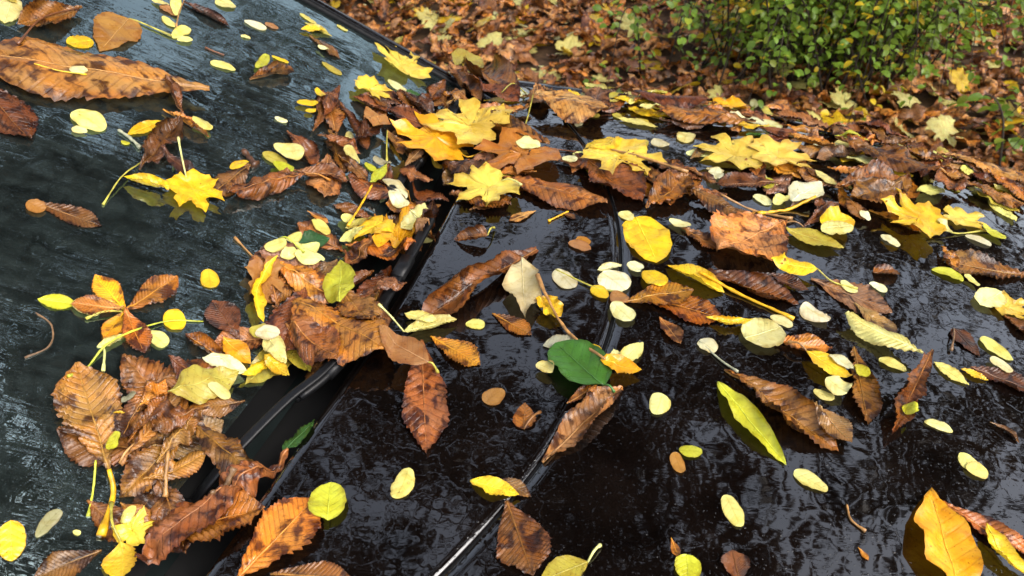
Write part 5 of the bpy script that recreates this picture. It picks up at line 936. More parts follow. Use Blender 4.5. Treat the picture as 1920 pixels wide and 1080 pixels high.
('C', 'brown', 1.125, -0.03, 1.1209, 0.0244, 0.5955930317141912, {'c': -0.88, 'w': 0.92}, 'small brown curled serrated leaf on the wet bonnet near the broad frilled tan leaf', 'brown serrated leaves on the car', 1486),
('O', 'olive', 1.2929, 0.2639, 1.3097, 0.2475, 0.6400319804566283, {'c': 0.15}, 'tiny olive oval leaflet between the herringbone leaflet and the speckled yellow maple leaf', 'small oval leaflets on the car', 1487),
('C', 'brown', 1.2108, -0.1663, 1.1389, -0.2108, 0.4699090797920295, {'c': 0.43, 'w': 1.01}, 'brown serrated leaf near the pale maple leaf with the long tan stalk', 'brown serrated leaves on the car', 1488),
('C', 'brown', 1.2818, 0.145, 1.2379, 0.1827, 0.4151190419097587, {'c': -1.21, 'w': 0.81}, 'small brown curled serrated leaf near the big pale maple leaf on the far bonnet', 'brown serrated leaves on the car', 1489),
('C', 'orange', 1.1028, 0.0738, 1.0126, 0.023, 0.5096805132695601, {'c': 0.6, 'w': 0.66}, 'orange-brown serrated leaf on the wet bonnet near the broad frilled tan leaf', 'brown serrated leaves on the car', 1490),
('O', 'cream', 1.3096, 0.0733, 1.3357, 0.0763, 0.48350349829034334, {'c': 0.15}, 'tiny cream oval leaflet near the big pale maple leaf on the far bonnet', 'small oval leaflets on the car', 1491),
('O', 'cream', 1.2151, 0.0007, 1.1707, 0.0035, 0.5689709580525408, {'c': 0.15}, 'cream oval leaflet nearest to the pale maple leaf with the long tan stalk', 'small oval leaflets on the car', 1492),
('C', 'brown', 0.9648, -1.0025, 0.8602, -1.0246, 0.62, {'c': 1.0, 'f': 0.3, 'r': -18.0, 'h': 2.0, 'k': 1.5, 's': [(0.897, -1.013), (0.814, -0.984)], 'sc': 'red', 'b': 0.3}, 'cupped brown leaf propped above the glass with a reddish stalk', 'brown serrated leaves on the car', 3),
('C', 'red', 0.7274, -0.9895, 0.6865, -0.8761, 0.5, {'c': -0.5, 'w': 0.4}, 'dull reddish brown leaflet reaching in at the edge of the glass', 'brown serrated leaves on the car', 6),
('C', 'dark', 1.1394, -0.9536, 1.1507, -0.8779, 0.42, {'c': 1.2, 'f': 0.2}, 'dark brown boat-shaped leaf on the upper glass', 'brown serrated leaves on the car', 15),
('C', 'brown', 1.0446, -0.7824, 1.1294, -0.7498, 0.6, {'c': 1.4, 'r': -30.0, 'k': 1.0, 'h': 0.5}, 'small arched brown leaf standing on edge on the glass', 'brown serrated leaves on the car', 21),
('C', 'brown', 1.2755, -0.7983, 1.26, -0.731, 0.4, {'c': 0.5}, 'brown serrated leaf nearest to the arched brown leaf on the glass', 'brown serrated leaves on the car', 29),
('C', 'brown', 0.8757, -0.7905, 0.9069, -0.8297, 0.491, {'c': 1.1, 'w': 1.0, 'r': 30.0, 'k': 2.5}, 'small brown curled serrated leaf near the large tan leaflet across the windscreen', 'brown serrated leaves on the car', 34),
('C', 'orange', 0.8643, -0.8133, 0.8649, -0.7442, 0.42, {'c': 0.9, 'f': 0.4, 'w': 0.8, 'r': -25.0}, 'orange-brown curled serrated leaf on the windscreen glass near the dark crumpled leaf on the windscreen', 'brown serrated leaves on the car', 35),
('C', 'dark', 0.7293, -0.7586, 0.8605, -0.7812, 0.55, {'c': 1.0, 'w': 1.3, 'b': 0.4, 'f': 0.3}, 'large dark crumpled leaf in the middle of the windscreen', 'brown serrated leaves on the car', 39),
('C', 'dark', 0.7792, -0.7586, 0.7737, -0.7077, 0.5, {'c': 0.4, 'w': 0.8}, 'small dark brown serrated leaf near the dark crumpled leaf on the windscreen', 'brown serrated leaves on the car', 40),
('C', 'brown', 0.8556, -0.6753, 0.7636, -0.6803, 0.452, {'c': -0.9, 'w': 0.9}, 'brown leaflet arched over the glass beside the bright maple leaf', 'brown serrated leaves on the car', 43),
('C', 'brown', 0.8916, -0.6084, 0.7696, -0.6607, 0.42, {'c': -0.8, 'f': -0.3, 'w': 0.8, 's': [(0.912, -0.578)], 'sc': 'orange'}, 'brown curled serrated leaf on the windscreen glass near the bright maple leaf on the windscreen', 'brown serrated leaves on the car', 44),
('C', 'brown', 0.9709, -0.6792, 0.9317, -0.6102, 0.6, {'c': 0.9, 'w': 1.1}, 'brown curled serrated leaf nearest to the mottled maple leaf in the channel', 'brown serrated leaves on the car', 49),
('C', 'brown', 1.0087, -0.6555, 1.1148, -0.6677, 0.264, {'c': 1.4, 'w': 0.9, 'r': 20.0, 'k': 1.5}, 'brown rolled serrated leaf on the windscreen glass near the arched brown leaf on the glass', 'brown serrated leaves on the car', 50),
('C', 'brown', 1.028, -0.6375, 0.9527, -0.5746, 0.45, {'c': 1.2, 'w': 1.0}, 'brown curled serrated leaf nearest to the arched brown leaf on the glass', 'brown serrated leaves on the car', 51),
('C', 'red', 1.107, -0.6546, 1.037, -0.5748, 0.4, {'c': 1.7, 'w': 0.9}, 'red-brown rolled serrated leaf on the windscreen glass near the golden maple leaf', 'brown serrated leaves on the car', 52),
('C', 'brown', 0.8939, -0.629, 0.9404, -0.5627, 0.5, {'c': 0.9, 'w': 1.1}, 'brown curled serrated leaf nearest to the bright maple leaf on the windscreen', 'brown serrated leaves on the car', 53),
('C', 'dark', 0.9899, -0.5901, 1.1369, -0.588, 0.295, {'c': 1.0, 'w': 1.1}, 'dark brown curled serrated leaf nearest to the arched brown leaf on the glass', 'brown serrated leaves on the car', 54),
('C', 'brown', 1.1158, -0.573, 1.075, -0.5285, 0.6, {'c': 1.2, 'w': 1.0, 's': [(1.043, -0.544)], 'sc': 'olive'}, 'brown curled serrated leaf between the golden maple leaf and the ragged pale maple leaf', 'brown serrated leaves on the car', 55),
('C', 'brown', 0.9784, -0.5974, 0.957, -0.5374, 0.5, {'c': 0.8, 'w': 1.1}, 'brown curled serrated leaf nearest to the golden maple leaf', 'brown serrated leaves on the car', 56),
('C', 'brown', 0.9894, -0.6351, 1.0062, -0.5703, 0.5, {'c': 1.0, 'w': 1.2}, 'brown curled serrated leaf nearest to the arched brown leaf on the glass', 'brown serrated leaves on the car', 57),
('C', 'red', 1.1512, -0.6757, 1.041, -0.6512, 0.256, {'c': 0.9, 'w': 1.2}, 'red-brown curled serrated leaf on the windscreen glass near the arched brown leaf on the glass', 'brown serrated leaves on the car', 58),
('C', 'brown', 0.6052, -0.8179, 0.6254, -0.744, 0.38, {'c': 0.2, 'w': 0.4}, 'small corrugated brown leaflet alone on the dark glass', 'brown serrated leaves on the car', 68),
('C', 'dark', 0.5783, -0.5397, 0.609, -0.5914, 0.7, {'c': 0.2, 'w': 0.3, 'q': 0.5}, 'dark translucent leaf soaked flat onto the glass', 'brown serrated leaves on the car', 76),
('C', 'orange', 0.5445, -0.5306, 0.5491, -0.5925, 0.5, {'c': 0.9, 'f': 0.5, 'w': 0.8}, 'folded orange-brown leaf on the glass above the pile', 'brown serrated leaves on the car', 77),
('C', 'orange', 0.8375, -0.5797, 0.8384, -0.5472, 0.45, {'c': 0.4}, 'small orange-brown serrated leaf on the windscreen glass near the mottled maple leaf in the channel', 'brown serrated leaves on the car', 80),
('C', 'orange', 0.7059, -0.5636, 0.701, -0.4577, 0.5, {'c': -0.6, 'w': 0.9}, 'orange-brown serrated leaf between the large smooth yellow-green leaf and the speckled tan maple leaf', 'brown serrated leaves on the car', 89),
('C', 'red', 0.6897, -0.5066, 0.5809, -0.4791, 0.616, {'c': -0.8, 'w': 1.0}, 'broad wet red-brown leaf draped over the wiper', 'brown serrated leaves on the car', 91),
('C', 'orange', 0.6553, -0.5021, 0.6038, -0.3484, 0.62, {'c': -0.7, 'w': 1.0, 'b': -0.3}, 'glossy rust-coloured leaf with dark spots folded over the scuttle edge', 'brown serrated leaves on the car', 92),
('C', 'brown', 0.7058, -0.4643, 0.635, -0.3758, 0.451, {'c': -0.7, 'w': 1.0}, 'brown curled serrated leaf nearest to the broad wet leaf over the wiper', 'brown serrated leaves on the car', 93),
('C', 'brown', 0.619, -0.4947, 0.5756, -0.3981, 0.541, {'c': -0.8, 'w': 1.0}, 'brown curled serrated leaf in the wiper channel near the broad wet leaf over the wiper', 'brown serrated leaves on the car', 94),
('C', 'brown', 0.4603, -0.5786, 0.5302, -0.5254, 0.55, {'c': -1.0, 'w': 0.9}, "brown curled serrated leaf nearest to the leaflet over the pile's hollow", 'brown serrated leaves on the car', 104),
('C', 'brown', 0.4987, -0.4848, 0.454, -0.5296, 0.6, {'c': -0.9, 'w': 0.9}, 'brown curled serrated leaf nearest to the green leaf in the wiper channel', 'brown serrated leaves on the car', 106),
('C', 'tan', 0.3596, -0.5589, 0.446, -0.6516, 0.518, {'c': 0.35, 'w': 0.5, 's': [(0.343, -0.547), (0.3, -0.53)], 'sc': 'gold', 'g': 2.2, 'f': 0.1}, 'tan leaflet with a long club-ended yellow stalk on the glass', 'brown serrated leaves on the car', 107),
('C', 'tan', 0.3693, -0.5536, 0.4883, -0.5417, 0.305, {'c': 1.3, 'f': 0.3, 'r': 20.0, 'k': 2.0}, 'narrow folded tan leaflet leaning on the pile', 'brown serrated leaves on the car', 108),
('C', 'brown', 0.4282, -0.5151, 0.3389, -0.5358, 0.403, {'c': -1.0, 'w': 0.6, 'h': 2.5, 'k': 1.0}, "brown serrated leaflet hanging over the pile's hollow", 'brown serrated leaves on the car', 109),
('C', 'orange', 0.3635, -0.5222, 0.4161, -0.4775, 0.42, {'c': -1.1, 'h': 1.0, 'k': 2.5}, "orange-brown curled serrated leaf on the windscreen glass near the leaflet over the pile's hollow", 'brown serrated leaves on the car', 110),
('C', 'brown', 0.4441, -0.5208, 0.4085, -0.4146, 0.424, {'c': -1.2, 'b': -0.5, 'h': 2.5, 'k': 1.0, 'r': -15.0}, 'arched brown leaf closing the pile beside the wiper arm', 'brown serrated leaves on the car', 111),
('C', 'brown', 0.3911, -0.5568, 0.4586, -0.5469, 0.415, {'c': 0.8, 'w': 0.9, 'k': 1.0}, 'brown curled serrated leaf nearest to the tan leaflet with the club-ended stalk', 'brown serrated leaves on the car', 112),
('C', 'brown', 0.2903, -0.5258, 0.2394, -0.5602, 0.55, {'c': 0.7, 'w': 0.9}, 'brown curled leaf low in the pile beside its yellow leaf', 'brown serrated leaves on the car', 117),
('C', 'brown', 0.4607, -0.5758, 0.3892, -0.5638, 0.429, {'c': -0.8, 'w': 0.8}, "brown curled serrated leaf nearest to the leaflet over the pile's hollow", 'brown serrated leaves on the car', 126),
('C', 'red', 0.4983, -0.5733, 0.4894, -0.517, 0.6, {'c': -0.9, 'w': 0.8}, 'small red-brown curled serrated leaf near the tan leaflet with the club-ended stalk', 'brown serrated leaves on the car', 127),
('C', 'tan', 0.384, -0.5188, 0.4624, -0.5138, 0.382, {'c': -0.8, 'w': 0.6, 'h': 1.5, 'k': 1.5}, "tan curled serrated leaf on the windscreen glass near the leaflet over the pile's hollow", 'brown serrated leaves on the car', 128),
('C', 'brown', 0.4597, -0.5129, 0.4115, -0.5398, 0.5, {'c': -0.9, 'w': 0.8}, "small brown curled serrated leaf on the windscreen glass near the leaflet over the pile's hollow", 'brown serrated leaves on the car', 130),
('C', 'orange', 0.4228, -0.5646, 0.4743, -0.5653, 0.443, {'c': 0.9, 'w': 0.7}, 'small orange-brown curled serrated leaf near the tan leaflet with the club-ended stalk', 'brown serrated leaves on the car', 132),
('C', 'dark', 1.0035, -0.4444, 0.8943, -0.4208, 0.591, {'c': 1.3, 'w': 1.0}, 'dark brown rolled serrated leaf in the wiper channel near the ragged pale maple leaf', 'brown serrated leaves on the car', 139),
('C', 'orange', 0.8962, -0.4991, 0.8234, -0.4392, 0.323, {'c': 0.8, 'w': 1.0}, 'orange-brown curled serrated leaf nearest to the dry husk on the scuttle panel', 'brown serrated leaves on the car', 140),
('C', 'brown', 1.4, -0.5727, 1.2198, -0.5482, 0.292, {'c': 1.1, 'w': 0.9, 'k': 1.0}, 'brown curled serrated leaf near the pale maple leaf at the windscreen corner', 'brown serrated leaves on the car', 150),
('C', 'dark', 1.2564, -0.604, 1.2282, -0.5312, 0.65, {'c': 0.8, 'w': 1.1}, 'dark brown curled serrated leaf nearest to the pale maple leaf at the windscreen corner', 'brown serrated leaves on the car', 151),
('C', 'brown', 1.1837, -0.6408, 1.1883, -0.597, 0.5, {'c': 0.8, 'w': 1.1}, 'small brown curled serrated leaf on the windscreen glass near the golden maple leaf', 'brown serrated leaves on the car', 152),
('C', 'tan', 1.3504, -0.373, 1.2452, -0.4789, 0.55, {'c': 0.6, 'w': 0.5}, 'tan serrated leaf between the arching tan leaflet and the golden maple leaf', 'brown serrated leaves on the car', 158),
('C', 'tan', 1.3626, -0.3721, 1.3435, -0.2179, 0.85, {'c': -1.0, 'w': 0.4, 'b': -0.25, 's': [(1.282, -0.365), (1.241, -0.366)], 'sc': 'olive'}, 'large tan corrugated leaflet arching over the bonnet beside the wiper', 'brown serrated leaves on the car', 159),
('C', 'brown', 1.1925, -0.2942, 1.25, -0.4785, 0.42, {'c': 0.9, 'f': 0.2, 'w': 0.5}, 'brown curled serrated leaf on the scuttle panel near the orange maple leaf', 'brown serrated leaves on the car', 160),
('C', 'brown', 1.4868, -0.5986, 1.3494, -0.4778, 0.5, {'c': 1.9, 'w': 0.6}, 'brown leaf rolled into a tube at the far end of the wiper', 'brown serrated leaves on the car', 161),
('C', 'brown', 1.4034, -0.4222, 1.5835, -0.5817, 0.6, {'c': 1.1, 'w': 0.6, 'k': 1.0}, 'brown curled serrated leaf near the pale maple leaf at the windscreen corner', 'brown serrated leaves on the car', 162),
('C', 'red', 1.4032, -0.4986, 1.3337, -0.3945, 0.6, {'c': 0.8, 'w': 0.8}, 'red-brown curled serrated leaf in the wiper channel near the arching tan leaflet', 'brown serrated leaves on the car', 163),
('C', 'red', 1.465, -0.2181, 1.4795, -0.0327, 0.42, {'c': -0.7, 'w': 0.7}, 'red-brown curled serrated leaf nearest to the big pale maple leaf on the far bonnet', 'brown serrated leaves on the car', 167),
('C', 'brown', 1.4066, 0.0543, 1.4031, -0.1388, 0.42, {'c': -0.9, 'w': 0.4}, 'long brown corrugated leaflet on the far bonnet', 'brown serrated leaves on the car', 168),
('C', 'red', 1.1796, -0.2438, 1.0612, -0.104, 0.55, {'c': 1.0, 'w': 1.0}, 'red-brown wrinkled leaf curled up beside the pale maple leaf', 'brown serrated leaves on the car', 173),
('C', 'brown', 1.0597, -0.339, 1.0331, -0.1562, 0.42, {'c': -1.1, 'w': 0.3}, 'brown corrugated boat-shaped leaflet at the head of the scuttle panel', 'brown serrated leaves on the car', 174),
('C', 'dark', 1.082, -0.4545, 1.0515, -0.3534, 0.55, {'c': 0.9, 'w': 1.0}, 'dark brown curled serrated leaf on the scuttle panel near the ragged pale maple leaf', 'brown serrated leaves on the car', 175),
('C', 'brown', 1.1645, -0.277, 1.142, -0.2235, 0.5, {'c': 0.8}, 'small brown curled serrated leaf on the scuttle panel near the frayed yellow leaf', 'brown serrated leaves on the car', 177),
('C', 'brown', 1.2444, -0.0012, 1.2451, 0.047, 0.35, {'c': -0.3}, 'small brown serrated leaf near the big pale maple leaf on the far bonnet', 'brown serrated leaves on the car', 182),
('C', 'tan', 1.4896, 0.2179, 1.508, 0.0874, 0.5, {'c': 0.25, 'w': 0.5}, 'tan serrated leaf nearest to the big pale maple leaf on the far bonnet', 'brown serrated leaves on the car', 185),
('C', 'brown', 1.3928, 0.1988, 1.3378, 0.3738, 0.45, {'c': -0.6, 'w': 0.3}, 'large brown leaflet with herringbone veins near the far edge of the bonnet', 'brown serrated leaves on the car', 189),
('C', 'red', 1.4739, 0.3359, 1.5319, 0.24, 0.6, {'c': 0.8, 'w': 1.0}, 'red-brown curled serrated leaf between the herringbone leaflet and the speckled yellow maple leaf', 'brown serrated leaves on the car', 190),
('C', 'orange', 1.3945, 0.1164, 1.3569, 0.1974, 0.5, {'c': 0.7, 'w': 0.9}, 'orange-brown curled serrated leaf nearest to the big pale maple leaf on the far bonnet', 'brown serrated leaves on the car', 191),
('C', 'tan', 1.4757, 0.3961, 1.4819, 0.5712, 0.5, {'c': -0.5, 'w': 0.6}, 'tan serrated leaf between the herringbone leaflet and the speckled yellow maple leaf', 'brown serrated leaves on the car', 192),
('C', 'orange', 1.452, 0.4804, 1.3673, 0.5472, 0.5, {'c': 0.5, 'w': 0.8}, 'orange-brown serrated leaf between the herringbone leaflet and the speckled yellow maple leaf', 'brown serrated leaves on the car', 193),
('C', 'brown', 1.1688, -0.0485, 1.1513, 0.0053, 0.6, {'c': 1.4, 'w': 0.8}, 'small brown rolled serrated leaf near the big pale maple leaf on the far bonnet', 'brown serrated leaves on the car', 194),
('C', 'orange', 1.2968, 0.1863, 1.2851, 0.2826, 0.4, {'c': 0.7, 'w': 1.0}, 'orange-brown curled serrated leaf between the herringbone leaflet and the speckled yellow maple leaf', 'brown serrated leaves on the car', 196),
('C', 'brown', 1.2063, 0.1951, 1.3141, 0.327, 0.5, {'c': 0.8, 'w': 1.0}, 'brown curled serrated leaf between the speckled yellow maple leaf and the herringbone leaflet', 'brown serrated leaves on the car', 197),
('C', 'brown', 1.114, -0.0383, 1.0576, 0.0681, 0.45, {'c': -0.8, 'w': 0.5}, 'brown curled serrated leaf on the wet bonnet near the broad frilled tan leaf', 'brown serrated leaves on the car', 198),
('C', 'brown', 1.0409, -0.0954, 1.1544, -0.0414, 0.55, {'c': 0.5, 'w': 0.9}, 'brown serrated leaf nearest to the rounded yellow leaf on the shut line', 'brown serrated leaves on the car', 199),
('C', 'tan', 1.0805, 0.1173, 0.9588, 0.0235, 0.9, {'c': 0.5, 'w': 0.6, 'p': 1.0}, 'broad tan leaf with a frilled edge on the bonnet', 'brown serrated leaves on the car', 201),
('C', 'red', 1.0872, 0.1485, 1.1583, 0.1995, 0.444, {'c': 1.3, 'w': 0.9, 'k': 1.5, 's': [(1.087, 0.119)], 'sc': 'tan'}, 'red-brown rolled serrated leaf on the wet bonnet near the smooth olive leaf', 'brown serrated leaves on the car', 203),
('C', 'brown', 1.2675, 0.3223, 1.1773, 0.2168, 0.5, {'c': 0.9, 'w': 1.0}, 'broad wrinkled brown leaf above the spotted maple leaf', 'brown serrated leaves on the car', 207),
('C', 'brown', 1.1129, 0.4883, 1.0904, 0.3569, 0.5, {'c': 0.4, 'w': 0.6}, 'flat brown leaf with a stalk at the right of the bonnet beside a green leaflet', 'brown serrated leaves on the car', 218),
('C', 'orange', 1.1242, 0.3594, 1.0748, 0.377, 0.5, {'c': 0.7, 'w': 1.0}, 'small orange-brown curled serrated leaf near the flat brown leaf beside a green leaflet', 'brown serrated leaves on the car', 219),
('C', 'red', 0.9137, -0.0012, 0.8892, 0.1444, 0.42, {'c': 1.6, 'w': 0.6}, 'red-brown rolled leaflet on the bonnet beside a long tan stalk', 'brown serrated leaves on the car', 223),
('C', 'dark', 0.9288, 0.0798, 0.9181, 0.1564, 0.5, {'c': 1.1, 'w': 1.0}, 'dark brown curled serrated leaf on the wet bonnet near the crinkled yellow leaf', 'brown serrated leaves on the car', 224),
('C', 'orange', 0.797, 0.1134, 0.8133, 0.1889, 0.5, {'c': 0.5, 'w': 0.8, 'f': 0.2}, 'orange-brown serrated leaf on the wet bonnet near the pale raindrop-covered leaf', 'brown serrated leaves on the car', 234),
('C', 'orange', 0.8325, -0.0684, 0.8214, 0.0496, 0.5, {'c': 0.15, 'w': 0.4, 'q': 0.6}, 'orange and black blotched leaf flat on the wet bonnet', 'brown serrated leaves on the car', 236),
('C', 'orange', 0.8102, -0.0867, 0.8653, 0.0014, 0.5, {'c': 0.2, 'w': 0.4, 'q': 0.6}, 'orange-brown serrated leaf on the wet bonnet near the black-blotched orange leaf', 'brown serrated leaves on the car', 237),
('C', 'brown', 0.7966, -0.0361, 0.7541, -0.0018, 0.55, {'c': 0.6, 'w': 0.8}, 'small brown serrated leaf on the wet bonnet near the black-blotched orange leaf', 'brown serrated leaves on the car', 238),
('C', 'pale', 0.8338, 0.2992, 0.8752, 0.2024, 0.5, {'c': -0.6, 'f': -0.3, 'w': 0.4}, 'leaf half cream and half brown folded over on the bonnet', 'brown serrated leaves on the car', 239),
('C', 'brown', 0.8285, 0.2164, 0.6959, 0.229, 0.37, {'c': 1.1, 'w': 0.5}, 'upright brown serrated leaflet on the bonnet with a lime leaflet on it', 'brown serrated leaves on the car', 242),
('C', 'red', 0.8528, 0.3146, 0.6799, 0.2519, 0.251, {'c': 1.5, 'f': 0.2, 'w': 0.4}, 'boat-shaped red-brown leaflet holding a lime oval leaflet', 'brown serrated leaves on the car', 243),
('C', 'brown', 0.9946, 0.4317, 0.9534, 0.4675, 0.6, {'c': 0.7, 'w': 1.0}, 'small brown curled serrated leaf near the flat brown leaf beside a green leaflet', 'brown serrated leaves on the car', 254),
('C', 'dark', 0.8525, 0.3659, 0.8427, 0.4454, 0.55, {'c': 0.8, 'w': 1.1}, 'dark brown curled serrated leaf on the wet bonnet near the boat-shaped red-brown leaflet', 'brown serrated leaves on the car', 255),
('C', 'brown', 0.8935, -0.2348, 0.6914, -0.3425, 0.46, {'c': 1.5, 'f': 0.15, 'w': 0.5, 'b': -0.2, 'r': -15.0}, 'large rust-brown leaflet rolled lengthwise on the scuttle panel', 'brown serrated leaves on the car', 257),
('C', 'orange', 0.7374, -0.2534, 0.7118, -0.1906, 0.45, {'c': 0.2}, 'orange-brown serrated leaf on the scuttle panel near the large rolled leaflet on the scuttle panel', 'brown serrated leaves on the car', 259),
('C', 'tan', 0.9925, -0.2642, 0.9521, -0.2972, 0.42, {'c': 0.15, 'q': 0.4}, 'winged maple seed on the scuttle panel', 'brown serrated leaves on the car', 262),
('C', 'brown', 1.0014, -0.2207, 0.9895, -0.1978, 0.6, {'c': 0.7}, 'tiny brown curled serrated leaf on the scuttle panel near the boat-shaped leaflet on the scuttle', 'brown serrated leaves on the car', 265),
('C', 'brown', 0.6605, -0.3254, 0.4931, -0.2511, 0.324, {'c': 0.6, 'w': 0.7}, 'long wet brown leaflet lying down the scuttle panel', 'brown serrated leaves on the car', 269),
('C', 'orange', 0.6715, -0.3164, 0.6411, -0.2374, 0.5, {'c': 0.6, 'w': 0.4}, 'orange-brown serrated leaf beside the long wet leaflet', 'brown serrated leaves on the car', 270),
('C', 'tan', 0.5208, -0.1238, 0.6569, -0.0591, 0.401, {'c': 1.4, 'w': 0.4, 'r': -10.0}, 'golden-brown leaflet rolled lengthwise across the shut line', 'brown serrated leaves on the car', 293),
('C', 'orange', 0.6046, -0.1172, 0.6414, -0.089, 0.5, {'c': 0.8, 'w': 0.8}, 'small orange-brown curled serrated leaf near the golden-brown rolled leaflet on the shut line', 'brown serrated leaves on the car', 294),
('C', 'red', 0.4616, -0.1471, 0.3882, -0.0968, 0.654, {'c': 0.4, 'w': 0.7}, 'wet mottled rust-red leaf lying beside the shut line', 'brown serrated leaves on the car', 299),
('C', 'orange', 0.4701, 0.0265, 0.4512, 0.0368, 0.45, {}, 'tiny orange-brown serrated leaf near the golden-brown rolled leaflet on the shut line', 'brown serrated leaves on the car', 303),
('C', 'orange', 0.3013, -0.373, 0.4068, -0.3417, 0.62, {'c': 0.2, 'w': 0.5, 'q': 0.7}, 'flat wet orange and brown leaflet on the scuttle panel', 'brown serrated leaves on the car', 304),
('C', 'brown', 0.3162, -0.346, 0.3361, -0.2675, 0.4, {'c': 0.3}, 'brown serrated leaf on the scuttle panel near the flat wet orange leaflet', 'brown serrated leaves on the car', 306),
('C', 'brown', 0.7244, 0.057, 0.6415, 0.1949, 0.42, {'c': 0.9, 'w': 0.7}, 'large brown crumpled leaflet on the bonnet beside a folded green leaf', 'brown serrated leaves on the car', 307),
('C', 'dusk', 0.693, 0.1578, 0.6513, 0.2064, 0.6, {'c': 0.3, 'w': 0.6, 'q': 0.5}, 'dull brown serrated leaf on the wet bonnet near the large crumpled leaflet on the bonnet', 'brown serrated leaves on the car', 308),
('C', 'dusk', 0.7599, 0.3764, 0.7396, 0.407, 0.5, {'c': 1.0, 'w': 0.8, 'e': 0.15}, 'small dull brown curled serrated leaf on the wet bonnet near the boat-shaped red-brown leaflet', 'brown serrated leaves on the car', 316),
('C', 'orange', 0.6109, 0.2993, 0.5773, 0.3971, 0.3, {'c': 1.3, 'w': 0.6}, 'orange-brown rolled serrated leaf on the wet bonnet near the big deep yellow leaf', 'brown serrated leaves on the car', 320),
('C', 'orange', 0.5226, 0.2121, 0.5108, 0.2223, 0.45, {}, 'tiny orange-brown serrated leaf on the wet bonnet near the big deep yellow leaf', 'brown serrated leaves on the car', 322),
('C', 'red', 0.4421, 0.0988, 0.4764, 0.0875, 0.9, {'c': 0.6, 'w': 0.9}, 'small red-brown serrated leaf near the golden-brown rolled leaflet on the shut line', 'brown serrated leaves on the car', 323),
('B', 'tan', 1.0145, -0.9649, 0.9057, -0.938, 0.615, {'c': 0.35, 'w': 0.6, 's': [(1.02, -0.952), (1.033, -0.908)], 'sc': 'olive'}, 'broad tan-brown serrated leaf with pale midrib on the glass', 'ovate leaves on the car', 8),
('B', 'tan', 1.0919, -0.965, 1.092, -0.9322, 0.6, {'c': 0.4}, 'small tan ovate leaf on the windscreen glass near the dark boat-shaped leaf on the glass', 'ovate leaves on the car', 13),
('M', 'yellow', 0.7608, -0.713, 0.726, -0.6664, 1.2, {'c': 0.3, 's': [(0.81, -0.751)], 'sc': 'pale'}, 'bright yellow maple leaf with pointed lobes on the windscreen', 'maple leaves on the car', 42),
('M', 'tan', 0.6948, -0.5684, 0.6441, -0.536, 0.83, {'c': 0.5, 's': [(0.709, -0.596), (0.721, -0.625)], 'sc': 'tan', 'b': 0.4}, 'small speckled tan maple leaf with a long stalk on the glass', 'maple leaves on the car', 88),
('M', 'pale', 0.3074, -0.5094, 0.343, -0.5092, 0.994, {'c': 0.8, 'w': 0.8}, "small pale yellow curled maple leaf near the leaflet over the pile's hollow", 'maple leaves on the car', 115),
('M', 'gold', 0.8263, -0.4411, 0.9451, -0.4629, 0.7, {'c': 0.8, 'f': 0.3, 'r': 15.0, 'k': 1.5}, 'deep yellow maple leaf standing folded beside the wiper', 'maple leaves on the car', 134),
('M', 'yellow', 0.8708, -0.4721, 0.8155, -0.4952, 1.05, {'c': -0.4, 'w': 0.7}, 'mottled yellow maple leaf in the channel beside the wiper', 'maple leaves on the car', 136),
('M', 'pale', 1.3574, -0.6333, 1.4364, -0.7164, 0.95, {'c': 0.4, 'w': 0.7, 'b': 0.2}, 'large pale yellow maple leaf at the corner of windscreen and bonnet', 'maple leaves on the car', 146),
('M', 'pale', 1.2114, -0.666, 1.2134, -0.6048, 1.0, {'c': 0.4, 'w': 0.7}, 'pale yellow maple leaf lying on the foot of the windscreen', 'maple leaves on the car', 147),
('B', 'tan', 1.1033, -0.5734, 1.143, -0.6244, 0.72, {'c': 0.2}, 'flat beige leaf with pale veins beside the golden maple leaf', 'ovate leaves on the car', 153),
('M', 'gold', 1.1376, -0.4501, 1.1321, -0.575, 1.15, {'c': 0.25, 'w': 0.4, 's': [(1.126, -0.424), (1.174, -0.395)], 'sc': 'gold'}, 'large golden yellow maple leaf at the end of the wiper', 'maple leaves on the car', 154),
('M', 'pale', 1.2028, -0.4089, 1.2302, -0.5436, 1.15, {'c': 0.3, 'w': 0.6, 'b': -0.2}, 'pale yellow maple leaf overlapping the golden maple leaf', 'maple leaves on the car', 155),
('M', 'orange', 1.1735, -0.3129, 1.069, -0.3792, 1.15, {'c': 0.45, 'w': 0.4, 's': [(1.199, -0.281), (1.201, -0.242)], 'sc': 'red'}, 'orange-yellow maple leaf with a thin red stalk', 'maple leaves on the car', 156),
('M', 'pale', 1.2066, -0.1876, 1.1231, -0.1071, 1.15, {'c': 0.3, 'w': 0.5, 's': [(1.177, -0.127), (1.159, -0.045)], 'sc': 'tan', 'g': 1.6}, 'pale yellow maple leaf with a long tan stalk on the bonnet', 'maple leaves on the car', 170),
('M', 'pale', 1.0488, -0.3393, 0.9679, -0.3895, 1.2, {'c': 0.3, 'w': 0.5, 's': [(1.024, -0.297)], 'sc': 'pale'}, 'ragged pale yellow maple leaf at the rear edge of the scuttle panel', 'maple leaves on the car', 176),
('M', 'pale', 1.2719, 0.0604, 1.2801, -0.0504, 1.15, {'c': 0.25, 'w': 0.6, 's': [(1.215, 0.089), (1.191, 0.13)], 'sc': 'pale'}, 'big pale yellow maple leaf flat on the far bonnet', 'maple leaves on the car', 180),
('M', 'pale', 1.2887, 0.069, 1.3102, 0.1699, 1.1, {'c': 0.3, 'w': 0.6}, 'ragged pale maple leaf overlapped by the big pale maple leaf', 'maple leaves on the car', 181),
('M', 'gold', 1.5265, 0.0273, 1.4969, -0.0447, 1.0, {'c': 0.5, 'w': 0.8}, 'deep yellow maple leaf near the big pale maple leaf on the far bonnet', 'maple leaves on the car', 184),
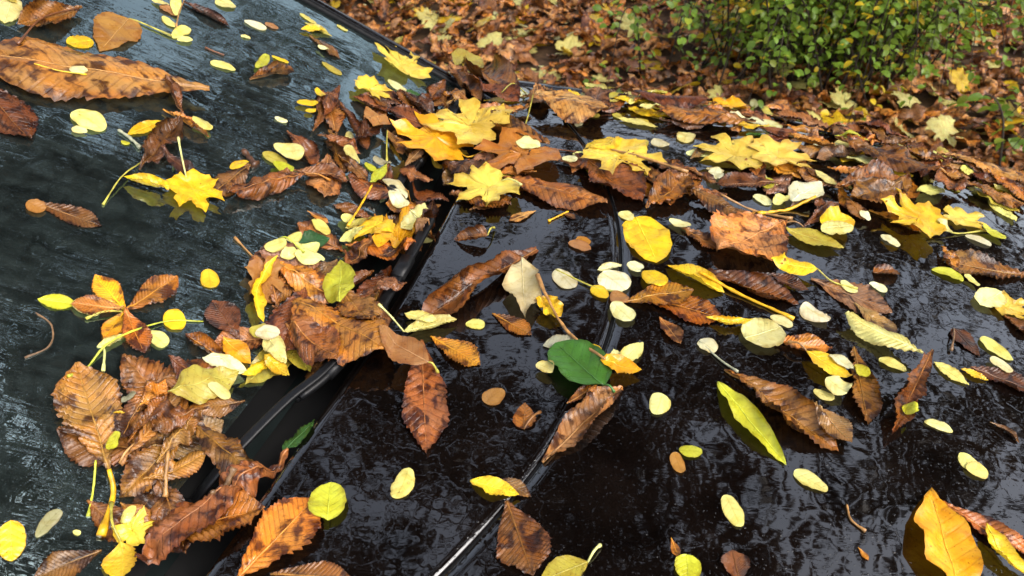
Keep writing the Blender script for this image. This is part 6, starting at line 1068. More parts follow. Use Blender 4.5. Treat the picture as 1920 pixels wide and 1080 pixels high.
('M', 'yellow', 1.1714, 0.3534, 1.1825, 0.2632, 1.2, {'c': 0.25, 'w': 0.5, 's': [(1.184, 0.39), (1.226, 0.447)], 'sc': 'olive'}, 'speckled yellow maple leaf with a long thin stalk on the bonnet', 'maple leaves on the car', 208),
('M', 'pale', 1.2459, 0.3901, 1.2365, 0.4596, 0.9, {'c': 0.4, 'w': 0.9}, 'pale yellow maple leaf near the speckled yellow maple leaf', 'maple leaves on the car', 216),
('B', 'dark', 0.926, 0.3541, 0.8805, 0.3821, 0.6, {'c': 0.2, 'w': 0.5, 'q': 0.5, 's': [(0.874, 0.344)], 'sc': 'dusk'}, 'small dark brown ovate leaf on the wet bonnet near the cream and brown folded leaf', 'ovate leaves on the car', 247),
('M', 'pale', 1.0169, 0.4266, 1.0056, 0.4781, 1.1, {'c': 0.4, 'w': 0.8}, 'small pale yellow maple leaf near the flat brown leaf beside a green leaflet', 'maple leaves on the car', 253),
('B', 'brown', 0.8923, -0.3113, 0.8798, -0.3617, 0.7, {'c': 1.5, 'w': 0.8, 'h': 2.0, 'k': 1.0, 'r': -20.0, 's': [(0.926, -0.312)], 'sc': 'olive'}, 'dry husk-like brown leaf standing above its reflection on the scuttle panel', 'ovate leaves on the car', 261),
('B', 'brown', 0.5592, -0.1568, 0.5983, -0.1669, 0.679, {'c': 0.3, 'w': 0.5, 's': [(0.588, -0.145)], 'sc': 'brown'}, 'small brown ovate leaf near the golden-brown rolled leaflet on the shut line', 'ovate leaves on the car', 292),
('R', 'pale', 0.9127, -1.0737, 0.8518, -1.0381, 0.47, {'c': 0.2}, 'pale yellow rounded leaf near the cupped brown leaf on a reddish stalk', 'rounded leaves on the car', 4),
('E', 'olive', 0.9043, -1.0752, 0.8982, -1.0547, 0.5, {}, 'tiny olive pointed leaf near the cupped brown leaf on a reddish stalk', 'pointed leaves on the car', 5),
('R', 'yellow', 0.9197, -0.9582, 0.8832, -0.9711, 0.8, {'c': -0.3}, 'rounded yellow leaf tucked under a brown serrated leaf on the glass', 'rounded leaves on the car', 7),
('E', 'olive', 1.3115, -0.8254, 1.3217, -0.7771, 0.5, {'c': 0.8}, 'small olive curled pointed leaf near the pale maple leaf at the windscreen corner', 'pointed leaves on the car', 28),
('E', 'yellow', 1.2742, -0.8122, 1.3228, -0.7906, 0.4, {'c': 0.7}, 'small yellow curled pointed leaf near the pale maple leaf at the windscreen corner', 'pointed leaves on the car', 32),
('E', 'yellow', 0.8447, -0.8034, 0.7844, -0.8159, 0.36, {'c': 0.4}, 'narrow yellow leaf pointing out of a brown crumpled heap on the glass', 'pointed leaves on the car', 36),
('E', 'yellow', 0.7257, -0.7142, 0.7079, -0.7674, 0.6, {'c': 0.9, 'r': 20.0, 'f': 0.3}, 'curled yellow leaf beside the yellow maple leaf on the glass', 'pointed leaves on the car', 41),
('E', 'lime', 0.9606, -0.5344, 1.0197, -0.5327, 0.39, {'c': 0.5}, 'small lime green pointed leaf on the windscreen glass near the golden maple leaf', 'pointed leaves on the car', 66),
('E', 'lime', 0.493, -0.7313, 0.5126, -0.6977, 0.52, {'c': 0.2}, 'pale green and yellow elliptic leaf beside the palmate leaf', 'pointed leaves on the car', 70),
('E', 'pale', 0.4783, -0.653, 0.5113, -0.638, 0.5, {'c': 0.9, 'f': 0.4, 's': [(0.478, -0.644), (0.45, -0.623)], 'sc': 'pale'}, 'pale curled leaf with thin stalk touching the palmate leaf', 'pointed leaves on the car', 75),
('E', 'gold', 0.5679, -0.5524, 0.5553, -0.5123, 0.65, {'c': 0.3}, 'small deep yellow pointed leaf near the broad wet leaf over the wiper', 'pointed leaves on the car', 78),
('E', 'cream', 0.5251, -0.5528, 0.541, -0.5046, 0.5, {'c': 0.4, 'd': 4}, 'small cream pointed leaf with raindrops near the broad wet leaf over the wiper', 'pointed leaves on the car', 79),
('E', 'dgreen', 0.7696, -0.5594, 0.8091, -0.5308, 0.6, {'c': 0.2}, 'dark green elliptic leaf under the compound leaflets by the wiper', 'pointed leaves on the car', 82),
('E', 'yellow', 0.7103, -0.5538, 0.6117, -0.5229, 0.248, {'c': 1.6, 'e': -0.18, 't': 0.5}, 'rolled yellow leaf hooked over the glass beside the wiper', 'pointed leaves on the car', 90),
('E', 'lime', 0.6723, -0.444, 0.7623, -0.4891, 0.512, {'c': 0.2, 'r': -18.0, 'k': 2.5, 'h': 1.0, 'd': 5}, 'large smooth yellow-green leaf leaning on brown leaves by the wiper', 'pointed leaves on the car', 95),
('E', 'yellow', 0.6011, -0.4941, 0.5305, -0.5076, 0.367, {'c': 1.7, 'e': 0.1}, 'spotted yellow leaf rolled into a tube above the pile', 'pointed leaves on the car', 98),
('E', 'yellow', 0.5671, -0.4974, 0.5543, -0.4575, 0.485, {'c': 0.6}, 'small yellow pointed leaf in the wiper channel near the broad wet leaf over the wiper', 'pointed leaves on the car', 99),
('E', 'pale', 0.6003, -0.5169, 0.5672, -0.4696, 0.469, {'c': 0.5}, 'small pale yellow pointed leaf near the broad wet leaf over the wiper', 'pointed leaves on the car', 100),
('E', 'olive', 0.4524, -0.5429, 0.5295, -0.5078, 0.55, {'c': -0.4}, 'olive-yellow leaf wedged in the brown pile by the wiper', 'pointed leaves on the car', 105),
('E', 'yellow', 0.3025, -0.5101, 0.2714, -0.4881, 0.977, {'c': 0.6, 's': [(0.313, -0.524), (0.333, -0.541)], 'sc': 'olive'}, 'yellow leaf with upright stalk at the foot of the pile', 'pointed leaves on the car', 114),
('R', 'yellow', 0.2759, -0.6061, 0.2457, -0.5838, 0.624, {'c': 0.15, 'd': 2}, 'large round yellow leaf on the rain-streaked glass', 'rounded leaves on the car', 118),
('E', 'yellow', 0.4107, -0.5838, 0.4163, -0.5738, 0.3, {}, 'tiny yellow pointed leaf on the windscreen glass near the tan leaflet with the club-ended stalk', 'pointed leaves on the car', 123),
('E', 'pale', 0.89, -0.4534, 0.9447, -0.4283, 0.42, {'c': 0.5, 'k': 1.5}, 'pale yellow pointed leaf in the wiper channel near the mottled maple leaf in the channel', 'pointed leaves on the car', 135),
('E', 'pale', 0.8062, -0.5131, 0.8552, -0.494, 0.432, {'c': 0.4}, 'small pale yellow pointed leaf near the mottled maple leaf in the channel', 'pointed leaves on the car', 142),
('E', 'olive', 0.8412, -0.5211, 0.8876, -0.4997, 0.4, {'c': 0.6}, 'small olive pointed leaf on the windscreen glass near the mottled maple leaf in the channel', 'pointed leaves on the car', 143),
('E', 'green', 1.2882, -0.6152, 1.3099, -0.5871, 0.5, {'c': 0.3}, 'small green pointed leaf near the pale maple leaf at the windscreen corner', 'pointed leaves on the car', 149),
('E', 'olive', 1.5051, -0.5909, 1.6286, -0.5739, 0.587, {'c': 0.5}, 'olive pointed leaf on the windscreen glass near the pale maple leaf at the windscreen corner', 'pointed leaves on the car', 164),
('E', 'pale', 1.3712, -0.2043, 1.3551, -0.1215, 0.35, {'c': 0.4}, 'pale yellow pointed leaf on the far rim of the bonnet near the arching tan leaflet', 'pointed leaves on the car', 165),
('R', 'pale', 1.4223, -0.1694, 1.4043, -0.1284, 0.7, {'c': 0.3}, 'small pale yellow rounded leaf near the arching tan leaflet', 'rounded leaves on the car', 166),
('E', 'yellow', 1.2551, -0.1735, 1.1921, -0.2311, 0.65, {'c': -0.5, 'w': 0.8}, 'yellow leaf with frayed brown margin on the bonnet', 'pointed leaves on the car', 169),
('R', 'green', 1.378, 0.0415, 1.3867, 0.0809, 0.9, {'c': 0.3, 'r': -20.0}, 'small round green leaf behind the big pale maple leaf', 'rounded leaves on the car', 183),
('E', 'lime', 1.4338, 0.2026, 1.4247, 0.2632, 0.35, {'c': 0.4}, 'lime green pointed leaf on the far rim of the bonnet near the herringbone leaflet', 'pointed leaves on the car', 188),
('E', 'pale', 1.2607, 0.1638, 1.2277, 0.2009, 0.5, {'c': 0.5}, 'small pale yellow pointed leaf near the speckled yellow maple leaf', 'pointed leaves on the car', 195),
('E', 'olive', 1.06, 0.1204, 1.0466, 0.2079, 0.52, {'c': 0.25}, 'smooth olive-green leaf beside the broad frilled tan leaf', 'pointed leaves on the car', 202),
('R', 'yellow', 1.0806, 0.1764, 1.1286, 0.2202, 0.7, {'c': 0.3}, 'yellow rounded leaf on the wet bonnet near the smooth olive leaf', 'rounded leaves on the car', 204),
('R', 'pale', 1.073, 0.1731, 1.1003, 0.2209, 0.6, {'c': 0.3}, 'small pale yellow rounded leaf on the wet bonnet near the smooth olive leaf', 'rounded leaves on the car', 205),
('E', 'cream', 1.1474, 0.1275, 1.2311, 0.1761, 0.579, {'c': 0.4, 'w': 0.8}, 'cream pointed leaf on the far rim of the bonnet near the smooth olive leaf', 'pointed leaves on the car', 206),
('R', 'brown', 1.0084, 0.2508, 1.0214, 0.2883, 0.85, {'c': 1.2, 'w': 0.4, 'r': -12.0, 'h': 0.8, 'k': 0.8}, 'brown cup-shaped husk-like leaf on the bare wet bonnet', 'rounded leaves on the car', 217),
('E', 'yellow', 0.9629, 0.1666, 0.9516, 0.0984, 0.6, {'c': -0.5, 'w': 0.8, 's': [(0.955, 0.191), (0.954, 0.225)], 'sc': 'olive'}, 'crinkled bright yellow leaf with thin stalk on a rolled brown leaf', 'pointed leaves on the car', 222),
('E', 'yellow', 0.8761, 0.0426, 0.911, -0.0442, 0.5, {'c': 0.6, 'w': 0.6, 'f': 0.3}, 'creased yellow leaf pointing at the rolled red-brown leaflet', 'pointed leaves on the car', 225),
('R', 'cream', 0.7878, 0.0768, 0.8261, 0.1226, 0.95, {'c': 0.2, 'd': 12}, 'pale rounded leaf covered in raindrops on the bonnet', 'rounded leaves on the car', 231),
('E', 'yellow', 0.8122, 0.0235, 0.8266, 0.0854, 0.3, {'c': 1.5, 'e': -0.12}, 'yellow leaf rolled like a pod on the bonnet', 'pointed leaves on the car', 233),
('E', 'yellow', 0.7877, 0.1544, 0.756, 0.209, 0.55, {'c': 0.3, 's': [(0.795, 0.131)], 'sc': 'tan'}, 'yellow pointed leaf with stalk beside pale leaflets on the bonnet', 'pointed leaves on the car', 240),
('E', 'pale', 0.8422, 0.3189, 0.8161, 0.3595, 0.5, {'c': 0.3, 'w': 0.5}, 'small pale yellow pointed leaf on the wet bonnet near the boat-shaped red-brown leaflet', 'pointed leaves on the car', 248),
('E', 'yellow', 0.8426, 0.3525, 0.8355, 0.3861, 0.4, {'c': 0.4}, 'small yellow pointed leaf on the wet bonnet near the boat-shaped red-brown leaflet', 'pointed leaves on the car', 249),
('R', 'pale', 1.0382, 0.4332, 0.9953, 0.3978, 0.744, {'c': 0.5}, 'small pale yellow rounded leaf near the flat brown leaf beside a green leaflet', 'rounded leaves on the car', 252),
('E', 'beige', 0.8496, -0.2451, 0.7311, -0.2049, 0.421, {'c': 0.7, 'w': 0.9, 'p': 1.2}, 'wavy beige leaf leaning on the large rolled leaflet', 'pointed leaves on the car', 258),
('E', 'pale', 0.6651, -0.3514, 0.7065, -0.2928, 0.42, {'c': 0.7, 'f': 0.3, 'd': 5, 's': [(0.671, -0.371), (0.676, -0.389)], 'sc': 'pale'}, 'pale folded leaf with raindrops under the tip of the rolled leaflet', 'pointed leaves on the car', 266),
('E', 'pale', 0.6962, -0.3631, 0.693, -0.3157, 0.5, {'c': 0.4}, 'small pale yellow pointed leaf on the scuttle panel near the green-to-tan leaf', 'pointed leaves on the car', 267),
('E', 'tan', 0.6074, -0.2924, 0.629, -0.3656, 0.62, {'c': 0.25, 's': [(0.607, -0.281)], 'sc': 'olive'}, 'leaf blending from pale green to tan at the scuttle edge', 'pointed leaves on the car', 268),
('R', 'yellow', 1.0241, -0.108, 0.9147, -0.0573, 0.603, {'c': 0.3, 'w': 0.5}, 'rounded yellow leaf with a crinkled tip on the shut line', 'rounded leaves on the car', 278),
('E', 'cream', 0.8711, -0.1372, 0.894, -0.1056, 0.5, {'c': 1.4, 'w': 0.9}, 'small cream rolled pointed leaf near the rounded yellow leaf on the shut line', 'pointed leaves on the car', 281),
('R', 'yellow', 0.7732, -0.1997, 0.7511, -0.1609, 0.75, {'c': 0.9, 'w': 1.2, 'p': 1.5}, 'small crumpled yellow leaf on a tan stalk on the scuttle', 'rounded leaves on the car', 282),
('E', 'grey', 0.6969, -0.1713, 0.7235, -0.1316, 0.55, {'c': 0.1}, 'small grey-green pointed leaf on the scuttle panel near the glossy green leaf', 'pointed leaves on the car', 283),
('R', 'green', 0.6436, -0.0815, 0.6995, -0.1563, 0.78, {'c': 0.35, 'w': 0.4, 'f': 0.05, 's': [(0.637, -0.067)], 'sc': 'green'}, 'glossy round green leaf on the shut line', 'rounded leaves on the car', 284),
('E', 'pale', 0.7177, -0.0832, 0.6911, -0.067, 0.542, {'c': 0.4}, 'small pale yellow pointed leaf nearest to the golden-brown rolled leaflet on the shut line', 'pointed leaves on the car', 287),
('E', 'pale', 0.6943, -0.0689, 0.7399, -0.0483, 0.504, {'c': 0.3}, 'small pale yellow pointed leaf between the glossy green leaf and the black-blotched orange leaf', 'pointed leaves on the car', 288),
('E', 'gold', 0.68, -0.0933, 0.6839, -0.0414, 0.62, {'c': 0.8, 'w': 0.8}, 'wrinkled amber leaf touching the glossy green leaf', 'pointed leaves on the car', 289),
('E', 'dusk', 0.4859, -0.1619, 0.4742, -0.1235, 0.5, {'c': 0.2}, 'small dull brown pointed leaf near the clear yellow leaf on the shut line', 'pointed leaves on the car', 297),
('E', 'yellow', 0.4739, -0.1923, 0.4712, -0.1357, 0.46, {'c': 0.5, 'f': 0.2}, 'clear yellow pointed leaf beside a dull brown one on the shut line', 'pointed leaves on the car', 298),
('E', 'olive', 0.4186, -0.049, 0.3844, -0.0903, 0.6, {'c': 0.3, 's': [(0.439, -0.041)], 'sc': 'pale'}, 'tan and olive leaf with a pale stalk low on the bonnet', 'pointed leaves on the car', 300),
('R', 'lime', 0.4562, 0.0447, 0.4281, 0.0494, 0.953, {'c': 0.2}, 'small lime green rounded leaf near the golden-brown rolled leaflet on the shut line', 'rounded leaves on the car', 302),
('R', 'lime', 0.3829, -0.3169, 0.4261, -0.3351, 0.857, {'c': 0.25}, 'round lime green leaf on the edge of the wet orange leaflet', 'rounded leaves on the car', 305),
('E', 'lime', 0.7014, 0.0506, 0.6012, 0.137, 0.3, {'c': 0.9, 'a': 0.6, 'f': 0.3, 'w': 0.5}, 'narrow folded leaf, half green and half yellow, on the wet bonnet', 'pointed leaves on the car', 309),
('E', 'gold', 0.4904, 0.3088, 0.6232, 0.292, 0.5, {'c': 0.3, 'w': 0.4, 'f': 0.15, 'p': 0.8}, 'big deep yellow leaf with pale midrib lying on the bonnet', 'pointed leaves on the car', 319),
('E', 'yellow', 0.5983, 0.3471, 0.5483, 0.389, 0.5, {'c': 1.3, 'e': -0.2, 'f': 0.2}, 'yellow leaf curling up beside the big deep yellow leaf', 'pointed leaves on the car', 321),
('C', 'brown', 0.4543, -0.4037, 0.2928, -0.4877, 0.3, {'c': -0.3, 'w': 0.25, 'p': 0.15}, 'long tan-brown leaflet lying along the rear edge of the scuttle', 'brown serrated leaves on the car', 113),
('O', 'pale', 1.0312, -0.9048, 1.0812, -0.909, 0.413, {'d': 2}, 'pale yellow oval leaflet with raindrops near the dark boat-shaped leaf on the glass', 'small oval leaflets on the car', 9),
('O', 'pale', 1.0306, -0.8964, 1.0563, -0.8874, 0.5, {}, 'tiny pale yellow oval leaflet near the broad serrated leaf on the glass', 'small oval leaflets on the car', 10),
('O', 'pale', 1.0911, -0.9773, 1.1066, -0.9571, 0.5, {}, 'tiny pale yellow oval leaflet nearest to the broad serrated leaf on the glass', 'small oval leaflets on the car', 11),
('O', 'pale', 1.1418, -0.9664, 1.0878, -0.9342, 0.291, {}, 'pale yellow oval leaflet nearest to the broad serrated leaf on the glass', 'small oval leaflets on the car', 12),
('O', 'pale', 1.0694, -0.9442, 1.0611, -0.9174, 0.562, {}, 'pale yellow oval leaflet nearest to the broad serrated leaf on the glass', 'small oval leaflets on the car', 14),
('O', 'pale', 1.1912, -0.9279, 1.2242, -0.912, 0.775, {}, 'pale yellow oval leaflet nearest to the arched brown leaf on the glass', 'small oval leaflets on the car', 16),
('O', 'cream', 1.1919, -0.8754, 1.2113, -0.8447, 0.625, {}, 'cream oval leaflet on the windscreen glass near the dark boat-shaped leaf on the glass', 'small oval leaflets on the car', 17),
('O', 'tan', 1.2255, -0.8566, 1.2348, -0.8364, 0.75, {}, 'tiny tan oval leaflet on the windscreen glass near the dark boat-shaped leaf on the glass', 'small oval leaflets on the car', 18),
('O', 'pale', 1.1438, -0.8547, 1.1544, -0.8434, 0.625, {}, 'tiny pale yellow oval leaflet nearest to the arched brown leaf on the glass', 'small oval leaflets on the car', 19),
('O', 'pale', 1.0278, -0.8396, 1.0474, -0.8079, 0.525, {}, 'pale yellow oval leaflet on the windscreen glass near the arched brown leaf on the glass', 'small oval leaflets on the car', 20),
('O', 'lime', 1.0786, -0.7887, 1.1323, -0.8013, 0.338, {'r': -20.0}, 'lime green oval leaflet on the windscreen glass near the arched brown leaf on the glass', 'small oval leaflets on the car', 22),
('O', 'yellow', 1.1405, -0.7971, 1.152, -0.7723, 0.375, {}, 'tiny yellow oval leaflet nearest to the dark boat-shaped leaf on the glass', 'small oval leaflets on the car', 23),
('O', 'pale', 0.7717, -0.8823, 0.7684, -0.8384, 0.775, {'d': 5}, 'pale yellow oval leaflet with raindrops near the large tan leaflet across the windscreen', 'small oval leaflets on the car', 24),
('O', 'pale', 0.7395, -0.8619, 0.7502, -0.8474, 0.625, {}, 'tiny pale yellow oval leaflet nearest to the large tan leaflet across the windscreen', 'small oval leaflets on the car', 25),
('O', 'cream', 0.8202, -0.9155, 0.8404, -0.9034, 0.775, {}, 'tiny cream oval leaflet on the windscreen glass near the large tan leaflet across the windscreen', 'small oval leaflets on the car', 26),
('O', 'pale', 1.3342, -0.847, 1.3349, -0.814, 0.438, {}, 'pale yellow oval leaflet near the pale maple leaf at the windscreen corner', 'small oval leaflets on the car', 27),
('O', 'cream', 1.2514, -0.7683, 1.2586, -0.7501, 0.625, {}, 'tiny cream oval leaflet near the pale maple leaf at the windscreen corner', 'small oval leaflets on the car', 30),
('O', 'olive', 1.2143, -0.7425, 1.2136, -0.7035, 0.438, {}, 'olive oval leaflet on the windscreen glass near the arched brown leaf on the glass', 'small oval leaflets on the car', 31),
('O', 'pale', 1.3818, -0.796, 1.383, -0.7743, 0.625, {}, 'tiny pale yellow oval leaflet near the pale maple leaf at the windscreen corner', 'small oval leaflets on the car', 33),
('O', 'pale', 0.8753, -0.7731, 0.8804, -0.7476, 0.75, {}, 'tiny pale yellow oval leaflet nearest to the large tan leaflet across the windscreen', 'small oval leaflets on the car', 37),
('O', 'lime', 0.768, -0.8134, 0.7725, -0.8036, 0.75, {}, 'tiny lime green oval leaflet near the dark crumpled leaf on the windscreen', 'small oval leaflets on the car', 38),
('O', 'olive', 0.9008, -0.6825, 0.9052, -0.6468, 0.625, {}, 'olive oval leaflet on the windscreen glass near the dark crumpled leaf on the windscreen', 'small oval leaflets on the car', 45),
('O', 'pale', 0.9186, -0.6717, 0.9293, -0.6264, 0.625, {}, 'pale yellow oval leaflet on the windscreen glass near the dark crumpled leaf on the windscreen', 'small oval leaflets on the car', 46),
('O', 'lime', 0.8883, -0.6573, 0.8909, -0.6258, 0.688, {}, 'lime green oval leaflet on the windscreen glass near the bright maple leaf on the windscreen', 'small oval leaflets on the car', 47),
('O', 'yellow', 0.8233, -0.6856, 0.8588, -0.6795, 0.557, {}, 'yellow oval leaflet on the windscreen glass near the bright maple leaf on the windscreen', 'small oval leaflets on the car', 48),
('O', 'yellow', 1.0531, -0.7055, 1.0788, -0.6801, 0.4, {}, 'yellow oval leaflet between the arched brown leaf on the glass and the golden maple leaf', 'small oval leaflets on the car', 59),
('O', 'yellow', 1.1144, -0.6987, 1.0921, -0.6733, 0.5, {}, 'yellow oval leaflet between the arched brown leaf on the glass and the golden maple leaf', 'small oval leaflets on the car', 60),
('O', 'yellow', 1.0463, -0.6872, 1.0638, -0.6774, 0.5, {}, 'tiny yellow oval leaflet nearest to the golden maple leaf', 'small oval leaflets on the car', 61),
('O', 'cream', 0.9905, -0.7108, 0.9985, -0.6936, 0.625, {}, 'tiny cream oval leaflet on the windscreen glass near the arched brown leaf on the glass', 'small oval leaflets on the car', 62),
('O', 'pale', 0.9877, -0.5873, 0.9823, -0.5631, 0.812, {}, 'tiny pale yellow oval leaflet nearest to the mottled maple leaf in the channel', 'small oval leaflets on the car', 63),
('O', 'lime', 1.0131, -0.5697, 1.0108, -0.5502, 0.75, {}, 'tiny lime green oval leaflet on the windscreen glass near the golden maple leaf', 'small oval leaflets on the car', 64),
('O', 'grey', 1.0258, -0.5586, 1.0254, -0.5267, 0.625, {}, 'grey-green oval leaflet on the windscreen glass near the golden maple leaf', 'small oval leaflets on the car', 65),
('O', 'tan', 0.5993, -0.8189, 0.6018, -0.7982, 0.875, {}, 'tiny tan oval leaflet on the windscreen glass near the lone corrugated leaflet on the glass', 'small oval leaflets on the car', 69),
('O', 'pale', 0.512, -0.7017, 0.5136, -0.6732, 0.688, {'d': 7}, 'pale yellow oval leaflet with raindrops near the tan leaflet with the club-ended stalk', 'small oval leaflets on the car', 71),
('O', 'yellow', 0.6511, -0.6219, 0.6278, -0.6043, 0.812, {'d': 4}, 'yellow oval leaflet with raindrops on the windscreen glass near the speckled tan maple leaf', 'small oval leaflets on the car', 72),
('O', 'yellow', 0.5498, -0.6194, 0.5676, -0.6021, 1.25, {}, 'tiny yellow oval leaflet on the windscreen glass near the speckled tan maple leaf', 'small oval leaflets on the car', 73),
('O', 'pale', 0.5266, -0.624, 0.5222, -0.5987, 0.732, {'d': 2}, 'tiny pale yellow oval leaflet with raindrops near the tan leaflet with the club-ended stalk', 'small oval leaflets on the car', 74),
('O', 'pale', 0.8257, -0.5616, 0.8146, -0.535, 0.688, {}, 'pale yellow oval leaflet on the windscreen glass near the mottled maple leaf in the channel', 'small oval leaflets on the car', 81),
('O', 'pale', 0.7456, -0.562, 0.783, -0.5598, 0.442, {}, 'pale yellow oval leaflet between the speckled tan maple leaf and the large smooth yellow-green leaf', 'small oval leaflets on the car', 83),
('O', 'pale', 0.7164, -0.5759, 0.7436, -0.5587, 0.647, {}, 'pale yellow oval leaflet between the speckled tan maple leaf and the large smooth yellow-green leaf', 'small oval leaflets on the car', 84),
('O', 'pale', 0.7445, -0.546, 0.7845, -0.5342, 0.499, {}, 'pale yellow oval leaflet between the large smooth yellow-green leaf and the speckled tan maple leaf', 'small oval leaflets on the car', 85),
('O', 'pale', 0.7181, -0.5548, 0.7416, -0.5438, 0.526, {}, 'tiny pale yellow oval leaflet on the windscreen glass near the speckled tan maple leaf', 'small oval leaflets on the car', 86),
('O', 'pale', 0.7311, -0.5401, 0.7632, -0.5153, 0.487, {}, 'pale yellow oval leaflet between the large smooth yellow-green leaf and the speckled tan maple leaf', 'small oval leaflets on the car', 87),
('O', 'olive', 0.5974, -0.5349, 0.6002, -0.5098, 0.75, {}, 'tiny olive oval leaflet on the windscreen glass near the broad wet leaf over the wiper', 'small oval leaflets on the car', 96),
('O', 'cream', 0.5939, -0.5246, 0.6028, -0.4957, 0.688, {}, 'cream oval leaflet on the windscreen glass near the broad wet leaf over the wiper', 'small oval leaflets on the car', 97),
('O', 'pale', 0.317, -0.5164, 0.3385, -0.5174, 0.57, {}, 'tiny pale yellow oval leaflet nearest to the long leaflet along the scuttle edge', 'small oval leaflets on the car', 116),
('O', 'grey', 0.2729, -0.5789, 0.3055, -0.5766, 0.433, {}, "grey-green oval leaflet on the windscreen glass near the leaflet over the pile's hollow", 'small oval leaflets on the car', 119),
('O', 'pale', 0.2941, -0.5573, 0.2952, -0.5505, 0.76, {}, 'tiny pale yellow oval leaflet nearest to the tan leaflet with the club-ended stalk', 'small oval leaflets on the car', 120),
('O', 'lime', 0.3948, -0.5673, 0.3747, -0.5685, 0.664, {}, 'tiny lime green oval leaflet near the tan leaflet with the club-ended stalk', 'small oval leaflets on the car', 121),
('O', 'grey', 0.4261, -0.5859, 0.4416, -0.5775, 0.669, {}, 'tiny grey-green oval leaflet on the windscreen glass near the tan leaflet with the club-ended stalk', 'small oval leaflets on the car', 122),
('O', 'cream', 0.4878, -0.5193, 0.4913, -0.4975, 0.624, {}, 'tiny cream oval leaflet on the windscreen glass near the green leaf in the wiper channel', 'small oval leaflets on the car', 125),
('O', 'pale', 0.8637, -0.5383, 0.8647, -0.5176, 1.0, {}, 'tiny pale yellow oval leaflet near the mottled maple leaf in the channel', 'small oval leaflets on the car', 141),
('O', 'cream', 0.9501, -0.4958, 0.9308, -0.459, 0.576, {}, 'cream oval leaflet in the wiper channel near the mottled maple leaf in the channel', 'small oval leaflets on the car', 144),
('O', 'cream', 1.2888, -0.6478, 1.2854, -0.6097, 0.625, {}, 'cream oval leaflet on the windscreen glass near the pale maple leaf at the windscreen corner', 'small oval leaflets on the car', 148),
('O', 'cream', 1.1757, -0.3514, 1.1734, -0.3069, 0.75, {}, 'cream oval leaflet between the orange maple leaf and the frayed yellow leaf', 'small oval leaflets on the car', 157),
('O', 'cream', 1.1633, -0.2621, 1.1522, -0.2344, 0.688, {}, 'cream oval leaflet on the scuttle panel near the frayed yellow leaf', 'small oval leaflets on the car', 171),
('O', 'cream', 1.2964, -0.122, 1.2762, -0.0925, 0.938, {}, 'cream oval leaflet nearest to the frayed yellow leaf', 'small oval leaflets on the car', 172),
('O', 'cream', 1.4551, 0.034, 1.4468, 0.0776, 0.625, {}, 'cream oval leaflet nearest to the herringbone leaflet', 'small oval leaflets on the car', 186),
('O', 'cream', 1.4419, 0.0035, 1.4365, 0.042, 0.562, {}, 'cream oval leaflet nearest to the herringbone leaflet', 'small oval leaflets on the car', 187),
('O', 'cream', 1.1214, 0.2694, 1.1001, 0.2955, 0.625, {}, 'cream oval leaflet on the wet bonnet near the speckled yellow maple leaf', 'small oval leaflets on the car', 209),
('O', 'cream', 1.161, 0.2366, 1.1438, 0.2492, 0.875, {}, 'tiny cream oval leaflet near the speckled yellow maple leaf', 'small oval leaflets on the car', 210),
('O', 'cream', 1.156, 0.0683, 1.1335, 0.0945, 0.75, {}, 'cream oval leaflet on the wet bonnet near the smooth olive leaf', 'small oval leaflets on the car', 211),
('O', 'pale', 1.1316, 0.1022, 1.1666, 0.1193, 0.605, {}, 'pale yellow oval leaflet on the wet bonnet near the smooth olive leaf', 'small oval leaflets on the car', 212),
('O', 'lime', 1.2258, 0.438, 1.2087, 0.4724, 0.625, {}, 'lime green oval leaflet near the flat brown leaf beside a green leaflet', 'small oval leaflets on the car', 213),
('O', 'cream', 1.1832, 0.3573, 1.1656, 0.3793, 0.562, {}, 'cream oval leaflet on the far rim of the bonnet near the speckled yellow maple leaf', 'small oval leaflets on the car', 214),
('O', 'cream', 1.1884, 0.4067, 1.1813, 0.4466, 0.5, {}, 'cream oval leaflet near the flat brown leaf beside a green leaflet', 'small oval leaflets on the car', 215),
('O', 'lime', 1.0575, 0.339, 1.0539, 0.3851, 0.525, {}, 'lime green oval leaflet near the flat brown leaf beside a green leaflet', 'small oval leaflets on the car', 220),
('O', 'pale', 1.0646, 0.3874, 1.0438, 0.4051, 0.438, {}, 'tiny pale yellow oval leaflet near the flat brown leaf beside a green leaflet', 'small oval leaflets on the car', 221),
('O', 'cream', 0.9654, 0.2036, 0.9445, 0.2231, 0.688, {}, 'cream oval leaflet on the wet bonnet near the thin soaked leaf', 'small oval leaflets on the car', 228),
('O', 'cream', 0.9785, 0.2432, 0.9657, 0.2664, 0.75, {}, 'tiny cream oval leaflet on the wet bonnet near the brown cup-shaped leaf', 'small oval leaflets on the car', 229),
('O', 'cream', 0.8862, 0.1488, 0.8635, 0.1845, 0.9, {'d': 6}, 'cream oval leaflet with raindrops on the wet bonnet near the thin soaked leaf', 'small oval leaflets on the car', 230),
('O', 'cream', 0.8494, 0.1076, 0.8395, 0.1376, 0.625, {}, 'cream oval leaflet on the wet bonnet near the pale raindrop-covered leaf', 'small oval leaflets on the car', 232),
('O', 'cream', 0.7678, 0.02, 0.754, 0.0428, 0.938, {'s': [(0.74, 0.05), (0.724, 0.073)], 'sc': 'grey'}, 'tiny cream oval leaflet on the wet bonnet near the black-blotched orange leaf', 'small oval leaflets on the car', 235),
('O', 'cream', 0.791, 0.1839, 0.7716, 0.2101, 0.625, {}, 'cream oval leaflet near the brown leaflet with a lime leaflet on it', 'small oval leaflets on the car', 241),
('O', 'lime', 0.7223, 0.2657, 0.7258, 0.2834, 0.938, {'d': 1}, 'tiny lime green oval leaflet with raindrops on the wet bonnet near the boat-shaped red-brown leaflet', 'small oval leaflets on the car', 244),
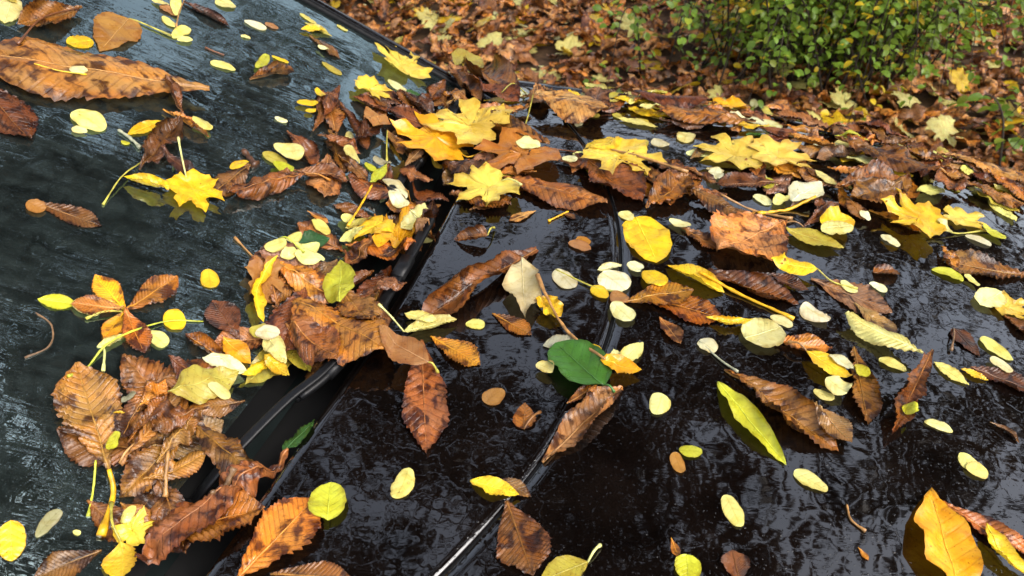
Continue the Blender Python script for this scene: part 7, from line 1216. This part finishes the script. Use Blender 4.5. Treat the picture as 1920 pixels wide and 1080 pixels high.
('O', 'lime', 0.7746, 0.2128, 0.7786, 0.2326, 1.062, {}, 'tiny lime green oval leaflet near the brown leaflet with a lime leaflet on it', 'small oval leaflets on the car', 245),
('O', 'pale', 0.8175, 0.2477, 0.8105, 0.2819, 0.525, {}, 'pale yellow oval leaflet between the cream and brown folded leaf and the boat-shaped red-brown leaflet', 'small oval leaflets on the car', 246),
('O', 'pale', 0.9232, 0.3898, 0.8925, 0.4265, 0.562, {}, 'pale yellow oval leaflet between the cream and brown folded leaf and the brown cup-shaped leaf', 'small oval leaflets on the car', 250),
('O', 'cream', 0.8823, 0.3954, 0.862, 0.4184, 0.75, {}, 'cream oval leaflet on the wet bonnet near the cream and brown folded leaf', 'small oval leaflets on the car', 251),
('O', 'pale', 0.7069, -0.2808, 0.7114, -0.2553, 0.775, {}, 'tiny pale yellow oval leaflet near the large rolled leaflet on the scuttle panel', 'small oval leaflets on the car', 260),
('O', 'orange', 0.9422, -0.1841, 0.9318, -0.1617, 0.75, {}, 'tiny orange-brown oval leaflet near the rounded yellow leaf on the shut line', 'small oval leaflets on the car', 263),
('O', 'tan', 0.9264, -0.1928, 0.9161, -0.1574, 0.625, {}, 'tan oval leaflet on the scuttle panel near the rounded yellow leaf on the shut line', 'small oval leaflets on the car', 264),
('O', 'cream', 0.8545, -0.195, 0.8222, -0.1603, 0.651, {'d': 1, 's': [(0.831, -0.136), (0.829, -0.094)], 'sc': 'olive'}, 'cream oval leaflet with raindrops near the large rolled leaflet on the scuttle panel', 'small oval leaflets on the car', 271),
('O', 'cream', 0.8632, -0.1292, 0.8354, -0.0899, 1.0, {'d': 3}, 'cream oval leaflet with raindrops on the scuttle panel near the black-blotched orange leaf', 'small oval leaflets on the car', 272),
('O', 'yellow', 0.8325, -0.135, 0.8121, -0.111, 0.684, {}, 'yellow oval leaflet on the scuttle panel near the black-blotched orange leaf', 'small oval leaflets on the car', 273),
('O', 'tan', 0.8282, -0.1052, 0.8053, -0.0873, 0.882, {}, 'tan oval leaflet on the wet bonnet near the black-blotched orange leaf', 'small oval leaflets on the car', 274),
('O', 'cream', 0.8032, -0.1017, 0.7746, -0.0699, 0.681, {'d': 3}, 'cream oval leaflet with raindrops on the wet bonnet near the black-blotched orange leaf', 'small oval leaflets on the car', 275),
('O', 'yellow', 0.8851, -0.0712, 0.8558, -0.0414, 0.805, {}, 'yellow oval leaflet on the wet bonnet near the black-blotched orange leaf', 'small oval leaflets on the car', 276),
('O', 'cream', 0.9008, -0.0966, 0.8835, -0.0764, 0.86, {}, 'tiny cream oval leaflet near the rounded yellow leaf on the shut line', 'small oval leaflets on the car', 277),
('O', 'cream', 1.0326, -0.1318, 1.0101, -0.1123, 0.777, {}, 'cream oval leaflet nearest to the boat-shaped leaflet on the scuttle', 'small oval leaflets on the car', 279),
('O', 'cream', 1.0282, -0.0562, 1.0183, -0.0216, 0.625, {}, 'cream oval leaflet nearest to the broad frilled tan leaf', 'small oval leaflets on the car', 280),
('O', 'pale', 0.6571, -0.1687, 0.648, -0.1456, 0.719, {}, 'tiny pale yellow oval leaflet on the scuttle panel near the glossy green leaf', 'small oval leaflets on the car', 286),
('O', 'tan', 0.583, -0.2116, 0.611, -0.1983, 0.807, {}, 'tan oval leaflet on the scuttle panel near the long wet leaflet on the scuttle panel', 'small oval leaflets on the car', 291),
('O', 'pale', 0.661, -0.0127, 0.6252, -0.0154, 0.731, {'d': 4}, 'pale yellow oval leaflet with raindrops near the golden-brown rolled leaflet on the shut line', 'small oval leaflets on the car', 295),
('O', 'pale', 0.4706, -0.2637, 0.4305, -0.2623, 0.602, {'d': 6}, 'pale yellow oval leaflet with raindrops near the clear yellow leaf on the shut line', 'small oval leaflets on the car', 296),
('O', 'tan', 0.5777, 0.0146, 0.5522, 0.0264, 0.58, {}, 'tan oval leaflet on the wet bonnet near the golden-brown rolled leaflet on the shut line', 'small oval leaflets on the car', 301),
('O', 'lime', 0.5814, 0.0189, 0.5891, 0.0444, 0.621, {}, 'tiny lime green oval leaflet near the golden-brown rolled leaflet on the shut line', 'small oval leaflets on the car', 310),
('O', 'pale', 0.596, 0.1454, 0.5827, 0.1817, 0.525, {'d': 1}, 'pale yellow oval leaflet with raindrops near the large crumpled leaflet on the bonnet', 'small oval leaflets on the car', 311),
('O', 'pale', 0.539, 0.0747, 0.5051, 0.0938, 0.575, {}, 'pale yellow oval leaflet on the wet bonnet near the large crumpled leaflet on the bonnet', 'small oval leaflets on the car', 312),
('O', 'pale', 0.7279, 0.165, 0.7248, 0.1905, 0.625, {}, 'tiny pale yellow oval leaflet near the brown leaflet with a lime leaflet on it', 'small oval leaflets on the car', 313),
('O', 'cream', 0.7482, 0.1791, 0.7297, 0.2033, 1.0, {'d': 2}, 'cream oval leaflet with raindrops near the brown leaflet with a lime leaflet on it', 'small oval leaflets on the car', 314),
('O', 'pale', 0.7274, 0.2959, 0.7264, 0.3291, 0.5, {}, 'pale yellow oval leaflet on the wet bonnet near the boat-shaped red-brown leaflet', 'small oval leaflets on the car', 315),
('O', 'pale', 0.6947, 0.3343, 0.6728, 0.3462, 0.938, {}, 'tiny pale yellow oval leaflet between the boat-shaped red-brown leaflet and the big deep yellow leaf', 'small oval leaflets on the car', 317),
('O', 'pale', 0.6705, 0.3365, 0.6772, 0.3609, 0.875, {}, 'tiny pale yellow oval leaflet between the boat-shaped red-brown leaflet and the big deep yellow leaf', 'small oval leaflets on the car', 318),
]
for row in LEAVES: place_leaf(*row)
place_palmate("orange", (0.5355370319944933, -0.6554622647476335), [(0.5583272888784767, -0.709265506783416, 'gold'), (0.6159397478700392, -0.6412039161038184, 'orange'), (0.48774147243679533, -0.6511556284476891, 'gold'), (0.4972423584732074, -0.6082979559756309, 'orange'), (0.5054934230114432, -0.7003872160698312, 'tan')], .5, "orange-yellow palmate leaf with five spread leaflets on the windscreen", [(0.5009046103341059, -0.6804320258855564)], 900)
place_stick('twig', 'red', [(1.0559, -0.8654), (1.0588, -0.8535), (1.0652, -0.8382)], 0.0016, 'short forked red-brown twig on the windscreen', 'twig', 1)
place_stick('twig', 'grey', [(0.7835, -0.8281), (0.7814, -0.8094), (0.7754, -0.7911)], 0.0022, 'grey bark twig beside the dark crumpled leaf on the glass', 'twig', 2)
place_stick('leaf_stalk', 'olive', [(0.7602, -0.7754), (0.7061, -0.7677), (0.6558, -0.7635)], 0.001, 'thin olive stalk on the glass beside the curled yellow leaf', 'leaf stalk', 3)
place_stick('leaf_stalk', 'tan', [(1.1462, -0.9569), (1.0992, -0.9349), (1.0606, -0.9161)], 0.0011, 'red-tan stalk standing among pale leaflets on the upper glass', 'leaf stalk', 4)
place_stick('leaf_stalk', 'yellow', [(0.791, -0.9414), (0.8082, -0.9223), (0.8297, -0.8976)], 0.0009, 'thin yellow stalk lying on the large tan leaflet', 'leaf stalk', 5)
place_stick('seed', 'dark', [(0.8784, -0.7011), (0.8725, -0.6878), (0.8635, -0.673)], 0.0045, 'dark elongated seed pod beside brown leaves on the glass', 'seed', 6)
place_stick('leaf_stalk', 'dusk', [(0.4772, -0.7226), (0.4732, -0.7015), (0.4507, -0.6883), (0.4246, -0.6971)], 0.001, 'curved brown stalk like a sickle on the glass', 'leaf stalk', 7)
place_stick('leaf_stalk', 'lime', [(0.5783, -0.5861), (0.5476, -0.6174), (0.4893, -0.6404), (0.4506, -0.6456), (0.4246, -0.6455)], 0.0011, 'long thin yellow-green stalk joining round leaflets on the glass', 'leaf stalk', 8)
place_stick('leaf_stalk', 'lime', [(0.7517, -0.5861), (0.7459, -0.5591), (0.7432, -0.5329)], 0.001, 'thin stalk carrying pale compound leaflets by the wiper', 'leaf stalk', 9)
place_stick('leaf_stalk', 'lime', [(0.3612, -0.5741), (0.3376, -0.565), (0.3125, -0.5542)], 0.0012, 'green-yellow stalk below the tan leaflet on the glass', 'leaf stalk', 10)
place_stick('leaf_stalk', 'tan', [(0.3986, -0.5136), (0.3792, -0.5057), (0.3613, -0.4986)], 0.002, "tan stalk hanging inside the pile's hollow", 'leaf stalk', 11)
place_stick('twig', 'dusk', [(0.3726, -0.4464), (0.3879, -0.4429), (0.4065, -0.4392)], 0.0026, 'dull brown bark twig in the pile by the scuttle edge', 'twig', 12)
place_stick('leaf_stalk', 'gold', [(0.9533, -0.5286), (0.9002, -0.5243), (0.8442, -0.5183)], 0.0016, 'yellow club-ended stalk in the wiper channel', 'leaf stalk', 13)
place_stick('leaf_stalk', 'gold', [(1.0069, -0.2133), (0.9868, -0.2266), (0.9709, -0.2372)], 0.0014, 'short orange stalk on the scuttle panel', 'leaf stalk', 14)
place_stick('leaf_stalk', 'tan', [(0.6789, -0.0876), (0.7199, -0.1365), (0.7506, -0.1696), (0.8012, -0.209)], 0.002, 'long tan stalk crossing the scuttle panel', 'leaf stalk', 15)
place_stick('leaf_stalk', 'tan', [(1.1055, 0.0148), (1.1057, 0.0677), (1.1037, 0.1309)], 0.0018, 'long tan stalk among brown leaves on the bonnet', 'leaf stalk', 16)
place_stick('leaf_stalk', 'gold', [(1.1631, 0.1634), (1.1331, 0.1261), (1.0977, 0.0766)], 0.0024, 'thick golden stalk with a swollen end on the bonnet', 'leaf stalk', 17)
place_stick('leaf_stalk', 'gold', [(0.901, 0.0033), (0.8788, 0.0667), (0.8542, 0.138)], 0.0022, 'long thick tan stalk under the red-brown rolled leaflet', 'leaf stalk', 18)
place_stick('leaf_stalk', 'tan', [(0.5711, 0.2018), (0.554, 0.2053), (0.5442, 0.2203)], 0.0012, 'curved dark stalk lying in the puddle on the bonnet', 'leaf stalk', 19)
place_stick('leaf_stalk', 'pale', [(0.9269, -0.4527), (0.9142, -0.4308), (0.8904, -0.4057)], 0.0008, 'thin white stalk across the wiper', 'leaf stalk', 20)
place_stick('leaf_stalk', 'olive', [(1.364, -0.4395), (1.3898, -0.4226), (1.4373, -0.4103)], 0.0012, 'yellow stalk beside the arching tan leaflet', 'leaf stalk', 21)

# ------------------------------------------------------------ leaves on the ground beyond the car
def litter():
    rng = np.random.default_rng(11)
    def variant(kind, ratio, o, detail, seed):
        r2 = np.random.default_rng(seed)
        P, F, V, ph, ib, it, X = leaf_shape(kind, 1.0, ratio, o, r2, detail)
        P = P - P.mean(0); P[:, 2] -= P[:, 2].min(); return P, F, np.stack([ph, V], 1)
    KV = []
    for k in range(7): KV.append(('C', variant('C', rng.uniform(.38, .6), dict(c=rng.choice([-1, 1])*rng.uniform(.3, 1.9), b=rng.normal(0, .6), t=rng.normal(0, .6), w=1.2, p=1.2), .42, 40 + k)))
    for k in range(3): KV.append(('M', variant('M', 1.35, dict(c=rng.uniform(-.5, .5), b=rng.normal(0, .4), w=.7), .6, 60 + k)))
    for k in range(3): KV.append(('O', variant('O', rng.uniform(.5, .75), dict(c=.4, w=.4), .6, 70 + k)))
    for k in range(2): KV.append(('E', variant('E', .5, dict(c=.6, w=.5, b=.3), .5, 80 + k)))
    meshes = []
    for kind, (P, F, uv) in KV:
        me = mesh('litter_' + KINDS[kind][0], P, F, uv); meshes.append((kind, me))
    mats = dict(C=M_BROWN, M=M_YELL, O=M_PALE, E=M_YELL)
    for kd, me in meshes: me.materials.append(mats[kd])
    LAB = {('C', 'brown'): 'brown curled serrated leaf in the litter on the ground', ('C', 'red'): 'reddish brown curled leaf in the litter on the ground',
           ('C', 'tan'): 'light tan dry leaf in the litter on the ground', ('C', 'orange'): 'orange brown leaf in the litter on the ground',
           ('C', 'dusk'): 'dull grey brown leaf in the litter on the ground', ('C', 'dark'): 'dark brown wet leaf in the litter on the ground',
           ('M', 'yellow'): 'yellow lobed maple leaf on the ground litter', ('M', 'pale'): 'pale yellow lobed maple leaf on the ground litter',
           ('O', 'pale'): 'small pale yellow oval leaflet on the ground litter', ('O', 'cream'): 'small cream oval leaflet on the ground litter',
           ('E', 'yellow'): 'pointed yellow leaf on the ground litter', ('E', 'olive'): 'pointed olive green leaf on the ground litter'}
    def pick():
        u = rng.random()
        if u < .70: kd = 'C'; c = rng.choice(['brown', 'brown', 'red', 'tan', 'orange', 'dusk', 'dark'], p=[.20, .12, .09, .34, .16, .08, .01])
        elif u < .79: kd = 'M'; c = rng.choice(['yellow', 'pale'])
        elif u < .93: kd = 'O'; c = rng.choice(['pale', 'cream'])
        else: kd = 'E'; c = rng.choice(['yellow', 'olive'])
        L = dict(C=rng.uniform(.09, .19), M=rng.uniform(.08, .14), O=rng.uniform(.03, .055), E=rng.uniform(.05, .09))[kd]
        return kd, str(c), L
    # the strip of ground next to the car, where each leaf can be told apart; the rest round about is carpet
    def near_car(x, y): return -1.0 < x < .25 + .6*y and y < 4.7
    pts = []
    while len(pts) < 5200:
        x, y = rng.uniform(-1.6, 3.4), rng.uniform(1.7, 5.4)
        if tl(x, y)[0] > 1.66: pts.append((x, y))
    vis = [p for p in pts if near_car(*p)]
    rng.shuffle(vis); top = set(map(tuple, vis[:300]))
    # carpet first
    by = {}
    VV = []; FF = []; UV = []; CC = []
    def add_stuff(x, y, z, tilt):
        kd, c, L = pick()
        cands = [m_ for k_, m_ in meshes if k_ == kd]; me = cands[rng.integers(len(cands))]
        n = len(me.vertices); P = np.zeros(n*3); me.vertices.foreach_get('co', P); P = P.reshape(-1, 3)*L
        Mx = np.array((Matrix.Rotation(rng.uniform(0, 6.28), 3, 'Z') @ Matrix.Rotation(rng.normal(0, tilt), 3, 'X') @ Matrix.Rotation(rng.normal(0, tilt), 3, 'Y')))
        P = P@Mx.T; P[:, 2] -= P[:, 2].min(); P += [x, y, z]
        e = by.setdefault((kd, c), [[], [], [], 0]); e[0].append(P)
        e[1] += [tuple(v + e[3] for v in p.vertices) for p in me.polygons]
        lay = np.zeros(len(me.loops)*2); me.uv_layers[0].data.foreach_get('uv', lay); e[2].append(lay.reshape(-1, 2)); e[3] += n
    for (x, y) in pts:
        if tuple((x, y)) not in top: add_stuff(x, y, .002 + rng.random()*.02, .3)
    for _ in range(900):                                # thinner cover round the rest of the place
        a = rng.uniform(0, 6.28); rr = rng.uniform(1.9, 9); add_stuff(rr*math.sin(a) + .5, rr*math.cos(a) - .5, .002, .25) if tl(rr*math.sin(a) + .5, rr*math.cos(a) - .5)[0] > 5 or tl(rr*math.sin(a) + .5, rr*math.cos(a) - .5)[0] < -.3 else None
    for (kd, c), e in by.items():
        P = np.concatenate(e[0]); me = bpy.data.meshes.new('leaf_litter'); me.from_pydata(P.tolist(), [], e[1])
        lay = me.uv_layers.new(name='UVMap'); lay.data.foreach_set('uv', np.concatenate(e[2]).ravel()); me.polygons.foreach_set('use_smooth', [True]*len(me.polygons))
        o = link('leaf_litter', me, mats[kd]); o.color = (*[min(1, q*1.45 + .03) if kd == 'C' else q*.92 for q in PAL[c]], 1)
        tag(o, LAB[(kd, c)].replace(' leaf ', ' leaves ').replace('leaflet', 'leaflets') + ' as a carpet', 'leaf litter', kind='stuff')
    for (x, y) in top:
        kd, c, L = pick()
        cands = [m_ for k_, m_ in meshes if k_ == kd]; me = cands[rng.integers(len(cands))]
        o = link('litter_leaf', me, None, None, (x, y, .02 + rng.random()*.012)); o.scale = (L, L, L)
        o.rotation_euler = (rng.normal(0, .3), rng.normal(0, .3), rng.uniform(0, 6.28))
        k = rng.uniform(1.1, 1.7); o.color = (*[min(1, q*k + .03) if kd == 'C' else q*k*.66 for q in PAL[c]], 1)
        tag(o, LAB[(kd, c)], 'leaf', 'fallen leaves on the ground beyond the car')
litter()

# ------------------------------------------------------------ the shrub
def small_leaf(name, w=.6):
    V = []; nu = 6
    for i in range(nu):
        u = i/(nu-1); ww = w/2*float(PROF['R'](u)) if i < nu-1 else .02
        for s in (-1, 0, 1): V.append((u, s*ww, .18*abs(s)*ww*2 - .25*(u-.3)**2))
    uv = [(0.5, 0)]*len(V)
    return mesh(name, V, grid_faces(nu, 3), uv)
def shrub(base, n_arch, reach, height, dirs, label, leafL, seed, per=30, maxparts=300, yellow=.1, back=True):
    rng = np.random.default_rng(seed)
    r = link('shrub', None, None, None, base); tag(r, label, 'shrub', None)
    lm = [small_leaf('shrub_leaf', w) for w in (.62, .75)]
    for m_ in lm: m_.materials.append(M_SHRUB)
    spots = []
    for k in range(n_arch):
        az = rng.uniform(*dirs); re = reach*rng.uniform(.35, 1.0); hh = height*rng.uniform(.5, 1.0)
        d = np.array([math.sin(az), math.cos(az), 0])
        st = np.array([rng.normal(0, reach*.38), rng.normal(0, reach*.2), 0])
        pts = smooth_path([st, st + d*re*.35 + [0, 0, hh*.75], st + d*re*.75 + [0, 0, hh*.9], st + d*re + [0, 0, hh*rng.uniform(.1, .75)]], 14)
        bo = link('branch', mesh('branch', *tube(pts, np.linspace(.005, .0012, 14), 5)), M_BARK, r)
        sect = rng.random() < yellow
        for q in range(per):
            f = rng.uniform(.06, 1); i = min(12, int(f*13)); p = pts[i] + (pts[i+1] - pts[i])*(f*13 - i if i < 12 else .5)
            dd = pts[i+1] - pts[i]; ax = math.atan2(dd[1], dd[0]) + rng.choice([-1, 1])*rng.uniform(.4, 1.4)
            tw = rng.uniform(0, .10); p = p + np.array([math.cos(ax)*tw, math.sin(ax)*tw, rng.normal(0, .03)])
            if p[2] < .02: p[2] = .02 + rng.random()*.03
            spots.append((p, ax, rng.normal(-.15, .45), rng.normal(0, .5), leafL*rng.uniform(.7, 1.2), sect and f > .4))
    cp = np.array([0, 0, 1.62]) - np.array(base)
    spots.sort(key=lambda s: np.linalg.norm(s[0] - cp))
    rest = {}
    for k, (p, ax, pi, ro, L, ye) in enumerate(spots):
        u = rng.random()
        c = (np.array((.66, .50, .03)) if (ye and u < .8) or u < .03 else np.array((.32, .40, .045)) if u < .22 else np.array((.17, .30, .035)))*rng.uniform(.75, 1.25)
        Mx = Matrix.Translation(Vector(p)) @ Matrix.Rotation(ax, 4, 'Z') @ Matrix.Rotation(-pi, 4, 'Y') @ Matrix.Rotation(ro, 4, 'X') @ Matrix.Scale(L, 4)
        if k < maxparts:
            o = link('leaf', lm[k % 2], None, r); o.matrix_local = Mx; o.color = (*np.clip(c, 0, 1), 1)
        else:
            key = 'y' if c[0] > .4 else 'l' if c[0] > .12 else 'g'
            e = rest.setdefault(key, [[], [], []])
            V = np.array([Mx @ v.co for v in lm[k % 2].vertices]); k0 = sum(len(a) for a in e[0]); e[0].append(V); e[1] += [tuple(i + k0 for i in q.vertices) for q in lm[k % 2].polygons]; e[2].append(c)
    for key, e in rest.items():
        V = np.concatenate(e[0]); o = link('foliage', mesh('foliage', V, e[1], np.full((len(V), 2), .5)), M_SHRUB, r)
        o.color = (*np.clip(np.mean(e[2], 0), 0, 1), 1); tag(o, kind='stuff')
shrub((1.50, 3.52, 0), 140, .66, .84, (0, 6.28), 'dense green shrub with a yellowing spray beyond the bonnet', .036, 21, 52, 300, .09)
shrub((2.16, 2.60, 0), 14, .34, .34, (0, 6.28), 'small low green shrub sprig at the edge of the leaf litter', .048, 22, 12, 100, .0)

# ------------------------------------------------------------ trees beyond, seen mirrored in the wet paint and glass
def tree(x, y, h, spread, label, col, seed, nleaf=2600, lean=(0, 0), f0=.28):
    rng = np.random.default_rng(seed)
    r = link('tree', None, None, None, (x, y, 0)); tag(r, label, 'tree', 'trees beyond the car')
    top = np.array([lean[0], lean[1], h])
    tp = smooth_path([(0, 0, -.05), (rng.normal(0, .15), rng.normal(0, .15), h*.35), top*.7 + rng.normal(0, .2, 3), top], 16)
    parts = [tube(tp, np.linspace(.22, .03, 16), 10)]
    ends = []
    for k in range(20):
        f = rng.uniform(f0, .97); i = int(f*15); p = tp[i]; az = k*2.4 + rng.normal(0, .4)
        ln = spread*rng.uniform(.55, 1.05)*(1.15 - .6*abs(f - .5)); d = np.array([math.cos(az), math.sin(az), rng.uniform(.15, .7)])
        q = smooth_path([p, p + d*ln*.5 + rng.normal(0, .15, 3), p + d*ln + np.array([0, 0, rng.uniform(-.3, .3)])], 9)
        parts.append(tube(q, np.linspace(.07*(1.2 - f), .012, 9), 6))
        for m_ in range(6):
            j = rng.integers(3, 9); d2 = d + rng.normal(0, .7, 3); q2 = smooth_path([q[j], q[j] + d2*ln*.2 + rng.normal(0, .06, 3), q[j] + d2*ln*.42], 5)
            parts.append(tube(q2, np.linspace(.016, .005, 5), 4)); ends += [q2[2], q2[4], q[8]]
    link('trunk', mesh('trunk', *join(parts)), M_BARK, r)
    V = []; F = []
    clump = [ends[rng.integers(len(ends))] + rng.normal(0, .2, 3) for _ in range(95)]
    for k in range(nleaf):
        c = clump[rng.integers(95)] + rng.normal(0, .36, 3)*[1, 1, .7]; a = rng.normal(0, 1, 3); a /= np.linalg.norm(a); b = np.cross(a, rng.normal(0, 1, 3)); b /= np.linalg.norm(b)
        L = rng.uniform(.13, .27); n = np.cross(a, b); k0 = len(V)
        V += [c, c + a*L*.5 + b*L*.33 + n*L*.08, c + a*L, c + a*L*.5 - b*L*.33 + n*L*.08]; F += [(k0, k0+1, k0+2), (k0, k0+2, k0+3)]
    o = link('crown', mesh('crown', V, F, np.full((len(V), 2), .5)), M_CROWN, r); o.color = (*col, 1)
tree(-3.4, 6.8, 11.5, 3.6, 'tall brown-leaved tree leaning over the car', (.07, .04, .016), 31, 11000, (3.2, -1.2), .62)
tree(3.3, 6.8, 10.0, 2.8, 'rusty leaved tree behind the shrub leaning over the bonnet', (.08, .036, .012), 32, 9500, (-1.0, -1.6), .52)
tree(-7.5, 13.0, 8.0, 3.6, 'olive leaved tree far beyond the windscreen', (.05, .05, .016), 33, 7000)
tree(8.5, 12.0, 8.5, 3.6, 'brown tree far beyond the nose of the car', (.06, .04, .015), 34, 7000)
tree(1.4, 16.0, 9.0, 4.2, 'tall olive tree far behind the shrub', (.04, .045, .016), 35, 9000)
tree(4.2, 2.1, 10.0, 2.8, 'brown tree standing off the front wing', (.06, .04, .015), 37, 10000, (-2.6, -.3), .66)
tree(9.0, 4.2, 9.0, 3.2, 'bare-footed brown tree off the nose of the car', (.06, .04, .015), 36, 7000, (-1.0, .5), .4)
